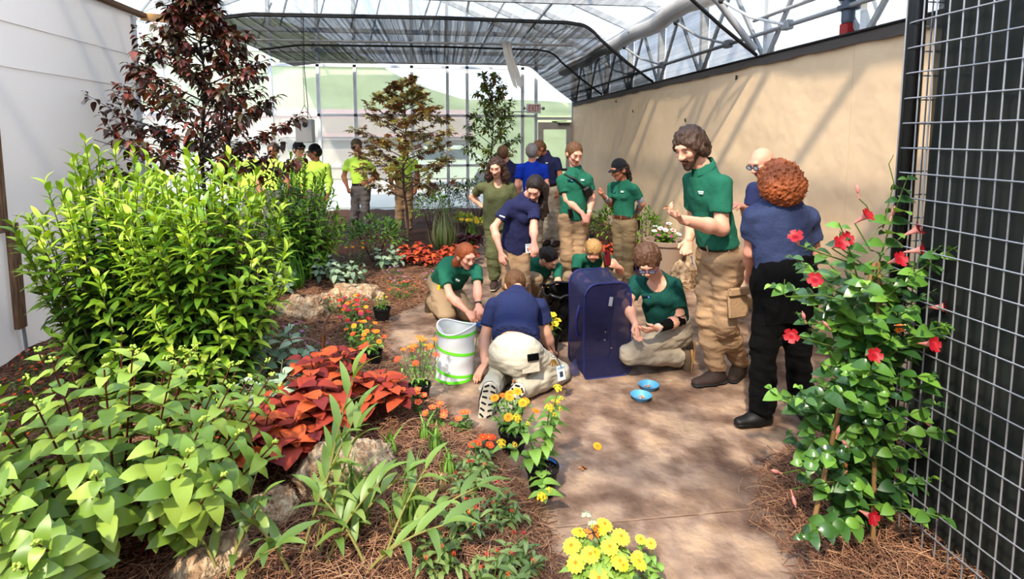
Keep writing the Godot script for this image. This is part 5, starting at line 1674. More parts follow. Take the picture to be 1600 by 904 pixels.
	# pansies next to the blue cage
	bedder("pansy", "yellow pansies in a black pot beside the dark blue cage", V(0.90, 0, -4.48), 0.30, 0.11, 70, lm, zl, [[petal5_mesh(0.034), yel, cmy, 0.007, 8]], {"pot": [0.085, 0.15], "potmat": blk, "stems": 8, "limit": 60})
	# planter by the wall
	bedder("petunia", "white, pink and red petunias in a stone-coloured planter by the tan wall", V(3.02, 0, -7.02) + V(-0.03, 0, 0), 0.66, 0.24, 150, [leaf_mesh(0.07, 0.05, 4, 0.2, 0.3)], zl, [[petal5_mesh(0.04), leafmat("petal_white", Color(0.9, 0.9, 0.88), 0.3, 0.7), M("centre_dark", Color(0.15, 0.05, 0.2), 0.8), 0.008, 9], [cl, leafmat("petal_magenta", Color(0.72, 0.20, 0.55), 0.3, 0.7), null, 0.0, 5], [cl, leafmat("petal_salmon", Color(0.85, 0.28, 0.25), 0.3, 0.7), null, 0.0, 5]], {"pot": [0.27, 0.46], "potmat": M("planter_stone", Color(0.56, 0.48, 0.42), 0.8), "stems": 12, "limit": 150})
	# a second vine pot seen between the standing man and the copper-haired woman
	bedder("petunia", "green plant with a red flower between the tall man and the copper-haired woman", V(2.60, 0, -4.75), 0.42, 0.1, 50, [leaf_mesh(0.07, 0.045, 4, 0.2, 0.3)], zl, [[p5, pnk, null, 0.0, 3]], {"pot": [0.13, 0.22], "potmat": M("planter_stone", Color(0.56, 0.48, 0.42), 0.8), "stems": 7, "limit": 50})
	vine()

func vine() -> void:
	# the climbing plant with red trumpets on bamboo stakes
	var o := thing("mandevilla", "tall climbing plant with glossy leaves and red trumpet flowers on stakes", "flowering vine", V(1.82, 0.05, -2.14))
	var cn := M("bamboo", Color(0.52, 0.40, 0.25), 0.6)
	part("stake", tubem([V(-0.2, -0.02, 0.02), V(-0.02, 0.9, 0.0), V(0.05, 1.25, 0)], 0.011, 0.009, 7), cn, o)
	part("stake", tubem([V(0.03, -0.02, 0.12), V(0.05, 0.6, 0.06), V(0.06, 1.2, 0.02)], 0.011, 0.009, 7), cn, o)
	part("stake", tubem([V(0.16, -0.02, -0.12), V(0.12, 0.7, -0.05), V(0.07, 1.25, 0)], 0.011, 0.009, 7), cn, o)
	var gl := [leafmat("vine_a", Color(0.20, 0.34, 0.13), 0.35, 0.25), leafmat("vine_b", Color(0.28, 0.43, 0.16), 0.4, 0.25), leafmat("vine_c", Color(0.38, 0.54, 0.20), 0.45, 0.3), leafmat("vine_d", Color(0.15, 0.27, 0.13), 0.3, 0.22)]
	var young := leafmat("vine_young", Color(0.50, 0.66, 0.24), 0.5, 0.35)
	var meshes := [leaf_mesh(0.085, 0.052, 7, 0.25, 0.35, 0.45), leaf_mesh(0.07, 0.048, 7, 0.3, 0.5, 0.45), leaf_mesh(0.095, 0.058, 7, 0.2, 0.2, 0.45)]
	var st := leafmat("vine_stem", Color(0.30, 0.40, 0.14), 0.2)
	var lv := Leaves.new()
	# shoots: [start height, direction, length]
	var shoots := []
	for i in 72:
		var a := i * 2.399
		shoots.append([V(R(-0.06, 0.1), 0.02 + 1.05 * (i / 72.0), R(-0.06, 0.06)), V(cos(a) * 0.5, R(0.5, 1.0), sin(a) * 0.55), R(0.28, 0.42)])
	shoots.append_array([[V(0, 1.0, 0), V(-0.8, 0.55, 0.1), 0.5], [V(0, 1.1, 0), V(-0.35, 1, 0.1), 0.38], [V(0.05, 1.15, 0), V(0.2, 1, 0), 0.5], [V(0.05, 1.0, 0), V(0.5, 0.9, 0.1), 0.42], [V(0, 0.45, 0.1), V(-0.9, 0.35, 0.3), 0.46], [V(-0.05, 0.12, 0.1), V(-0.95, 0.5, 0.4), 0.42], [V(0, 0.7, 0.1), V(-0.8, 0.3, 0.2), 0.42], [V(0.08, 0.8, 0), V(0.6, 0.7, 0.3), 0.33], [V(0, 0.2, 0.1), V(0.5, 0.4, 0.6), 0.3]])
	var k := 0
	for s in shoots:
		var pts := arc(s[0], s[1], s[2], V(s[1].x * 0.2, -0.35, s[1].z * 0.2), 6)
		part("shoot", tubem(pts, 0.004, 0.002, 5), st, o)
		var n := int(s[2] / 0.05)
		for q in n:
			var t := (q + 0.6) / n
			for e in [-1.0, 1.0]:
				var a: float = q * 1.57 + (0.0 if e > 0 else PI) + k
				var c := along(pts, t)
				var d := (V(cos(a), 0.1, sin(a)) + along_dir(pts, t) * 0.3 + V(0, -0.15, 0.15)).normalized()
				lv.add(lxf(c, d, V(c.x, 0.8, c.z + 0.6), R(0.75, 1.15) * (0.55 if t > 0.88 else 1.0)), rng.randi() % 3, rng.randi() % 4)
		if s[2] > 0.36 and k % 3 == 0:
			part("leaf", meshes[1], young, o, lxf(pts[5], along_dir(pts, 1.0), Vector3.UP, 0.6))
		k += 1
	foliage(o, lv, meshes, gl, "leaf", 300)
	# trumpets: where they open, facing the light
	var red := leafmat("trumpet_red", Color(0.56, 0.02, 0.085), 0.25, 0.55)
	var throat := leafmat("trumpet_pink", Color(0.88, 0.55, 0.52), 0.35, 0.5)
	var fm := petal5_mesh(0.032, 0.45)
	var spots := [[V(-0.36, 1.38, 0.05), V(-0.6, 0.7, 0.5)], [V(-0.2, 1.36, 0.1), V(-0.1, 0.6, 1)], [V(-0.14, 1.37, 0.06), V(0.2, 0.6, 1)], [V(-0.02, 1.46, 0.02), V(0.3, 0.7, 0.8)], [V(0.2, 1.40, 0.05), V(0.6, 0.6, 0.7)], [V(0.22, 1.31, 0.05), V(0.6, 0.3, 0.8)], [V(-0.3, 1.21, 0.1), V(-0.6, 0.4, 0.7)], [V(0.3, 1.07, 0.1), V(0.7, 0.2, 0.8)], [V(0.12, 0.97, 0.24), V(0.1, 0.3, 1)], [V(-0.38, 0.97, 0.08), V(-0.6, 0.3, 0.9)], [V(0.02, 1.30, 0.16), V(0, 0.5, 1)], [V(-0.06, 0.22, 0.2), V(0.1, 0.2, 1)], [V(-0.1, 0.92, 0.2), V(-0.2, 0.4, 1)]]
	for s in spots:
		var d: Vector3 = s[1].normalized()
		var f := part("flower", fm, red if s[0].y != 0.97 or s[0].x < 0 else leafmat("trumpet_rose", Color(0.86, 0.20, 0.38), 0.35, 0.5), o, Transform3D(aim(d, V(0.1, 1, 0.2)) * Basis(Vector3.RIGHT, PI / 2), s[0]))
		var m := MB.new()
		m.lathe(Vector3.ZERO, [Vector2(0.003, -0.06), Vector2(0.006, -0.04), Vector2(0.012, -0.012), Vector2(0.02, 0.004)], 9)
		part("throat", m.done(), throat, f)
		var back: Vector3 = s[0] - d * 0.06
		part("flower_stem", tubem([back, back.lerp(V(0.03, back.y - 0.1, 0), 0.45) + V(0, -0.01, 0), V(0.03, back.y - 0.12, 0)], 0.0028, 0.003, 4), st, o)
	# buds
	for s in [[V(-0.34, 1.05, 0.1), V(-0.5, 0.9, 0.3)], [V(-0.25, 1.02, 0.12), V(-0.8, 0.7, 0.3)], [V(0.12, 1.46, 0), V(0.2, 1, 0.1)], [V(-0.05, 1.56, 0), V(-0.3, 1, 0.1)], [V(0.27, 1.27, 0.05), V(0.4, 1, 0.2)], [V(-0.46, 0.42, 0.15), V(-1, 0.5, 0.3)], [V(0.2, 0.6, 0.15), V(0.5, -0.6, 0.6)], [V(-0.24, 0.6, 0.2), V(-0.1, 1, 0.3)], [V(-0.2, 0.55, 0.2), V(-0.6, 0.6, 0.3)], [V(-0.42, 0.34, 0.2), V(0.2, -1, 0.3)]]:
		var m := MB.new()
		var d: Vector3 = s[1].normalized()
		m.tube([s[0] - d * 0.03, s[0], s[0] + d * 0.025, s[0] + d * 0.04], 0.003, 0.002, 6)
		m.ball(s[0] + d * 0.014, V(0.0075, 0.0075, 0.022), 7, 5, aim(d))
		part("flower_bud", m.done(), throat, o)
		part("flower_stem", tubem([s[0] - d * 0.03, (s[0] - d * 0.03).lerp(V(0.02, s[0].y - 0.08, 0), 0.6), V(0.02, s[0].y - 0.1, 0)], 0.0026, 0.003, 4), st, o)
	# tendrils
	part("tendril", tubem([V(-0.1, 1.1, 0.1), V(-0.3, 1.16, 0.15), V(-0.48, 1.17, 0.18), V(-0.5, 1.19, 0.19), V(-0.49, 1.24, 0.18)], 0.0035, 0.002, 5), st, o)
	part("tendril", tubem([V(0.08, 1.4, 0), V(0.1, 1.6, 0.02), V(0.07, 1.68, 0.02), V(0.09, 1.72, 0.02)], 0.003, 0.0015, 5), st, o)


# ---------- things ----------
func props() -> void:
	var plast := M("black_plastic", Color(0.03, 0.03, 0.03), 0.4)
	# white pop-up basket with green spiral
	var wb := thing("pop_up_basket", "white mesh pop-up basket with a lime green spiral band", "basket", V(0.08, 0, -4.12))
	var net := StandardMaterial3D.new()
	net.resource_name = "white_net"
	net.albedo_color = Color(0.86, 0.86, 0.86, 0.8)
	net.transparency = BaseMaterial3D.TRANSPARENCY_ALPHA
	net.roughness = 0.8
	var lime := M("lime_tape", Color(0.42, 0.88, 0.16), 0.6)
	var r := 0.145
	var h := 0.40
	var rows := []
	for i in 12:
		var row := []
		for k in 33:
			var a := TAU * k / 32.0
			var y := h * i / 11.0 * (1.0 + 0.06 * sin(a * 2.0 + 0.5) * i / 11.0)
			var q := r * (1.0 + 0.03 * sin(i * 1.4 + a))
			row.append(V(cos(a) * q + 0.02 * i / 11.0, y, sin(a) * q))
		rows.append(row)
	var m := MB.new()
	m.sheet(rows)
	part("net_side", m.done(), net, wb)
	m = MB.new()
	m.lathe(Vector3.ZERO, [Vector2(0.001, 0.006), Vector2(r, 0.006)], 24)
	part("net_floor", m.done(), net, wb)
	for band in [[0.012, 0.014, 0.0, TAU], [0.365, 0.375, 0.0, TAU], [0.03, 0.37, 0.4, 0.4 + TAU * 2.0]]:
		var rr := []
		var low := []
		var n := 56
		for k in n + 1:
			var t := float(k) / n
			var a: float = lerpf(band[2], band[3], t)
			var y: float = lerpf(band[0], band[1], t)
			var q := r * 1.035
			rr.append(V(cos(a) * q + 0.02 * y / h, y + 0.011, sin(a) * q))
			low.append(V(cos(a) * q + 0.02 * y / h, y - 0.011, sin(a) * q))
		m = MB.new()
		m.sheet([low, rr])
		part("tape", m.done(), lime, wb)
	m = MB.new()
	var rim := []
	for k in 33:
		var a := TAU * k / 32.0
		rim.append(V(cos(a) * r * 1.02 + 0.02, h * (1.0 + 0.06 * sin(a * 2.0 + 0.5)), sin(a) * r * 1.02))
	m.tube(rim, 0.006, 0.006, 6)
	part("rim", m.done(), M("rim_white", Color(0.9, 0.9, 0.9), 0.6), wb)
	m = MB.new()
	m.sheet([[V(-0.12, 0.41, 0.05), V(-0.06, 0.36, 0.1), V(0.0, 0.35, 0.07)], [V(-0.13, 0.42, -0.05), V(-0.07, 0.34, 0.0), V(0.02, 0.3, 0.0)]])
	part("lid_flap", m.done(), net, wb)
	for s in [V(-0.142, 0, 0.03), V(0.158, 0, 0.06)]:
		m = MB.new()
		m.tube([s + V(0, 0.375, 0), s + V(-0.012 * signf(-s.x), 0.32, 0.02), s + V(0, 0.24, 0.01)], 0.011, 0.011, 6, true, 0.3)
		part("handle", m.done(), M("handle_green", Color(0.10, 0.50, 0.28), 0.6), wb)
	# dark blue mesh cage
	var bc := thing("mesh_cage", "dark blue pop-up mesh laundry cage between the kneeling people", "cage", V(1.22, 0, -4.12), "", 0.12)
	var bnet := StandardMaterial3D.new()
	bnet.resource_name = "blue_net"
	bnet.albedo_color = Color(0.085, 0.095, 0.26, 0.72)
	bnet.transparency = BaseMaterial3D.TRANSPARENCY_ALPHA
	bnet.roughness = 0.55
	var piping := M("blue_piping", Color(0.10, 0.115, 0.33), 0.6)
	var w := 0.19
	var hh := 0.74
	var dd := 0.17
	var fr := []
	var bk := []
	var cr := 0.10
	for c in [[w, 0.0, -PI / 2, 0.06], [w, hh, 0.0, cr], [-w, hh, PI / 2, cr], [-w, 0.0, PI, 0.06]]:
		for k in 6:
			var a: float = c[2] + PI / 2 * k / 5.0
			var q: float = c[3]
			var p := V(c[0] - signf(c[0]) * q + cos(a) * q, absf(c[1] - q) + sin(a) * q if c[1] > 0.0 else q + sin(a) * q, 0)
			fr.append(p + V(0.008 * sin(p.y * 9.0), 0, dd + 0.02 * sin(p.y * 4.0)))
			bk.append(p * V(0.97, 1.04, 1) + V(0.0, 0.0, -dd))
	fr.append(fr[0])
	bk.append(bk[0])
	var cen := V(0, hh * 0.5, dd - 0.02)
	var cenb := V(0, hh * 0.5, -dd + 0.01)
	m = MB.new()
	m.sheet([fr, fr.map(func(p): return p.lerp(cen, 0.5)), fr.map(func(p): return p.lerp(cen, 0.97))])
	part("front_panel", m.done(), bnet, bc)
	m = MB.new()
	m.sheet([bk, bk.map(func(p): return p.lerp(cenb, 0.97))])
	part("back_panel", m.done(), bnet, bc)
	var mids := []
	for i in fr.size():
		mids.append(fr[i].lerp(bk[i], 0.5) * V(0.97, 0.985, 1))
	m = MB.new()
	m.sheet([fr, mids, bk])
	part("side_panel", m.done(), bnet, bc)
	part("front_piping", tubem(fr, 0.008, 0.008, 6), piping, bc)
	part("back_piping", tubem(bk, 0.008, 0.008, 6), piping, bc)
	bx(bc, "care_label", V(0.02, 0.6, dd + 0.012), V(0.028, 0.07, 0.003), M("label_grey", Color(0.55, 0.56, 0.6), 0.6), Basis(Vector3.BACK, -0.15))
	part("strap", tubem([V(-w + 0.005, 0.55, 0.06), V(-w - 0.025, 0.45, 0.07), V(-w - 0.02, 0.36, 0.06), V(-w + 0.003, 0.3, 0.05)], 0.012, 0.012, 6), piping, bc)
	m = MB.new()
	m.sheet([[V(-w, 0.1, 0.0), V(-w - 0.1, 0.06, 0.05)], [V(-w, 0.02, 0.1), V(-w - 0.06, 0.015, 0.12)]])
	part("door_flap", m.done(), bnet, bc)
	for i in 5:
		sdot(bc, "seed_head", V(R(-0.12, 0.14), R(0.06, 0.4), dd - 0.012), V(0.006, 0.006, 0.006), M("seed", Color(0.55, 0.48, 0.35), 0.8))
	# black bag crate behind it
	var bg := thing("black_bag", "open crate lined with a crumpled black plastic bag behind the blue cage", "bag", V(1.24, 0, -4.88))
	m = MB.new()
	rows = []
	for i in 9:
		var row := []
		var t := i / 8.0
		for k in 49:
			var a := TAU * k / 48.0
			var sx := signf(cos(a)) * pow(absf(cos(a)), 0.45) * 0.31
			var sz := signf(sin(a)) * pow(absf(sin(a)), 0.45) * 0.20
			var f := 0.022 * noise.get_noise_3d(cos(a) * 6.0, t * 5.0, sin(a) * 6.0) * 3.0
			row.append(V(sx * (0.92 + 0.12 * t) + f, t * 0.42 + 0.05 * t * noise.get_noise_2d(a * 3.0, 4.0), sz * (0.92 + 0.12 * t) + f))
		rows.append(row)
	m.sheet(rows)
	part("bag_liner", m.done(), M("bin_liner", Color(0.02, 0.02, 0.022), 0.22), bg)
	m = MB.new()
	m.box(V(0, 0.03, 0), V(0.5, 0.04, 0.32), Basis.IDENTITY, 0.01)
	part("crate_floor", m.done(), plast, bg)
	m = MB.new()
	var rm := []
	for k in 33:
		var a := TAU * k / 32.0
		rm.append(V(signf(cos(a)) * pow(absf(cos(a)), 0.45) * 0.335 + 0.01 * sin(k * 2.0), 0.43 + 0.015 * sin(k * 1.7), signf(sin(a)) * pow(absf(sin(a)), 0.45) * 0.22))
	m.tube(rm, 0.016, 0.016, 6)
	part("rolled_rim", m.done(), M("bin_liner", Color(0.02, 0.02, 0.022), 0.22), bg)
	# blue dishes
	var dl := ["blue dish with pale crumbs, further from the orange butterfly wing", "blue dish with grey crumbs and an orange wing", "blue dish in the hands of the ginger-haired woman"]
	var dp := [V(1.49, 0, -3.72), V(1.375, 0, -3.57), V(0.365, 0.055, -5.02)]
	var blue := M("dish_blue", Color(0.30, 0.58, 0.76), 0.4)
	for i in 3:
		var d := thing("dish", dl[i], "dish", dp[i], "blue feeding dishes")
		m = MB.new()
		m.lathe(Vector3.ZERO, [Vector2(0.001, 0.001), Vector2(0.045, 0.001), Vector2(0.072, 0.036), Vector2(0.0745, 0.039), Vector2(0.071, 0.039), Vector2(0.045, 0.010), Vector2(0.001, 0.008)], 28)
		part("bowl", m.done(), blue if i < 2 else M("dish_deep", Color(0.15, 0.38, 0.62), 0.4), d)
		for k in 22:
			var a := R(0, TAU)
			var q := R(0, 0.04)
			sdot(d, "crumb", V(cos(a) * q, 0.014 + 0.008 * (1.0 - q / 0.04), sin(a) * q), V(R(0.004, 0.008), 0.004, R(0.004, 0.007)), M("crumb_%d" % (k % 3), [Color(0.62, 0.46, 0.36), Color(0.52, 0.48, 0.45), Color(0.72, 0.60, 0.50)][k % 3], 0.9), Basis(Vector3.UP, a))
	# thermos, phone held in hands
	var th := thing("water_bottle", "white water bottle held by the woman with the crossbody bag", "bottle", V(1.70, 0.42, -6.05))
	m = MB.new()
	m.lathe(Vector3.ZERO, [Vector2(0.001, 0), Vector2(0.042, 0), Vector2(0.045, 0.01), Vector2(0.045, 0.24), Vector2(0.032, 0.262), Vector2(0.001, 0.262)], 18)
	part("flask", m.done(), M("flask_white", Color(0.85, 0.85, 0.85), 0.35), th)
	m = MB.new()
	m.lathe(V(0, 0.26, 0), [Vector2(0.03, 0), Vector2(0.032, 0.05), Vector2(0.001, 0.055)], 16)
	m.tube([V(-0.03, 0.3, 0), V(-0.02, 0.35, 0), V(0.02, 0.35, 0), V(0.03, 0.3, 0)], 0.007, 0.007, 6)
	part("bottle_cap", m.done(), plast, th)
	var ph := thing("phone", "dark red phone held up by the blond crouching woman", "phone", V(1.63, 0.64, -5.22))
	bx(ph, "case", Vector3.ZERO, V(0.075, 0.145, 0.011), M("phone_red", Color(0.32, 0.03, 0.07), 0.35), Basis(Vector3.UP, 0.3) * Basis(Vector3.RIGHT, -0.25), 0.004)
	bx(ph, "lens_bump", Basis(Vector3.UP, 0.3) * Basis(Vector3.RIGHT, -0.25) * V(-0.018, 0.048, 0.007), V(0.022, 0.03, 0.004), plast, Basis(Vector3.UP, 0.3) * Basis(Vector3.RIGHT, -0.25), 0.002)
	# hanging heater box
	var hb := thing("heater_box", "grey control box with a round vent hanging on a chain", "control box", V(-2.22, 1.73, -9.5))
	bx(hb, "housing", V(0, 0.2, 0), V(0.27, 0.38, 0.2), M("box_grey", Color(0.60, 0.59, 0.58), 0.5), Basis.IDENTITY, 0.01)
	m = MB.new()
	m.lathe(V(0.02, 0.30, 0.1), [Vector2(0.001, 0.012), Vector2(0.03, 0.012), Vector2(0.042, 0.006), Vector2(0.045, -0.004)], 18, Basis(Vector3.RIGHT, PI / 2))
	part("vent", m.done(), M("vent_dark", Color(0.08, 0.08, 0.08), 0.6), hb)
	for s in [-1.0, 1.0]:
		part("hanger", tubem([V(s * 0.11, 0.4, 0), V(0, 0.62, 0)], 0.005, 0.005, 5), plast, hb)
	for i in 46:
		var lk := MB.new()
		var c := V(0, 0.62 + i * 0.033, 0)
		var pts := []
		for k in 9:
			var a := TAU * k / 8.0
			pts.append(c + V(cos(a) * 0.009 * (1 - i % 2), sin(a) * 0.02, cos(a) * 0.009 * (i % 2)))
		lk.tube(pts, 0.0032, 0.0032, 4, false)
		part("chain_link", lk.done(), M("steel_dark", Color(0.22, 0.22, 0.22), 0.5), hb)
	part("power_cable", tubem([V(0.05, 0.4, 0.02), V(0.06, 0.6, 0.03), V(0.02, 1.2, 0.0), V(0.03, 2.1, 0)], 0.007, 0.007, 5), plast, hb)
	# exit sign with two lamp heads
	var ex := thing("exit_sign", "white sign with red letters EXIT above the glass door", "sign", V(2.27, 2.42, -13.52))
	bx(ex, "sign_box", V(0, 0.1, 0), V(0.36, 0.23, 0.07), M("sign_white", Color(0.9, 0.9, 0.9), 0.5), Basis.IDENTITY, 0.01)
	var tm := TextMesh.new()
	var sf := SystemFont.new()
	sf.font_names = PackedStringArray(["Droid Sans"])
	sf.font_weight = 500
	tm.font = sf
	tm.text = "EXIT"
	tm.font_size = 64
	tm.pixel_size = 0.0034
	tm.depth = 0.01
	part("lettering", tm, M("exit_red", Color(0.75, 0.06, 0.08), 0.5), ex, Transform3D(Basis.IDENTITY.scaled(V(0.66, 1.0, 1)), V(0, 0.1, 0.04)))
	for s in [-1.0, 1.0]:
		sdot(ex, "lamp_head", V(s * 0.24, 0.1, 0.03), V(0.045, 0.045, 0.035), M("lamp_grey", Color(0.6, 0.6, 0.6), 0.4))
		part("lamp_arm", tubem([V(s * 0.14, 0.1, 0), V(s * 0.24, 0.1, 0.01)], 0.012, 0.012, 6), M("lamp_grey", Color(0.6, 0.6, 0.6), 0.4), ex)
	part("conduit", tubem([V(-0.14, 0.02, -0.05), V(-0.62, 0.02, -0.05)], 0.014, 0.014, 6), M("lamp_grey", Color(0.6, 0.6, 0.6), 0.4), ex)
	# bundled white fabric under the roof bar
	var wf := thing("gathered_fabric", "bundle of gathered white fabric hanging from the roof bar", "fabric", V(1.24, 2.72, -9.5))
	for i in 7:
		var s := (i - 3) * 0.02
		part("pleat", tubem([V(-0.12 + s, 0.72, 0.02 * (i % 2)), V(-0.08 + s, 0.5, 0.03 * (i % 3)), V(0.02 + s * 1.3, 0.2, 0.02 * (i % 2)), V(0.09 + s * 1.2, -0.02 - 0.02 * (i % 3), 0)], 0.02, 0.014, 7), M("fabric_white", Color(0.86, 0.85, 0.83), 0.8), wf)
	# motor on the wall sill
	var mo := thing("vent_motor", "grey and blue vent motor with a red base on top of the tan wall", "motor", V(3.33, 2.67, -4.25))
	bx(mo, "red_base", V(0, 0.05, 0), V(0.09, 0.1, 0.09), M("motor_red", Color(0.55, 0.08, 0.06), 0.5), Basis.IDENTITY, 0.01)
	m = MB.new()
	m.lathe(Vector3.ZERO, [Vector2(0.045, 0.1), Vector2(0.05, 0.12), Vector2(0.05, 0.2), Vector2(0.085, 0.21), Vector2(0.085, 0.24), Vector2(0.05, 0.25), Vector2(0.05, 0.28), Vector2(0.075, 0.29), Vector2(0.075, 0.32), Vector2(0.001, 0.33)], 18)
	part("gear_housing", m.done(), M("motor_grey", Color(0.30, 0.33, 0.38), 0.5, 0.3), mo)
	bx(mo, "terminal_box", V(-0.04, 0.38, 0.12), V(0.14, 0.16, 0.14), M("motor_box", Color(0.42, 0.44, 0.47), 0.5), Basis.IDENTITY, 0.012)
	bx(mo, "blue_body", V(0.02, 0.4, -0.08), V(0.12, 0.14, 0.2), M("motor_blue", Color(0.12, 0.25, 0.5), 0.5), Basis.IDENTITY, 0.02)
	part("conduit", tubem([V(-0.04, 0.4, 0.05), V(-0.1, 0.36, -0.05), V(-0.06, 0.46, -0.2)], 0.018, 0.018, 7), M("conduit_grey", Color(0.5, 0.5, 0.52), 0.5), mo)
	part("shaft", tubem([V(0, 0.4, 1.2), V(0, 0.4, -1.4)], 0.02, 0.02, 8), M("lamp_grey", Color(0.6, 0.6, 0.6), 0.4), mo)
	# roll of clear plastic at the end of the white sheeting
	var pl := thing("plastic_roll", "bunched clear plastic at the top end of the white sheeting", "plastic sheet", V(-3.22, 2.6, -7.0))
	m = MB.new()
	rows = []
	for i in 8:
		var row := []
		for k in 13:
			var a := TAU * k / 12.0
			var q := 0.13 * sin(PI * (i + 0.6) / 8.2) * (1.0 + 0.25 * sin(a * 3.0 + i))
			row.append(V(cos(a) * q, 0.55 - i * 0.075, sin(a) * q * 0.5))
		rows.append(row)
	m.sheet(rows)
	var cp := StandardMaterial3D.new()
	cp.resource_name = "clear_plastic"
	cp.albedo_color = Color(0.85, 0.83, 0.78, 0.5)
	cp.transparency = BaseMaterial3D.TRANSPARENCY_ALPHA
	cp.roughness = 0.35
	part("sheet", m.done(), cp, pl)
	cage()
	insects()
	# a fallen flower on the paving
	var ff := thing("fallen_flower", "single orange zinnia head lying on the paving", "flower", V(0.9, 0.004, -3.02))
	flower(ff, V(0, 0.008, 0), V(0.1, 1, 0.5), zinnia_mesh(0.028), mats["petal_amber"], mats["centre_gold"], 0.008)

func cage() -> void:
	# welded wire enclosure with a black corner pole and green shade cloth inside
	var o := thing("wire_enclosure", "tall welded wire enclosure lined with dark green shade cloth", "enclosure", V(2.03, 0, -2.2))
	var wire := M("galvanised", Color(0.62, 0.63, 0.66), 0.4, 0.6)
	var H := 3.3
	# the mesh runs towards the viewer, and bends round the pole
	var run := []
	for i in 5:
		var a := PI / 2 * i / 4.0
		run.append(V(0.1 - cos(a) * 0.1, 0, -0.08 - sin(a) * 0.1 + 0.1))
	var row0 := 0.06
	var y := row0
	while y < H:
		var pts := [V(0.35, y, -0.08)]
		for i in range(4, -1, -1):
			pts.append(run[i] + V(0, y, 0))
		pts.append(V(0.0, y, 0.5))
		pts.append(V(0.0, y, 1.3))
		part("wire", tubem(pts, 0.0036, 0.0036, 5), wire, o)
		y += 0.1085
	var z := 0.05
	while z < 1.3:
		part("wire", tubem([V(0.004, 0.02, z), V(0.004, H, z)], 0.0036, 0.0036, 5), wire, o)
		z += 0.0605
	for x in [0.015, 0.055, 0.115, 0.17, 0.23]:
		part("wire", tubem([V(x, 0.02, -0.05 if x < 0.05 else -0.08), V(x, H, -0.05 if x < 0.05 else -0.08)], 0.0036, 0.0036, 5), wire, o)
	part("corner_pole", tubem([V(0.048, 0, -0.03), V(0.048, H + 0.2, -0.03)], 0.036, 0.036, 14), M("pole_gloss", Color(0.015, 0.015, 0.017), 0.25), o)
	var cl := StandardMaterial3D.new()
	cl.resource_name = "green_shade"
	cl.albedo_color = Color(0.035, 0.075, 0.06, 0.93)
	cl.transparency = BaseMaterial3D.TRANSPARENCY_ALPHA
	cl.roughness = 0.9
	var rows := []
	for i in 16:
		var row := []
		for k in 26:
			var t := k / 25.0
			row.append(V(0.10 + 0.02 * noise.get_noise_2d(t * 9.0, i * 0.5), H * i / 15.0, 0.02 + 1.33 * t))
		rows.append(row)
	var m := MB.new()
	m.sheet(rows)
	part("shade_cloth", m.done(), cl, o)
	m = MB.new()
	var rows2 := []
	for i in 16:
		var yy := H * i / 15.0
		rows2.append([V(0.095 + 0.03 * clampf(yy - 1.2, 0, 2), yy, 0.02), V(0.4, yy, 0.0), V(0.75, yy, 0.0)])
	m.sheet(rows2)
	part("shade_cloth", m.done(), cl, o)
	part("inner_rail", tubem([V(0.16, 1.07, 0.02), V(0.14, 1.04, 1.2)], 0.03, 0.03, 8), M("pole_gloss", Color(0.015, 0.015, 0.017), 0.25), o)
	var tanp := M("wall_tan_inner", Color(0.46, 0.38, 0.25), 0.8)
	bx(o, "board", V(0.32, 1.9, 0.75), V(0.02, 1.5, 0.42), tanp)

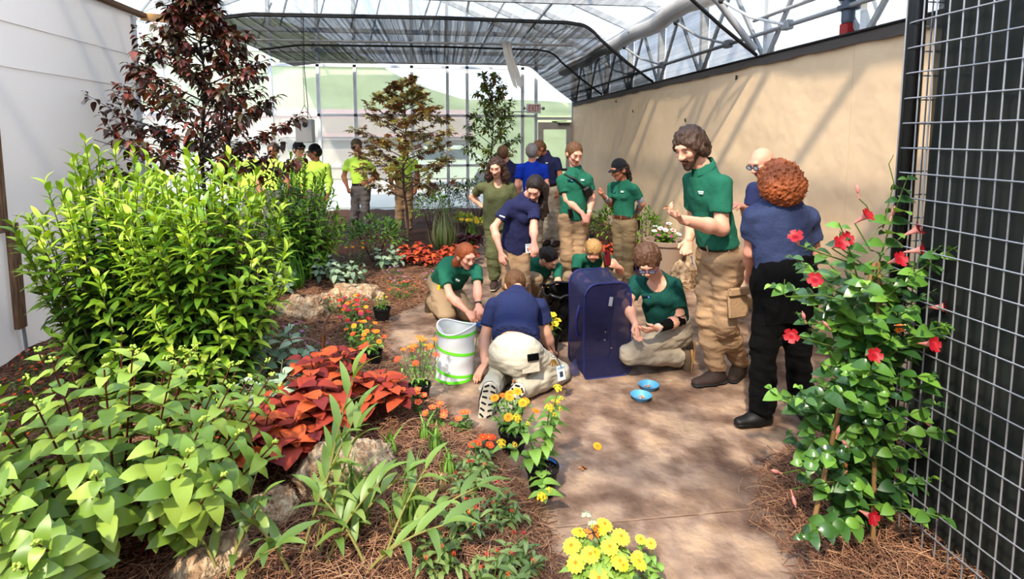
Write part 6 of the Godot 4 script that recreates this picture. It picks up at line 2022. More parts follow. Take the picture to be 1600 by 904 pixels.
func insects() -> void:
	var org := leafmat("wing_orange", Color(0.86, 0.42, 0.08), 0.4, 0.7)
	var brn := leafmat("wing_brown", Color(0.66, 0.40, 0.20), 0.4, 0.7)
	var blk := M("wing_black", Color(0.05, 0.035, 0.03), 0.7)
	var wht := M("wing_white", Color(0.9, 0.88, 0.8), 0.7)
	var cream := leafmat("wing_cream", Color(0.90, 0.90, 0.72), 0.5, 0.7)
	var grey := M("wing_grey", Color(0.55, 0.55, 0.48), 0.7)
	butterfly("monarch butterfly on a red flower of the climbing plant", V(1.80, 1.09, -1.93), 0.09, aim(V(0.3, 0.2, 0.9), V(0.1, 0.3, 1)) * Basis(Vector3.RIGHT, -0.4), 1.1, org, blk, wht)
	butterfly("orange butterfly resting on a leaf low on the climbing plant", V(1.60, 0.52, -1.90), 0.06, aim(V(-0.3, 0.5, 0.6), V(0, 0.6, 1)), 0.3, org, blk, wht)
	butterfly("orange butterfly sitting on the paving", V(0.765, 0.012, -2.83), 0.06, Basis(Vector3.UP, 0.4), 0.4, brn, blk, wht)
	butterfly("brown butterfly on the paving beside the kneeling person's shoes", V(0.62, 0.02, -3.2), 0.06, Basis(Vector3.UP, 1.2), 1.1, brn, blk, wht)
	butterfly("orange butterfly on the pale yellow zinnia", V(0.565, 0.325, -1.93), 0.07, Basis(Vector3.UP, 0.2) * Basis(Vector3.RIGHT, 0.5), 0.45, org, blk, wht)
	butterfly("white butterfly on the top of the yellow zinnia", V(0.55, 0.385, -1.97), 0.055, Basis(Vector3.UP, 1.0), 1.35, cream, grey, cream)
	butterfly("white butterfly in the middle of the yellow zinnia", V(0.574, 0.35, -1.97), 0.05, Basis(Vector3.UP, 1.3), 1.35, cream, grey, cream)
	butterfly("orange butterfly spread in the pine straw", V(0.092, 0.138, -2.38), 0.07, Basis(Vector3.UP, 0.1) * Basis(Vector3.RIGHT, 0.4), 0.2, org, blk, wht)
	butterfly("brown butterfly on the leggy yellow lantana", V(0.35, 0.30, -2.62), 0.06, Basis(Vector3.UP, 0.7) * Basis(Vector3.RIGHT, 0.3), 0.5, brn, blk, wht)
	butterfly("small butterfly on the fingers of the tall man", V(1.458, 1.39, -3.42), 0.05, Basis(Vector3.UP, 1.2), 1.0, brn, blk, wht)
	butterfly("butterfly on the trousers of the kneeling person", V(0.476, 0.18, -3.57), 0.045, aim(V(0.5, 0.4, 0.4), V(0, 0.3, 1)), 0.4, brn, blk, wht)
	# dark ones settled on the tan wall
	var wl := ["dark butterfly on the tan wall above the copper-haired woman", "dark butterfly on the tan wall just above the tall man", "small dark butterfly on the tan wall behind the young woman in the cap", "dark butterfly high on the tan wall below the net hem"]
	var wp := [V(3.283, 2.50, -5.885), V(3.283, 2.066, -7.163), V(3.283, 2.279, -9.25), V(3.283, 2.5, -10.18)]
	for i in 4:
		butterfly(wl[i], wp[i], 0.06, Basis(Vector3.BACK, PI / 2) * Basis(Vector3.UP, 0.4 * i), 0.35, blk, blk, brn)


# ---------- people ----------
# joints in world metres: hip neck head, shoulders l r, elbows l r, wrists l r, finger tips l r, knees l r, ankles l r, toes l r
func joints(who: String) -> Dictionary:
	var raw: Array = PEOPLE[who]
	var names := ["hip", "neck", "head", "ls", "rs", "le", "re", "lw", "rw", "lf", "rf", "lk", "rk", "la", "ra", "lt", "rt"]
	var j := {}
	for i in names.size():
		j[names[i]] = Vector3(raw[i * 3], raw[i * 3 + 1], raw[i * 3 + 2])
	return j

func hand(b: Blob, w: Vector3, tip: Vector3, pn: Vector3, right: bool, curl: float, g: float) -> void:
	var hd := (tip - w).normalized()
	var n := (pn - hd * pn.dot(hd)).normalized()
	var th := hd.cross(n) * (1.0 if right else -1.0)
	b.cap(w - hd * 0.03 * g, w + hd * 0.01 * g, 0.027 * g, 0.027 * g, 0, n, 0.25)
	b.cap(w + hd * 0.02 * g, w + hd * 0.075 * g, 0.033 * g, 0.038 * g, 0, n, 0.9)
	var off := [0.031, 0.011, -0.010, -0.030]
	var lens := [0.068, 0.078, 0.072, 0.056]
	for i in 4:
		var c: float = curl * (0.75 + 0.18 * i)
		var base: Vector3 = w + hd * (0.078 - absf(off[i]) * 0.25) * g + th * off[i] * g
		var d1: Vector3 = (hd * cos(c * 0.55) + n * sin(c * 0.55) + th * off[i] * 3.0).normalized()
		var d2: Vector3 = (hd * cos(c * 1.5) + n * sin(c * 1.5)).normalized()
		var d3: Vector3 = (hd * cos(c * 2.1) + n * sin(c * 2.1)).normalized()
		var l: float = lens[i] * g
		b.cap(base - d1 * 0.012 * g, base + d1 * l * 0.45, 0.0095 * g, 0.0088 * g)
		b.cap(base + d1 * l * 0.45, base + d1 * l * 0.45 + d2 * l * 0.32, 0.0088 * g, 0.008 * g)
		b.cap(base + d1 * l * 0.45 + d2 * l * 0.32, base + d1 * l * 0.45 + d2 * l * 0.32 + d3 * l * 0.23, 0.008 * g, 0.0068 * g)
	var tb: Vector3 = w + hd * 0.028 * g + th * 0.026 * g
	var td := (hd * 0.72 + th * 0.62 + n * 0.35).normalized()
	var te := (hd * 0.9 + th * 0.15 + n * (0.25 + curl * 0.3)).normalized()
	b.cap(tb, tb + td * 0.042 * g, 0.014 * g, 0.0105 * g)
	b.cap(tb + td * 0.042 * g, tb + td * 0.042 * g + te * 0.03 * g, 0.0105 * g, 0.008 * g)

func shoe(parent: Node, o: Vector3, ankle: Vector3, toe: Vector3, sole: Vector3, g: float, upper: Material, under: Material, boot: float, cell: float) -> void:
	var s := sole.normalized()
	var t := toe - ankle
	t = (t - s * t.dot(s)).normalized()
	var side := t.cross(s)
	var a := ankle - o
	var b := Blob.new()
	var bot := a + s * 0.082 * g
	if boot > 0.0:
		b.cap(a - s * 0.05 * boot, a + s * 0.03, 0.052 * g, 0.05 * g, 2)
	else:
		b.cap(a + s * 0.02 * g, a + s * 0.035 * g, 0.044 * g, 0.046 * g)
	b.cap(a + s * 0.045 * g - t * 0.03 * g, a + s * 0.05 * g + t * 0.06 * g, 0.042 * g, 0.047 * g, 0, side, 0.08)
	b.cap(a + s * 0.05 * g + t * 0.05 * g, a + s * 0.06 * g + t * 0.165 * g, 0.05 * g, 0.036 * g, 0, s, 0.25)
	b.cut_plane(s, bot - s * 0.012)
	b.build(cell, 0.03)
	var u := part("shoe", b.mesh.done(), upper, parent)
	var so := Blob.new()
	so.cap(bot - t * 0.035 * g, bot + t * 0.05 * g, 0.044 * g, 0.043 * g, 0, s, 0.0)
	so.cap(bot + t * 0.05 * g, bot + t * 0.16 * g, 0.047 * g, 0.04 * g, 0, s, 0.0)
	so.cut_plane(s, bot)
	so.cut_plane(-s, bot - s * 0.02)
	so.build(cell, 0.02)
	part("sole", so.mesh.done(), under, u)
	# laces
	if boot >= 0.0 and cell < 0.012:
		for i in 3:
			var c := a + s * (0.0 + 0.012 * i) * g + t * (0.045 + 0.022 * i) * g
			var m := MB.new()
			m.tube([c - side * 0.022, c + t * 0.006 - s * 0.008, c + side * 0.022], 0.003, 0.003, 4)
			part("lace", m.done(), M("lace", Color(0.16, 0.12, 0.11)), u)

func spread_ring(c: Vector3, bs: Basis, rx: float, rz: float, y0: float, y1: float, th: float, a0 := 0.0, a1 := TAU, seg := 20) -> ArrayMesh:
	# a band around axis y of bs
	var m := MB.new()
	for i in seg:
		var p := lerpf(a0, a1, float(i) / seg)
		var q := lerpf(a0, a1, float(i + 1) / seg)
		var e := [Vector3(cos(p) * rx, 0, sin(p) * rz), Vector3(cos(q) * rx, 0, sin(q) * rz)]
		var f := [Vector3(cos(p) * (rx + th), 0, sin(p) * (rz + th)), Vector3(cos(q) * (rx + th), 0, sin(q) * (rz + th))]
		var u0 := Vector3(0, y0, 0)
		var u1 := Vector3(0, y1, 0)
		m.quad(c + bs * (f[0] + u0), c + bs * (f[0] + u1), c + bs * (f[1] + u1), c + bs * (f[1] + u0))
		m.quad(c + bs * (f[0] + u1), c + bs * (e[0] + u1), c + bs * (e[1] + u1), c + bs * (f[1] + u1))
		m.quad(c + bs * (e[0] + u0), c + bs * (f[0] + u0), c + bs * (f[1] + u0), c + bs * (e[1] + u0))
	return m.done()

func person(who: String, label: String, d: Dictionary) -> Node3D:
	var j := joints(who)
	var g: float = d.get("size", 1.0)
	var fem: float = d.get("fem", 0.0)
	var o := Vector3(j.hip.x, 0, j.hip.z)
	var root := thing("person", label, "person", o, d.get("group", ""))
	for k in j:
		j[k] -= o
	var q: float = d.get("cell", 0.013)
	var up: Vector3 = (j.neck - j.hip).normalized()
	var side: Vector3 = j.rs - j.ls
	side = (side - up * side.dot(up)).normalized()
	var fn := up.cross(side)
	var hs: Vector3 = d.get("hipside", side)
	var pel: Vector3 = j.hip
	var lh: Vector3 = pel - hs * 0.085 * g - up * 0.03
	var rh: Vector3 = pel + hs * 0.085 * g - up * 0.03
	var tl: float = j.neck.distance_to(pel)
	var waist: Vector3 = pel + up * tl * 0.36
	var chest: Vector3 = pel + up * tl * 0.70
	var skin: Material = M("skin_" + d.get("skin", "fair"), {"fair": Color(0.82, 0.60, 0.50), "pink": Color(0.83, 0.58, 0.49), "tan": Color(0.66, 0.42, 0.31), "deep": Color(0.5, 0.31, 0.23)}[d.get("skin", "fair")], 0.55)
	skin.subsurf_scatter_enabled = true
	skin.subsurf_scatter_strength = 0.06
	var hd: Vector3 = j.head
	var fd: Vector3 = Vector3(d.face).normalized()
	var hu: Vector3 = d.get("headup", up * 0.4 + Vector3.UP * 0.6)
	hu = (hu - fd * hu.dot(fd)).normalized()
	var hr := fd.cross(hu)
	var nb: Vector3 = j.neck
	var hk := g * 1.02
	# --- skin: torso, arms, legs, neck ---
	var b := Blob.new()
	b.cap(pel, waist, 0.125 * g, 0.105 * g, 0, fn, 0.5)
	b.cap(waist, chest, 0.105 * g, 0.12 * g, 0, fn, 0.5)
	b.cap(j.ls - up * 0.012, j.rs - up * 0.012, 0.04 * g, 0.04 * g)
	b.cap(chest, nb, 0.10 * g, 0.05 * g, 0, fn, 0.3)
	b.cap(nb - up * 0.03, hd - hu * 0.05 * hk - fd * 0.02 * hk, 0.056 * g * (1.0 - 0.12 * fem), 0.054 * g * (1.0 - 0.1 * fem))
	for s in ["l", "r"]:
		var sh: Vector3 = j[s + "s"]
		var el: Vector3 = j[s + "e"]
		var wr: Vector3 = j[s + "w"]
		var ak: float = d.get("arm", 1.0) * (1.0 - 0.1 * fem)
		b.cap(sh - up * 0.012, el, 0.045 * g * ak, 0.041 * g * ak)
		b.cap(el, el.lerp(wr, 0.35), 0.041 * g * ak, 0.043 * g * ak)
		b.cap(el.lerp(wr, 0.35), wr, 0.043 * g * ak, 0.027 * g * ak)
		var hp := lh if s == "l" else rh
		b.cap(hp, j[s + "k"], 0.075 * g, 0.052 * g)
		b.cap(j[s + "k"], j[s + "a"], 0.052 * g, 0.036 * g)
	b.build(q * 1.15, 0.03)
	var sk := b.mesh
	# hands
	var hcell: float = d.get("handcell", 0.006)
	for s in ["l", "r"]:
		var hb := Blob.new()
		hb.mesh = sk
		var pn: Vector3 = d.get(s + "palm", (chest - j[s + "w"]) * 0.5 + Vector3(0, -0.2, 0))
		hand(hb, j[s + "w"], j[s + "f"], pn, s == "r", d.get(s + "curl", d.get("curl", 0.5)), g)
		hb.build(hcell, 0.008)
	# head
	var h := Blob.new()
	h.mesh = sk
	h.ball(hd + hu * 0.03 * hk - fd * 0.014 * hk, 0.09 * hk, hr, 0.14)
	h.cap(hd + hu * 0.03 * hk + fd * 0.03 * hk, hd - hu * 0.045 * hk + fd * 0.042 * hk, 0.062 * hk, 0.046 * hk, 0, hr, 0.04)
	h.cap(hd - hu * 0.06 * hk + fd * 0.045 * hk, hd - hu * 0.092 * hk + fd * 0.062 * hk, 0.042 * hk, 0.023 * hk * (1.0 - 0.1 * fem))
	for s in [-1.0, 1.0]:
		h.cap(hd - hu * 0.03 * hk + hr * s * 0.05 * hk - fd * 0.01, hd - hu * 0.085 * hk + fd * 0.05 * hk + hr * s * 0.014 * hk, 0.022 * hk, 0.02 * hk)
		h.ball(hd - hu * 0.012 * hk + fd * 0.066 * hk + hr * s * 0.037 * hk, 0.026 * hk)
		h.ball(hd - hu * 0.005 * hk + hr * s * 0.081 * hk - fd * 0.008, 0.03 * hk, hr, 1.3)
		h.cut_ball(hd + fd * 0.109 * hk + hr * s * 0.035 * hk + hu * 0.013 * hk, 0.017 * hk)
	h.cap(hd + fd * 0.086 * hk + hu * 0.036 * hk - hr * 0.03 * hk, hd + fd * 0.086 * hk + hu * 0.036 * hk + hr * 0.03 * hk, 0.014 * hk, 0.014 * hk)
	h.cap(hd + fd * 0.092 * hk + hu * 0.02 * hk, hd + fd * (0.114 - 0.006 * fem) * hk - hu * 0.022 * hk, 0.007 * hk, (0.012 - 0.002 * fem) * hk)
	for s in [-1.0, 1.0]:
		h.ball(hd + fd * 0.104 * hk - hu * 0.028 * hk + hr * s * 0.012 * hk, 0.0095 * hk)
	h.cap(hd - hu * 0.04 * hk - fd * 0.02 * hk, nb.lerp(hd, 0.3), 0.052 * hk * (1.0 - 0.1 * fem), 0.052 * hk * (1.0 - 0.1 * fem))
	h.build(d.get("headcell", 0.0065), 0.02)
	part("body", sk.done(), skin, root)
	# face pieces
	for s in [-1.0, 1.0]:
		var m := MB.new()
		var ec: Vector3 = hd + fd * 0.087 * hk + hr * s * 0.034 * hk + hu * 0.012 * hk
		m.ball(ec, Vector3(0.0125, 0.0048, 0.008) * hk, 8, 6, Basis(hr, hu, fd))
		var e := part("eye", m.done(), M("sclera", Color(0.62, 0.57, 0.53), 0.4), root)
		m = MB.new()
		m.ball(ec + fd * 0.0045 * hk - hu * 0.0005, Vector3(0.0058, 0.0046, 0.0045) * hk, 8, 5, Basis(hr, hu, fd))
		part("iris", m.done(), M("iris", Color(0.10, 0.06, 0.04), 0.25), e)
		m = MB.new()
		var bc: Vector3 = hd + fd * 0.0985 * hk + hr * s * 0.034 * hk + hu * 0.034 * hk
		m.tube([bc - hr * s * 0.018 * hk - hu * 0.002, bc + hu * 0.004 * hk, bc + hr * s * 0.019 * hk - hu * 0.003 * hk - fd * 0.009 * hk], 0.0038 * hk, 0.0026 * hk, 5)
		part("eyebrow", m.done(), d.hairmat, root)
	var lm := MB.new()
	lm.ball(hd + fd * 0.0905 * hk - hu * 0.056 * hk, Vector3(0.022, 0.0042, 0.008) * hk, 10, 5, Basis(hr, hu, fd))
	lm.ball(hd + fd * 0.0895 * hk - hu * 0.064 * hk, Vector3(0.018, 0.005, 0.008) * hk, 10, 5, Basis(hr, hu, fd))
	part("lips", lm.done(), M("lips", Color(0.6, 0.30, 0.27), 0.5), root)
	# hair
	var hair: String = d.get("hair", "short")
	var hm: Material = d.hairmat
	var x := Blob.new()
	var top := hd + hu * 0.035 * hk - fd * 0.016 * hk
	var amp := 0.006
	var frq := 60.0
	var sq := Vector3(16, 4, 16)
	var hc: float = maxf(0.009, d.get("headcell", 0.0065) * 1.3)
	if hair != "bald":
		x.ball(top, 0.1 * hk, hr, 0.10)
		x.ball(hd - fd * 0.04 * hk - hu * 0.005, 0.085 * hk, hr, 0.05)
		x.cut_ball(hd + fd * 0.10 * hk - hu * 0.05 * hk, 0.108 * hk)
		match hair:
			"wavy":
				amp = 0.013
				frq = 18.0
				sq = Vector3(14, 9, 14)
				x.ball(top + hu * 0.014, 0.103 * hk, hr, 0.04)
				x.ball(hd - fd * 0.06 * hk - hu * 0.03 * hk, 0.085 * hk)
				x.cap(top + fd * 0.06 * hk + hr * 0.05 * hk, hd + fd * 0.02 + hr * 0.085 * hk, 0.038, 0.03)
				x.cap(top + fd * 0.07 * hk - hr * 0.05 * hk, hd + fd * 0.02 - hr * 0.085 * hk, 0.038, 0.03)
			"curls":
				amp = 0.020
				frq = 38.0
				sq = Vector3(10, 10, 10)
				x.ball(hd - fd * 0.02, 0.125 * hk)
				x.ball(hd - hu * 0.05 - fd * 0.04, 0.115 * hk)
				for s in [-1.0, 1.0]:
					x.ball(hd + hr * s * 0.07 - hu * 0.04 - fd * 0.03, 0.075 * hk)
			"curls_long":
				amp = 0.018
				frq = 36.0
				sq = Vector3(10, 9, 10)
				for s in [-1.0, 1.0]:
					x.cap(top + hr * s * 0.06 - fd * 0.01, hd + hr * s * 0.105 - hu * 0.12 - fd * 0.01, 0.05, 0.05)
					x.cap(hd + hr * s * 0.1 - hu * 0.1 - fd * 0.02, hd + hr * s * 0.10 - hu * 0.2, 0.05, 0.03)
			"long_side":
				x.cap(top - fd * 0.05, hd + hr * -0.07 - hu * 0.06 - fd * 0.03, 0.06, 0.05)
				for k in 3:
					var e := Vector3(0.075 + 0.032 * k, -0.30 + 0.03 * k, 0.03 - 0.03 * k)
					x.cap(hd - fd * 0.03 + Vector3(0.05 + 0.012 * k, -0.02, 0.02), hd + e * 0.6, 0.055, 0.042)
					x.cap(hd + e * 0.6, hd + e, 0.042, 0.016)
			"pony_low":
				x.cap(hd - fd * 0.09 * hk - hu * 0.03, hd - fd * 0.13 - hu * 0.09 - hr * 0.03, 0.04, 0.035)
			"bun_side":
				x.ball(hd + hr * 0.085 - hu * 0.055 - fd * 0.03, 0.036)
				x.ball(hd + hr * 0.09 - hu * 0.085 - fd * 0.02, 0.03)
			"tied":
				x.ball(hd - fd * 0.115 - hu * 0.02, 0.042)
			"pony_long":
				x.cap(hd - fd * 0.09 - hu * 0.03, hd - fd * 0.1 - hu * 0.06 - hr * 0.06, 0.04, 0.035)
				x.cap(hd - hr * 0.07 - fd * 0.06 - hu * 0.05, hd - hr * 0.08 + Vector3(0.02, -0.24, 0.08), 0.03, 0.016)
			"curly_back":
				amp = 0.018
				frq = 36.0
				sq = Vector3(10, 9, 10)
				x.cap(hd - fd * 0.09 - hu * 0.0, hd - fd * 0.12 - hu * 0.16, 0.05, 0.03)
			"crop_wavy":
				amp = 0.013
				frq = 20.0
				sq = Vector3(14, 9, 14)
				x.ball(top + hu * 0.012 - fd * 0.005, 0.106 * hk, hr, 0.02)
				x.cap(top + fd * 0.05 + hr * 0.04, top + fd * 0.07 - hr * 0.03, 0.04, 0.04)
			"crop_grey":
				amp = 0.004
		if d.has("cap"):
			x.cut_plane(hu, hd + hu * 0.05 * hk)
		x.build(hc, 0.03, amp, frq / 10.0, waves, sq)
		part("hair", x.mesh.done(), hm, root)
	if d.has("beard"):
		var bd := Blob.new()
		bd.cap(hd - hu * 0.062 * hk + fd * 0.05 * hk, hd - hu * 0.1 * hk + fd * 0.066 * hk, 0.043 * hk, 0.0265 * hk)
		for s in [-1.0, 1.0]:
			bd.cap(hd - hu * 0.02 * hk + hr * s * 0.068 * hk + fd * 0.012, hd - hu * 0.085 * hk + fd * 0.052 * hk + hr * s * 0.018, 0.012 * hk, 0.022 * hk)
		bd.cap(hd + fd * 0.094 * hk - hu * 0.044 * hk - hr * 0.022 * hk, hd + fd * 0.094 * hk - hu * 0.044 * hk + hr * 0.022 * hk, 0.008, 0.008)
		bd.cut_ball(hd + fd * 0.104 * hk - hu * 0.0595 * hk, 0.017 * hk)
		bd.build(hc * 0.8, 0.015, 0.003, 12.0, waves, Vector3(10, 10, 10))
		part("beard", bd.mesh.done(), hm, root)
	if d.has("cap"):
		var cb := Blob.new()
		cb.ball(top + hu * 0.012 * hk, 0.103 * hk, hr, 0.08)
		cb.cut_plane(-hu, hd + hu * 0.045 * hk)
		cb.build(hc, 0.02)
		var cp := part("cap", cb.mesh.done(), d.cap, root)
		var pm := MB.new()
		var rows := []
		for i in 5:
			var row := []
			for k in 7:
				var a := lerpf(-1.1, 1.1, k / 6.0)
				var r0 := 0.088 + 0.085 * (i / 4.0) * cos(a) * cos(a * 0.5)
				row.append(hd + hu * (0.052 - 0.018 * i / 4.0 - absf(a) * 0.012) * hk + fd * (cos(a) * r0 - 0.01) * hk + hr * sin(a) * 0.094 * hk)
			rows.append(row)
		pm.sheet(rows)
		var low := []
		for row in rows:
			low.append(row.map(func(p): return p - hu * 0.005))
		pm.sheet(low)
		part("brim", pm.done(), d.cap, cp)
	if d.has("glasses"):
		var gm := MB.new()
		var gy: Vector3 = d.get("glassup", Vector3.ZERO)
		for s in [-1.0, 1.0]:
			var c: Vector3 = hd + gy + fd * 0.108 * hk + hr * s * 0.035 * hk + hu * 0.008 * hk
			var pts := []
			for i in 13:
				var a := TAU * i / 12.0
				pts.append(c + hr * cos(a) * 0.027 * hk + hu * sin(a) * 0.02 * hk)
			gm.tube(pts, 0.0028, 0.0028, 5)
			gm.tube([c + hr * s * 0.027 * hk, hd + gy + hr * s * 0.088 * hk + hu * 0.01 * hk + fd * 0.06 * hk, hd + gy + hr * s * 0.09 * hk + hu * 0.008 - fd * 0.005], 0.0025, 0.0025, 4)
		gm.tube([hd + gy + fd * 0.112 * hk - hr * 0.01 * hk + hu * 0.012 * hk, hd + gy + fd * 0.112 * hk + hr * 0.01 * hk + hu * 0.012 * hk], 0.0025, 0.0025, 4)
		var gl := part("glasses", gm.done(), d.glasses, root)
		for s in [-1.0, 1.0]:
			var c: Vector3 = hd + gy + fd * 0.108 * hk + hr * s * 0.035 * hk + hu * 0.008 * hk
			var lmb := MB.new()
			lmb.ball(c, Vector3(0.025, 0.018, 0.0015) * hk, 10, 6, Basis(hr, hu, fd))
			part("lens", lmb.done(), d.get("lens", M("lens_clear", Color(0.7, 0.75, 0.8, 0.15), 0.1)), gl)
	# --- shirt ---
	var st: Material = d.shirt
	var loose: float = d.get("loose", 0.0)
	var hem: float = d.get("hem", -0.02)
	var w := Blob.new()
	var bw: float = d.get("belly", 0.0)
	var wide: float = d.get("wide", 1.0)
	w.cap(waist, pel + up * hem, (0.135 + loose + bw) * g * wide, (0.15 + loose + bw * 0.7) * g * wide, 1, fn, 0.42)
	w.cap(waist, chest, (0.135 + loose + bw) * g * wide, (0.15 + loose * 0.6) * g * wide, 0, fn, 0.42)
	w.cap(chest, chest.lerp(nb, 0.7), 0.14 * g * wide, 0.075 * g, 0, fn, 0.35)
	w.cap(j.ls.lerp(j.rs, 0.05) - up * 0.012, j.rs.lerp(j.ls, 0.05) - up * 0.012, (0.05 + loose * 0.2) * g, (0.05 + loose * 0.2) * g)
	w.cap(nb - up * 0.1, nb - up * 0.02 - fn * 0.01, 0.08 * g, 0.066 * g, 1)
	w.cap(j.ls.lerp(j.rs, 0.2), nb - up * 0.01, 0.034, 0.044)
	w.cap(j.rs.lerp(j.ls, 0.2), nb - up * 0.01, 0.034, 0.044)
	if fem > 0.0:
		for s in [-1.0, 1.0]:
			w.ball(chest - up * 0.02 + fn * 0.085 * g + side * s * 0.07 * g, 0.062 * g * fem)
	var sl: float = d.get("sleeve", 0.62)
	for s in ["l", "r"]:
		var sh: Vector3 = j[s + "s"]
		var el: Vector3 = j[s + "e"]
		var wr: Vector3 = j[s + "w"]
		var ak: float = d.get("arm", 1.0) * (1.0 - 0.08 * fem)
		if sl <= 1.0:
			w.cap(sh - up * 0.012, sh.lerp(el, sl), 0.056 * g * ak, (0.06 + loose * 0.4) * g * ak, 1)
		else:
			w.cap(sh - up * 0.012, el, 0.057 * g * ak, 0.052 * g * ak)
			w.cap(el, el.lerp(wr, sl - 1.0), 0.055 * g * ak, 0.04 * g * ak, 1)
	if d.has("scoop"):
		w.cut_ball(nb + fn * 0.09 + up * 0.0, d.scoop)
	w.build(q, 0.045, d.get("folds", 0.011), 0.8, waves, Vector3(10, 9, 10))
	var shirt := part("shirt", w.mesh.done(), st, root)
	if d.has("collar"):
		var cm := MB.new()
		var rows := []
		for i in 3:
			var row := []
			for k in 17:
				var a := lerpf(0.35, TAU - 0.35, k / 16.0)
				var rr: float = (0.064 + 0.013 * [0.0, 0.6, 1.6][i]) * g
				var yy: float = [0.0, 0.026, -0.016][i] * g
				var dip := cos(a) * 0.028
				row.append(nb + up * (yy - 0.012 - dip) + fn * cos(a) * rr * 1.0 + side * sin(a) * rr)
			rows.append(row)
		cm.sheet(rows)
		part("collar", cm.done(), st, shirt)
		var bm := MB.new()
		bm.box(nb.lerp(chest, 0.62) + fn * 0.108 * g, Vector3(0.026, 0.13, 0.012), Basis(side, up, side.cross(up)))
		part("placket", bm.done(), st, shirt)
	if d.has("logo"):
		var lp := chest + fn * (0.107 + 0.02 * fem) * g - side * 0.07 * g + up * 0.045
		var bs := Basis(side, up, side.cross(up))
		for i in 2:
			var tm := MB.new()
			tm.box(lp - up * 0.012 * i, Vector3(0.045 - 0.01 * i, 0.007, 0.012), bs)
			part("logo", tm.done(), M("logo_white", Color(0.85, 0.9, 0.88)), shirt)
	if d.has("name_tag"):
		var tm := MB.new()
		tm.box(chest + fn * (0.11 + 0.024 * fem) * g + side * 0.07 * g + up * 0.03, Vector3(0.065, 0.018, 0.012), Basis(side, up, side.cross(up)), 0.003)
		var nt := part("name_tag", tm.done(), M("tag_navy", Color(0.05, 0.07, 0.14), 0.4), shirt)
		tm = MB.new()
		tm.box(chest + fn * (0.115 + 0.024 * fem) * g + side * 0.05 * g + up * 0.03, Vector3(0.016, 0.012, 0.006), Basis(side, up, side.cross(up)))
		part("tag_emblem", tm.done(), M("tag_blue", Color(0.25, 0.6, 0.8), 0.4), nt)
	# --- trousers ---
	var pm2 := Blob.new()
	var lg: float = d.get("legs", 1.0)
	var rise: float = d.get("rise", 0.085)
	pm2.cap(pel + up * rise, pel - up * 0.03, (0.135 + bw) * g * d.get("hips", 1.0), 0.155 * g * d.get("hips", 1.0), 2, fn, 0.4)
	for s in [-1.0, 1.0]:
		pm2.ball(pel + hs * s * 0.075 * g - fn * 0.05 * g - up * 0.05, 0.078 * g * d.get("hips", 1.0))
	for s in ["l", "r"]:
		var hp := lh if s == "l" else rh
		var kn: Vector3 = j[s + "k"]
		var an: Vector3 = j[s + "a"]
		pm2.cap(hp, kn, 0.094 * g * lg, 0.072 * g * lg)
		var fin := kn.lerp(an, d.get("cuff", 0.97))
		pm2.cap(kn, kn.lerp(an, 0.45), 0.072 * g * lg, 0.068 * g * lg)
		pm2.cap(kn.lerp(an, 0.45), fin, 0.068 * g * lg, 0.062 * g * lg * d.get("flare", 1.0), 1)
	pm2.build(q, d.get("blend", 0.035), d.get("pfolds", 0.013), 0.75, waves, Vector3(7, 17, 7))
	var pants := part("trousers", pm2.mesh.done(), d.pants, root)
	if d.has("belt"):
		var bs := Basis(hs, up, hs.cross(up))
		var bl := part("belt", spread_ring(pel + up * (rise - 0.03), bs, (0.138 + bw) * g * d.get("hips", 1.0), (0.10 + bw * 0.7) * g * d.get("hips", 1.0), -0.005, 0.033, 0.008, 0, TAU, 28), d.belt, pants)
		for i in 6:
			var a := TAU * (i + 0.3) / 6.0
			var lmb := MB.new()
			var rx: float = (0.15 + bw) * g * d.get("hips", 1.0)
			var rz: float = (0.11 + bw * 0.7) * g * d.get("hips", 1.0)
			lmb.box(pel + up * (rise - 0.016) + bs * Vector3(cos(a) * rx, 0, sin(a) * rz), Vector3(0.012, 0.055, 0.006), bs * Basis(Vector3.UP, PI / 2 - a))
			part("belt_loop", lmb.done(), d.pants, bl)
	# --- shoes ---
	for s in ["l", "r"]:
		var sole: Vector3 = d.get(s + "sole", Vector3.DOWN)
		shoe(root, Vector3.ZERO, j[s + "a"], j[s + "t"], sole, g * d.get("feet", 1.0), d.get("shoe", M("shoe_brown", Color(0.2, 0.14, 0.11))), d.get("soles", M("sole_dark", Color(0.08, 0.08, 0.08))), d.get("boot", 0.0), maxf(0.009, q * 0.75))
	root.set_meta("fr", [chest, fn, side, up, pel, hs, hd, fd, hu, hr])
	root.set_meta("jj", j)
	return root

func badge(root: Node3D, at: Vector3, dir: Vector3, cord: Array, size := Vector2(0.058, 0.09)) -> void:
	var bs := aim(dir)
	var m := MB.new()
	m.box(at, Vector3(size.x, size.y, 0.004), bs, 0.0015)
	var b := part("badge", m.done(), M("badge_white", Color(0.82, 0.84, 0.84), 0.35), root, Transform3D.IDENTITY, "white identity card in a clear holder")
	m = MB.new()
	m.box(at + bs * Vector3(0, -0.008, 0.002), Vector3(size.x * 0.42, size.y * 0.36, 0.003), bs)
	part("badge_photo", m.done(), M("badge_photo", Color(0.18, 0.2, 0.28), 0.4), b)
	m = MB.new()
	m.box(at + bs * Vector3(0, size.y * 0.35, 0.002), Vector3(size.x * 0.85, size.y * 0.14, 0.003), bs)
	part("badge_header", m.done(), M("badge_blue", Color(0.5, 0.65, 0.75), 0.4), b)
	if cord.size() > 1:
		part("strap", tubem(cord, 0.003, 0.003, 5), M("black_plastic", Color(0.03, 0.03, 0.03), 0.4), b)

func sdot(root: Node3D, called: String, c: Vector3, r: Vector3, mat: Material, bs := Basis.IDENTITY) -> MeshInstance3D:
	var m := MB.new()
	m.ball(c, r, 10, 6, bs)
	return part(called, m.done(), mat, root)

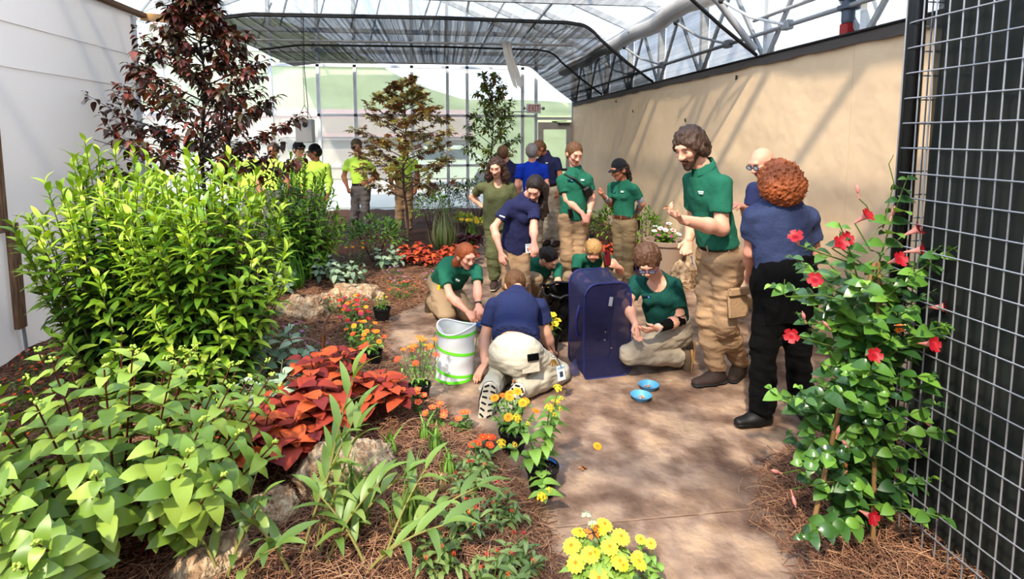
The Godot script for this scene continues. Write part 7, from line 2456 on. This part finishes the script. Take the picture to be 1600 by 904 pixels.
func bx(root: Node, called: String, c: Vector3, s: Vector3, mat: Material, bs := Basis.IDENTITY, ch := 0.0) -> MeshInstance3D:
	var m := MB.new()
	m.box(c, s, bs, ch)
	return part(called, m.done(), mat, root)

func people() -> void:
	var green := cloth("polo_green", Color(0.12, 0.355, 0.28))
	var tee := cloth("tee_green", Color(0.075, 0.255, 0.225))
	var navy := cloth("tee_navy", Color(0.14, 0.165, 0.30))
	var navy2 := cloth("polo_navy", Color(0.13, 0.14, 0.265))
	var slate := cloth("blouse_slate", Color(0.20, 0.235, 0.36))
	var lime := cloth("shirt_lime", Color(0.80, 0.94, 0.36))
	var khaki := cloth("trouser_khaki", Color(0.60, 0.485, 0.37))
	var tan := cloth("trouser_tan", Color(0.56, 0.47, 0.37))
	var stone := cloth("trouser_stone", Color(0.62, 0.57, 0.50))
	var cream := cloth("trouser_cream", Color(0.70, 0.67, 0.60))
	var grey := cloth("trouser_grey", Color(0.42, 0.39, 0.38))
	var olive := cloth("scrub_olive", Color(0.32, 0.33, 0.22))
	var black := cloth("cloth_black", Color(0.022, 0.022, 0.026))
	var belt := M("belt_black", Color(0.03, 0.03, 0.03), 0.45)
	var beltb := M("belt_brown", Color(0.30, 0.12, 0.07), 0.5)
	var brown := hairm("hair_brown", Color(0.25, 0.17, 0.125))
	var dark := hairm("hair_dark", Color(0.13, 0.09, 0.075))
	var curly := hairm("hair_dark_curly", Color(0.21, 0.13, 0.10))
	var copper := hairm("hair_copper", Color(0.58, 0.30, 0.15))
	var ginger := hairm("hair_ginger", Color(0.55, 0.27, 0.13))
	var blond := hairm("hair_blond", Color(0.62, 0.47, 0.28))
	var dblond := hairm("hair_dark_blond", Color(0.36, 0.24, 0.14))
	var ghair := hairm("hair_grey", Color(0.42, 0.40, 0.39))
	var hiker := M("boot_brown", Color(0.17, 0.12, 0.105), 0.8)
	var hsole := M("boot_sole", Color(0.13, 0.14, 0.15), 0.85)
	var shb := M("shoe_black", Color(0.03, 0.03, 0.032), 0.55)
	var gsole := M("sole_gum", Color(0.55, 0.40, 0.22), 0.8)
	var wht := M("sole_cream", Color(0.78, 0.74, 0.66), 0.8)
	var plast := M("black_plastic", Color(0.03, 0.03, 0.03), 0.4)

	# the tall man who holds a butterfly
	var p := person("tall", "tall bearded man in green polo holding up a small butterfly", {"size": 1.08, "shirt": green, "pants": khaki, "hair": "wavy", "hairmat": brown, "beard": 1, "face": V(-0.82, -0.36, 0.42), "belt": belt, "collar": 1, "logo": 1, "hem": 0.08, "rise": 0.1, "loose": 0.012, "sleeve": 0.66, "legs": 1.08, "shoe": hiker, "soles": hsole, "boot": 1.6, "lpalm": V(-0.2, 0.9, 0.1), "lcurl": 0.75, "rcurl": 0.7, "rpalm": V(-0.3, 0, 0.8), "pfolds": 0.02, "arm": 1.1})
	var fr: Array = p.get_meta("fr")
	var j: Dictionary = p.get_meta("jj")
	badge(p, fr[4] + fr[3] * -0.03 + fr[5] * 0.12 + fr[1] * 0.15, fr[1] + fr[5] * 0.5, [])
	# cargo pocket on the near thigh
	var th: Vector3 = j.lk - fr[4]
	var pc: Vector3 = fr[4].lerp(j.lk, 0.62) - fr[5] * 0.16
	bx(p, "cargo_pocket", pc, V(0.022, 0.2, 0.17), khaki, Basis(fr[5], -th.normalized(), fr[5].cross(-th.normalized())), 0.008)
	bx(p, "pocket_flap", pc + V(0, 0.085, 0) - fr[5] * 0.008, V(0.026, 0.055, 0.18), khaki, Basis(fr[5], -th.normalized(), fr[5].cross(-th.normalized())), 0.008)
	p = person("curly", "woman with copper curls seen from behind, black cardigan tied round her waist", {"size": 0.98, "fem": 0.8, "shirt": slate, "pants": black, "hair": "curls", "hairmat": copper, "face": V(-0.15, -0.35, -1), "hem": 0.02, "loose": 0.02, "wide": 1.12, "hips": 1.2, "legs": 1.12, "flare": 1.25, "sleeve": 0.6, "shoe": shb, "soles": shb, "boot": -1.0, "skin": "pink", "cuff": 1.0, "pfolds": 0.012})
	fr = p.get_meta("fr")
	var cg := Blob.new()
	cg.cap(fr[4] + V(0, 0.11, 0), fr[4] - V(0, 0.1, 0), 0.19, 0.215, 2, fr[1], 0.35)
	cg.cap(fr[4] - V(0, 0.05, 0) - fr[1] * 0.06, fr[4] - V(0, 0.3, 0) - fr[1] * 0.07, 0.2, 0.14, 1, fr[1], 0.7)
	cg.cap(fr[4] - V(0.06, 0.2, 0) - fr[1] * 0.09, fr[4] - V(0.09, 0.42, 0) - fr[1] * 0.07, 0.13, 0.03, 1, fr[1], 1.2)
	cg.build(0.014, 0.04, 0.02, 0.7, fold, V(9, 5, 9))
	part("cardigan", cg.mesh.done(), black, p)
	p = person("bald", "bald man with glasses partly hidden behind the copper-haired woman", {"size": 1.03, "shirt": navy, "pants": tan, "hair": "bald", "hairmat": ghair, "face": V(-0.9, -0.42, 0.25), "skin": "pink", "glasses": plast, "shoe": shb, "soles": shb, "legs": 1.1})
	p = person("glasses", "kneeling woman with short brown hair, purple glasses and dark green tee", {"size": 0.98, "fem": 1.0, "shirt": tee, "pants": stone, "hair": "crop_wavy", "hairmat": hairm("hair_mid", Color(0.32, 0.21, 0.14)), "face": V(-0.30, -0.62, 0.72), "hem": -0.02, "belly": 0.03, "wide": 1.05, "arm": 1.08, "scoop": 0.105, "glasses": M("frame_purple", Color(0.17, 0.13, 0.38), 0.35), "name_tag": 1, "legs": 1.08, "blend": 0.012, "lsole": V(0.95, -0.05, 0.25), "rsole": V(0.95, -0.1, 0.3), "shoe": M("shoe_tan", Color(0.30, 0.24, 0.19)), "soles": gsole, "lpalm": V(-0.1, 0.6, -0.5), "rpalm": V(0.4, 0.7, 0.5), "curl": 0.45, "hips": 1.15})
	j = p.get_meta("jj")
	# black sleeve on the forearm and a light cuff
	var slv := MB.new()
	slv.tube([j.ls.lerp(j.le, 0.85), j.le, j.le.lerp(j.lw, 0.4), j.le.lerp(j.lw, 0.92)], 0.054, 0.036, 12)
	part("arm_sleeve", slv.done(), black, p)
	part("wristband", tubem([j.le.lerp(j.lw, 0.91), j.le.lerp(j.lw, 0.99)], 0.034, 0.032, 12), M("band_white", Color(0.7, 0.66, 0.62)), p)
	p = person("backkneel", "person kneeling with back turned, navy tee and cream trousers", {"size": 1.02, "fem": 0.4, "shirt": navy, "pants": cream, "hair": "pony_low", "hairmat": dblond, "face": V(0.05, -0.85, -0.5), "headup": V(0, 0.4, -1), "hem": 0.12, "loose": 0.01, "wide": 1.12, "hips": 1.12, "legs": 1.1, "rise": 0.07, "lsole": V(-0.1, 0.12, 1), "rsole": V(-0.25, 0.25, 1), "shoe": M("shoe_dark", Color(0.09, 0.09, 0.11)), "soles": wht, "boot": -1.0, "feet": 1.06, "hipside": V(0.97, 0, 0.1), "lpalm": V(0.2, -1, 0), "rpalm": V(-0.2, -1, 0), "curl": 0.25, "arm": 1.1})
	fr = p.get_meta("fr")
	j = p.get_meta("jj")
	tread(p, j.la, j.lt, V(-0.1, 0.12, 1))
	tread(p, j.ra, j.rt, V(-0.25, 0.25, 1))
	var bk: Vector3 = V(-fr[1].x, 0.25, 1).normalized()
	var seat: Vector3 = fr[4] + V(0.085, 0.045, 0.155)
	bx(p, "back_pocket", seat + V(0, -0.085, 0.012), V(0.13, 0.11, 0.012), cream, aim(V(0.25, 0.2, 1)), 0.004)
	bx(p, "phone", seat + V(0.015, -0.03, 0.018), V(0.085, 0.05, 0.012), M("phone_black", Color(0.02, 0.02, 0.03), 0.2), aim(V(0.25, 0.2, 1)), 0.004)
	badge(p, seat + V(0.20, -0.13, 0.07), V(0.5, 0.25, 1), [seat + V(0.13, 0.05, 0.02), seat + V(0.17, -0.02, 0.06), seat + V(0.20, -0.085, 0.075)], Vector2(0.065, 0.1))
	for i in 4:
		bx(p, "key", seat + V(0.13 + 0.012 * i, -0.05 - 0.008 * (i % 2), 0.07), V(0.01, 0.045, 0.003), M("brass", Color(0.7, 0.55, 0.25), 0.35, 0.8), Basis(Vector3.BACK, 0.3 * (i - 1.5)))
	part("key_ring", spread_ring(seat + V(0.15, -0.01, 0.06), aim(V(0, 1, 0.4)), 0.014, 0.014, -0.001, 0.001, 0.003), M("steel", Color(0.6, 0.6, 0.6), 0.3, 0.9), p)
	p = person("ginger", "kneeling woman with tied ginger hair and green polo beside the white basket", {"size": 0.98, "fem": 0.7, "shirt": green, "pants": tan, "hair": "bun_side", "hairmat": ginger, "face": V(0.5, -0.32, 0.82), "skin": "pink", "hem": -0.02, "loose": 0.02, "collar": 1, "logo": 1, "legs": 1.12, "lsole": V(-0.2, 0.1, -1), "rsole": V(-0.2, 0.1, -1), "curl": 0.6, "wide": 1.05, "boot": 0.8, "shoe": M("boot_sand", Color(0.33, 0.27, 0.19)), "headcell": 0.0075, "handcell": 0.007})
	fr = p.get_meta("fr")
	j = p.get_meta("jj")
	badge(p, fr[4] + V(-0.07, -0.07, 0.2), V(-0.2, 0.1, 1), [fr[4] + V(-0.04, 0.08, 0.14), fr[4] + V(-0.05, 0.02, 0.18), fr[4] + V(-0.06, -0.02, 0.2)])
	bx(p, "cutter", fr[4] + V(-0.06, 0.02, 0.2), V(0.03, 0.06, 0.02), M("yellow_tool", Color(0.8, 0.65, 0.05), 0.5), aim(V(-0.4, 0.2, 1)), 0.005)
	var sg: Vector3 = fr[0] + fr[1] * 0.145 - fr[3] * 0.02
	for i in 2:
		sdot(p, "sunglasses", sg - fr[3] * 0.055 * i, V(0.022, 0.028, 0.008), plast, Basis(fr[2], fr[3], fr[1]))
	part("watch", tubem([j.le.lerp(j.lw, 0.86), j.le.lerp(j.lw, 0.95)], 0.033, 0.033, 12), plast, p)
	p = person("darkcrouch", "crouching woman with dark tied hair reaching into the black bag", {"size": 0.93, "fem": 0.6, "shirt": green, "pants": tan, "hair": "tied", "hairmat": dark, "face": V(0.5, -0.68, 0.52), "hem": 0.02, "sleeve": 0.8, "collar": 1, "headcell": 0.0075, "handcell": 0.008, "cell": 0.015})
	p = person("blondcrouch", "crouching woman with blond hair, glasses on her head, dark sleeve", {"size": 0.95, "fem": 0.6, "shirt": green, "pants": tan, "hair": "pony_long", "hairmat": blond, "face": V(-0.06, -0.86, 0.5), "headup": V(0, 0.5, 0.9), "hem": 0.02, "glasses": M("frame_red", Color(0.2, 0.08, 0.1), 0.35), "glassup": V(0, 0.075, 0.035), "collar": 1, "lpalm": V(-0.6, 0.1, -0.4), "lcurl": 0.5, "sleeve": 0.72, "skin": "pink", "headcell": 0.0075, "handcell": 0.007, "cell": 0.015})
	j = p.get_meta("jj")
	part("arm_sleeve", tubem([j.rs.lerp(j.re, 0.6), j.re, j.re.lerp(j.rw, 0.75)], 0.052, 0.04, 12), black, p)
	p = person("olive", "woman with dark curly hair in olive scrubs standing by the dark coleus", {"size": 0.95, "fem": 1.0, "shirt": olive, "pants": olive, "hair": "curls_long", "hairmat": curly, "face": V(-0.32, -0.36, 0.86), "hem": -0.06, "loose": 0.025, "belly": 0.01, "scoop": 0.085, "wide": 1.12, "hips": 1.1, "legs": 1.12, "headcell": 0.009, "handcell": 0.01, "cell": 0.017, "soles": wht})
	p = person("navypolo", "woman in navy polo with long dark hair leaning down, badge at her hip", {"size": 0.98, "fem": 0.9, "shirt": navy2, "pants": khaki, "hair": "long_side", "hairmat": dark, "face": V(-0.35, -0.62, 0.72), "skin": "pink", "hem": -0.03, "collar": 1, "loose": 0.024, "wide": 1.04, "hips": 1.08, "curl": 0.45, "headcell": 0.008, "handcell": 0.008, "cell": 0.015})
	fr = p.get_meta("fr")
	badge(p, fr[4] + V(0.10, 0.02, 0.2), V(0.3, 0.1, 1), [fr[4] + V(0.1, 0.12, 0.16), fr[4] + V(0.1, 0.065, 0.2)])
	bx(p, "sleeve_band", p.get_meta("jj").rs.lerp(p.get_meta("jj").re, 0.45) + V(-0.01, 0, 0.066), V(0.055, 0.012, 0.012), M("logo_white", Color(0.85, 0.9, 0.88)), Basis(Vector3.BACK, -0.35))
	p = person("bagwoman", "smiling woman in green polo with black crossbody bag, hands clasped", {"size": 1.03, "fem": 0.6, "shirt": green, "pants": khaki, "hair": "pony_low", "hairmat": dblond, "face": V(0.22, -0.42, 0.9), "skin": "pink", "hem": -0.03, "collar": 1, "logo": 1, "name_tag": 1, "curl": 0.8, "loose": 0.02, "wide": 0.96, "headcell": 0.009, "handcell": 0.009, "cell": 0.016})
	fr = p.get_meta("fr")
	j = p.get_meta("jj")
	part("bag_strap", tubem([j.rs + V(0.03, 0.06, 0.03), fr[0] + V(-0.03, 0.05, 0.135), fr[0] + V(0.08, -0.06, 0.14), fr[0] + V(0.13, -0.1, 0.1)], 0.014, 0.014, 6), plast, p)
	bx(p, "crossbody_bag", fr[0] + V(0.12, -0.1, 0.14), V(0.11, 0.12, 0.05), plast, Basis(Vector3.BACK, 0.5), 0.02)
	bx(p, "radio", fr[4] + V(-0.07, 0.06, 0.15), V(0.05, 0.11, 0.035), plast, Basis(Vector3.BACK, 0.15), 0.006)
	part("watch", tubem([j.le.lerp(j.lw, 0.86), j.le.lerp(j.lw, 0.95)], 0.031, 0.031, 12), M("band_white", Color(0.7, 0.66, 0.62)), p)
	p = person("capgirl", "young woman in dark cap and green polo with a raised hand", {"size": 0.95, "fem": 0.7, "shirt": green, "pants": cloth("trouser_taupe", Color(0.42, 0.36, 0.27)), "hair": "curly_back", "hairmat": dark, "face": V(-0.92, -0.32, 0.3), "skin": "tan", "cap": M("cap_dark", Color(0.06, 0.065, 0.09), 0.9), "belt": beltb, "hem": 0.07, "collar": 1, "logo": 1, "name_tag": 1, "lcurl": 0.6, "rpalm": V(0.3, 0.8, 0.4), "rcurl": 0.7, "headcell": 0.009, "handcell": 0.009, "cell": 0.016, "boot": 1.2, "legs": 1.05})
	j = p.get_meta("jj")
	var sun := cloth("sleeve_grey", Color(0.58, 0.6, 0.64))
	part("arm_sleeve", tubem([j.ls.lerp(j.le, 0.55), j.le, j.le.lerp(j.lw, 0.9)], 0.05, 0.036, 10), sun, p)
	part("arm_sleeve", tubem([j.rs.lerp(j.re, 0.55), j.re, j.re.lerp(j.rw, 0.8)], 0.05, 0.034, 10), sun, p)
	bx(p, "radio", p.get_meta("fr")[4] + V(0.15, -0.03, 0.06), V(0.04, 0.12, 0.05), plast, Basis.IDENTITY, 0.006)
	p = person("navyman", "man in navy polo and khaki trousers by the glass door", {"size": 1.03, "shirt": navy2, "pants": stone, "hair": "crop_grey", "hairmat": dblond, "face": V(-0.85, -0.5, 0.25), "skin": "tan", "belt": belt, "hem": 0.08, "collar": 1, "logo": 1, "legs": 1.1, "headcell": 0.011, "handcell": 0.012, "cell": 0.02})
	p = person("bluegrey", "grey-haired man in a bright blue shirt with his back turned", {"size": 1.0, "shirt": cloth("shirt_blue", Color(0.045, 0.16, 0.55)), "pants": cloth("trouser_beige", Color(0.5, 0.46, 0.4)), "hair": "crop_grey", "hairmat": ghair, "face": V(0.25, -0.1, -1), "skin": "pink", "hem": 0.06, "headcell": 0.011, "handcell": 0.012, "cell": 0.02})
	p = person("behind", "person in navy mostly hidden behind the woman in olive scrubs", {"size": 0.98, "shirt": navy2, "pants": stone, "hair": "crop_grey", "hairmat": dblond, "face": V(0.3, 0, -1), "headcell": 0.011, "handcell": 0.012, "cell": 0.022})
	p = person("limehip", "man in lime shirt and grey trousers, hand on hip beside the maple", {"size": 1.03, "shirt": lime, "pants": grey, "hair": "crop_grey", "hairmat": dblond, "face": V(0.15, -0.1, 1), "skin": "tan", "belt": belt, "hem": 0.07, "glasses": plast, "lens": M("lens_dark", Color(0.02, 0.02, 0.02), 0.1), "cap": M("cap_tan", Color(0.35, 0.28, 0.2), 0.9), "headcell": 0.011, "handcell": 0.012, "cell": 0.02, "group": "workers in lime shirts"})
	p = person("limetree", "worker in lime shirt and khaki trousers standing behind the maple", {"size": 1.02, "shirt": lime, "pants": khaki, "hair": "crop_grey", "hairmat": brown, "face": V(-0.2, -0.1, 1), "skin": "tan", "hem": 0.07, "headcell": 0.012, "handcell": 0.013, "cell": 0.022, "cap": M("cap_dark", Color(0.06, 0.065, 0.09), 0.9), "group": "workers in lime shirts"})
	p = person("limecap", "worker in long-sleeved lime shirt and black cap in profile above the evergreen shrub", {"size": 1.0, "shirt": lime, "pants": grey, "sleeve": 1.9, "hair": "crop_grey", "hairmat": dark, "face": V(-1, -0.2, 0.2), "skin": "tan", "hem": 0.0, "headcell": 0.011, "handcell": 0.013, "cell": 0.02, "cap": M("cap_black", Color(0.03, 0.03, 0.035), 0.9), "group": "workers in lime shirts"})
	p = person("limeshade", "worker in lime shirt with sunglasses on a dark cap behind the evergreen shrub", {"size": 1.0, "shirt": lime, "pants": grey, "hair": "crop_grey", "hairmat": dark, "face": V(0.7, -0.1, 0.7), "skin": "pink", "headcell": 0.011, "handcell": 0.013, "cell": 0.022, "cap": M("cap_black", Color(0.03, 0.03, 0.035), 0.9), "glasses": plast, "glassup": V(0, 0.06, 0), "lens": M("lens_dark", Color(0.02, 0.02, 0.02), 0.1), "group": "workers in lime shirts"})
	p = person("limefold", "worker in lime shirt seen between the dark-leaved tree and the evergreen shrub", {"size": 1.0, "shirt": lime, "pants": grey, "hair": "crop_grey", "hairmat": brown, "face": V(0.1, -0.2, 1), "skin": "tan", "headcell": 0.012, "handcell": 0.013, "cell": 0.022, "group": "workers in lime shirts"})
	p = person("limeedge", "red-faced worker in lime shirt half hidden by the dark-leaved tree", {"size": 1.0, "shirt": lime, "pants": grey, "hair": "crop_grey", "hairmat": ginger, "face": V(0.7, -0.2, 0.6), "skin": "pink", "headcell": 0.012, "handcell": 0.013, "cell": 0.022, "group": "workers in lime shirts"})
	for c in get_children():
		if c.has_meta("fr"):
			c.remove_meta("fr")
			c.remove_meta("jj")

func hairm(key: String, c: Color) -> StandardMaterial3D:
	if mats.has(key):
		return mats[key]
	var m := M(key, c, 0.55)
	m.uv1_triplanar = true
	m.uv1_scale = Vector3(9, 3, 9)
	m.heightmap_enabled = true
	m.heightmap_texture = mats["weave"]
	m.heightmap_scale = 0.8
	return m

func tread(p: Node3D, ankle: Vector3, toe: Vector3, sole: Vector3) -> void:
	# dark rubber lugs on a pale sole
	var s := sole.normalized()
	var t := toe - ankle
	t = (t - s * t.dot(s)).normalized()
	var side := t.cross(s)
	var bs := Basis(side, t, side.cross(t))
	var bot := ankle + s * 0.089
	var dk := M("tread_dark", Color(0.09, 0.09, 0.1), 0.85)
	for r in [[-0.055, 0.03, 0.5], [-0.02, 0.034, 0.25], [0.02, 0.034, -0.1], [0.06, 0.033, -0.3], [0.1, 0.036, -0.45], [0.14, 0.034, -0.6], [0.175, 0.024, -0.8]]:
		for k in [-1.0, 1.0]:
			var m := MB.new()
			m.box(bot + t * r[0] + side * k * r[1] * 0.72, Vector3(0.036, 0.013, 0.008), bs * Basis(Vector3.BACK, r[2] * k), 0.003)
			part("tread_lug", m.done(), dk, p)
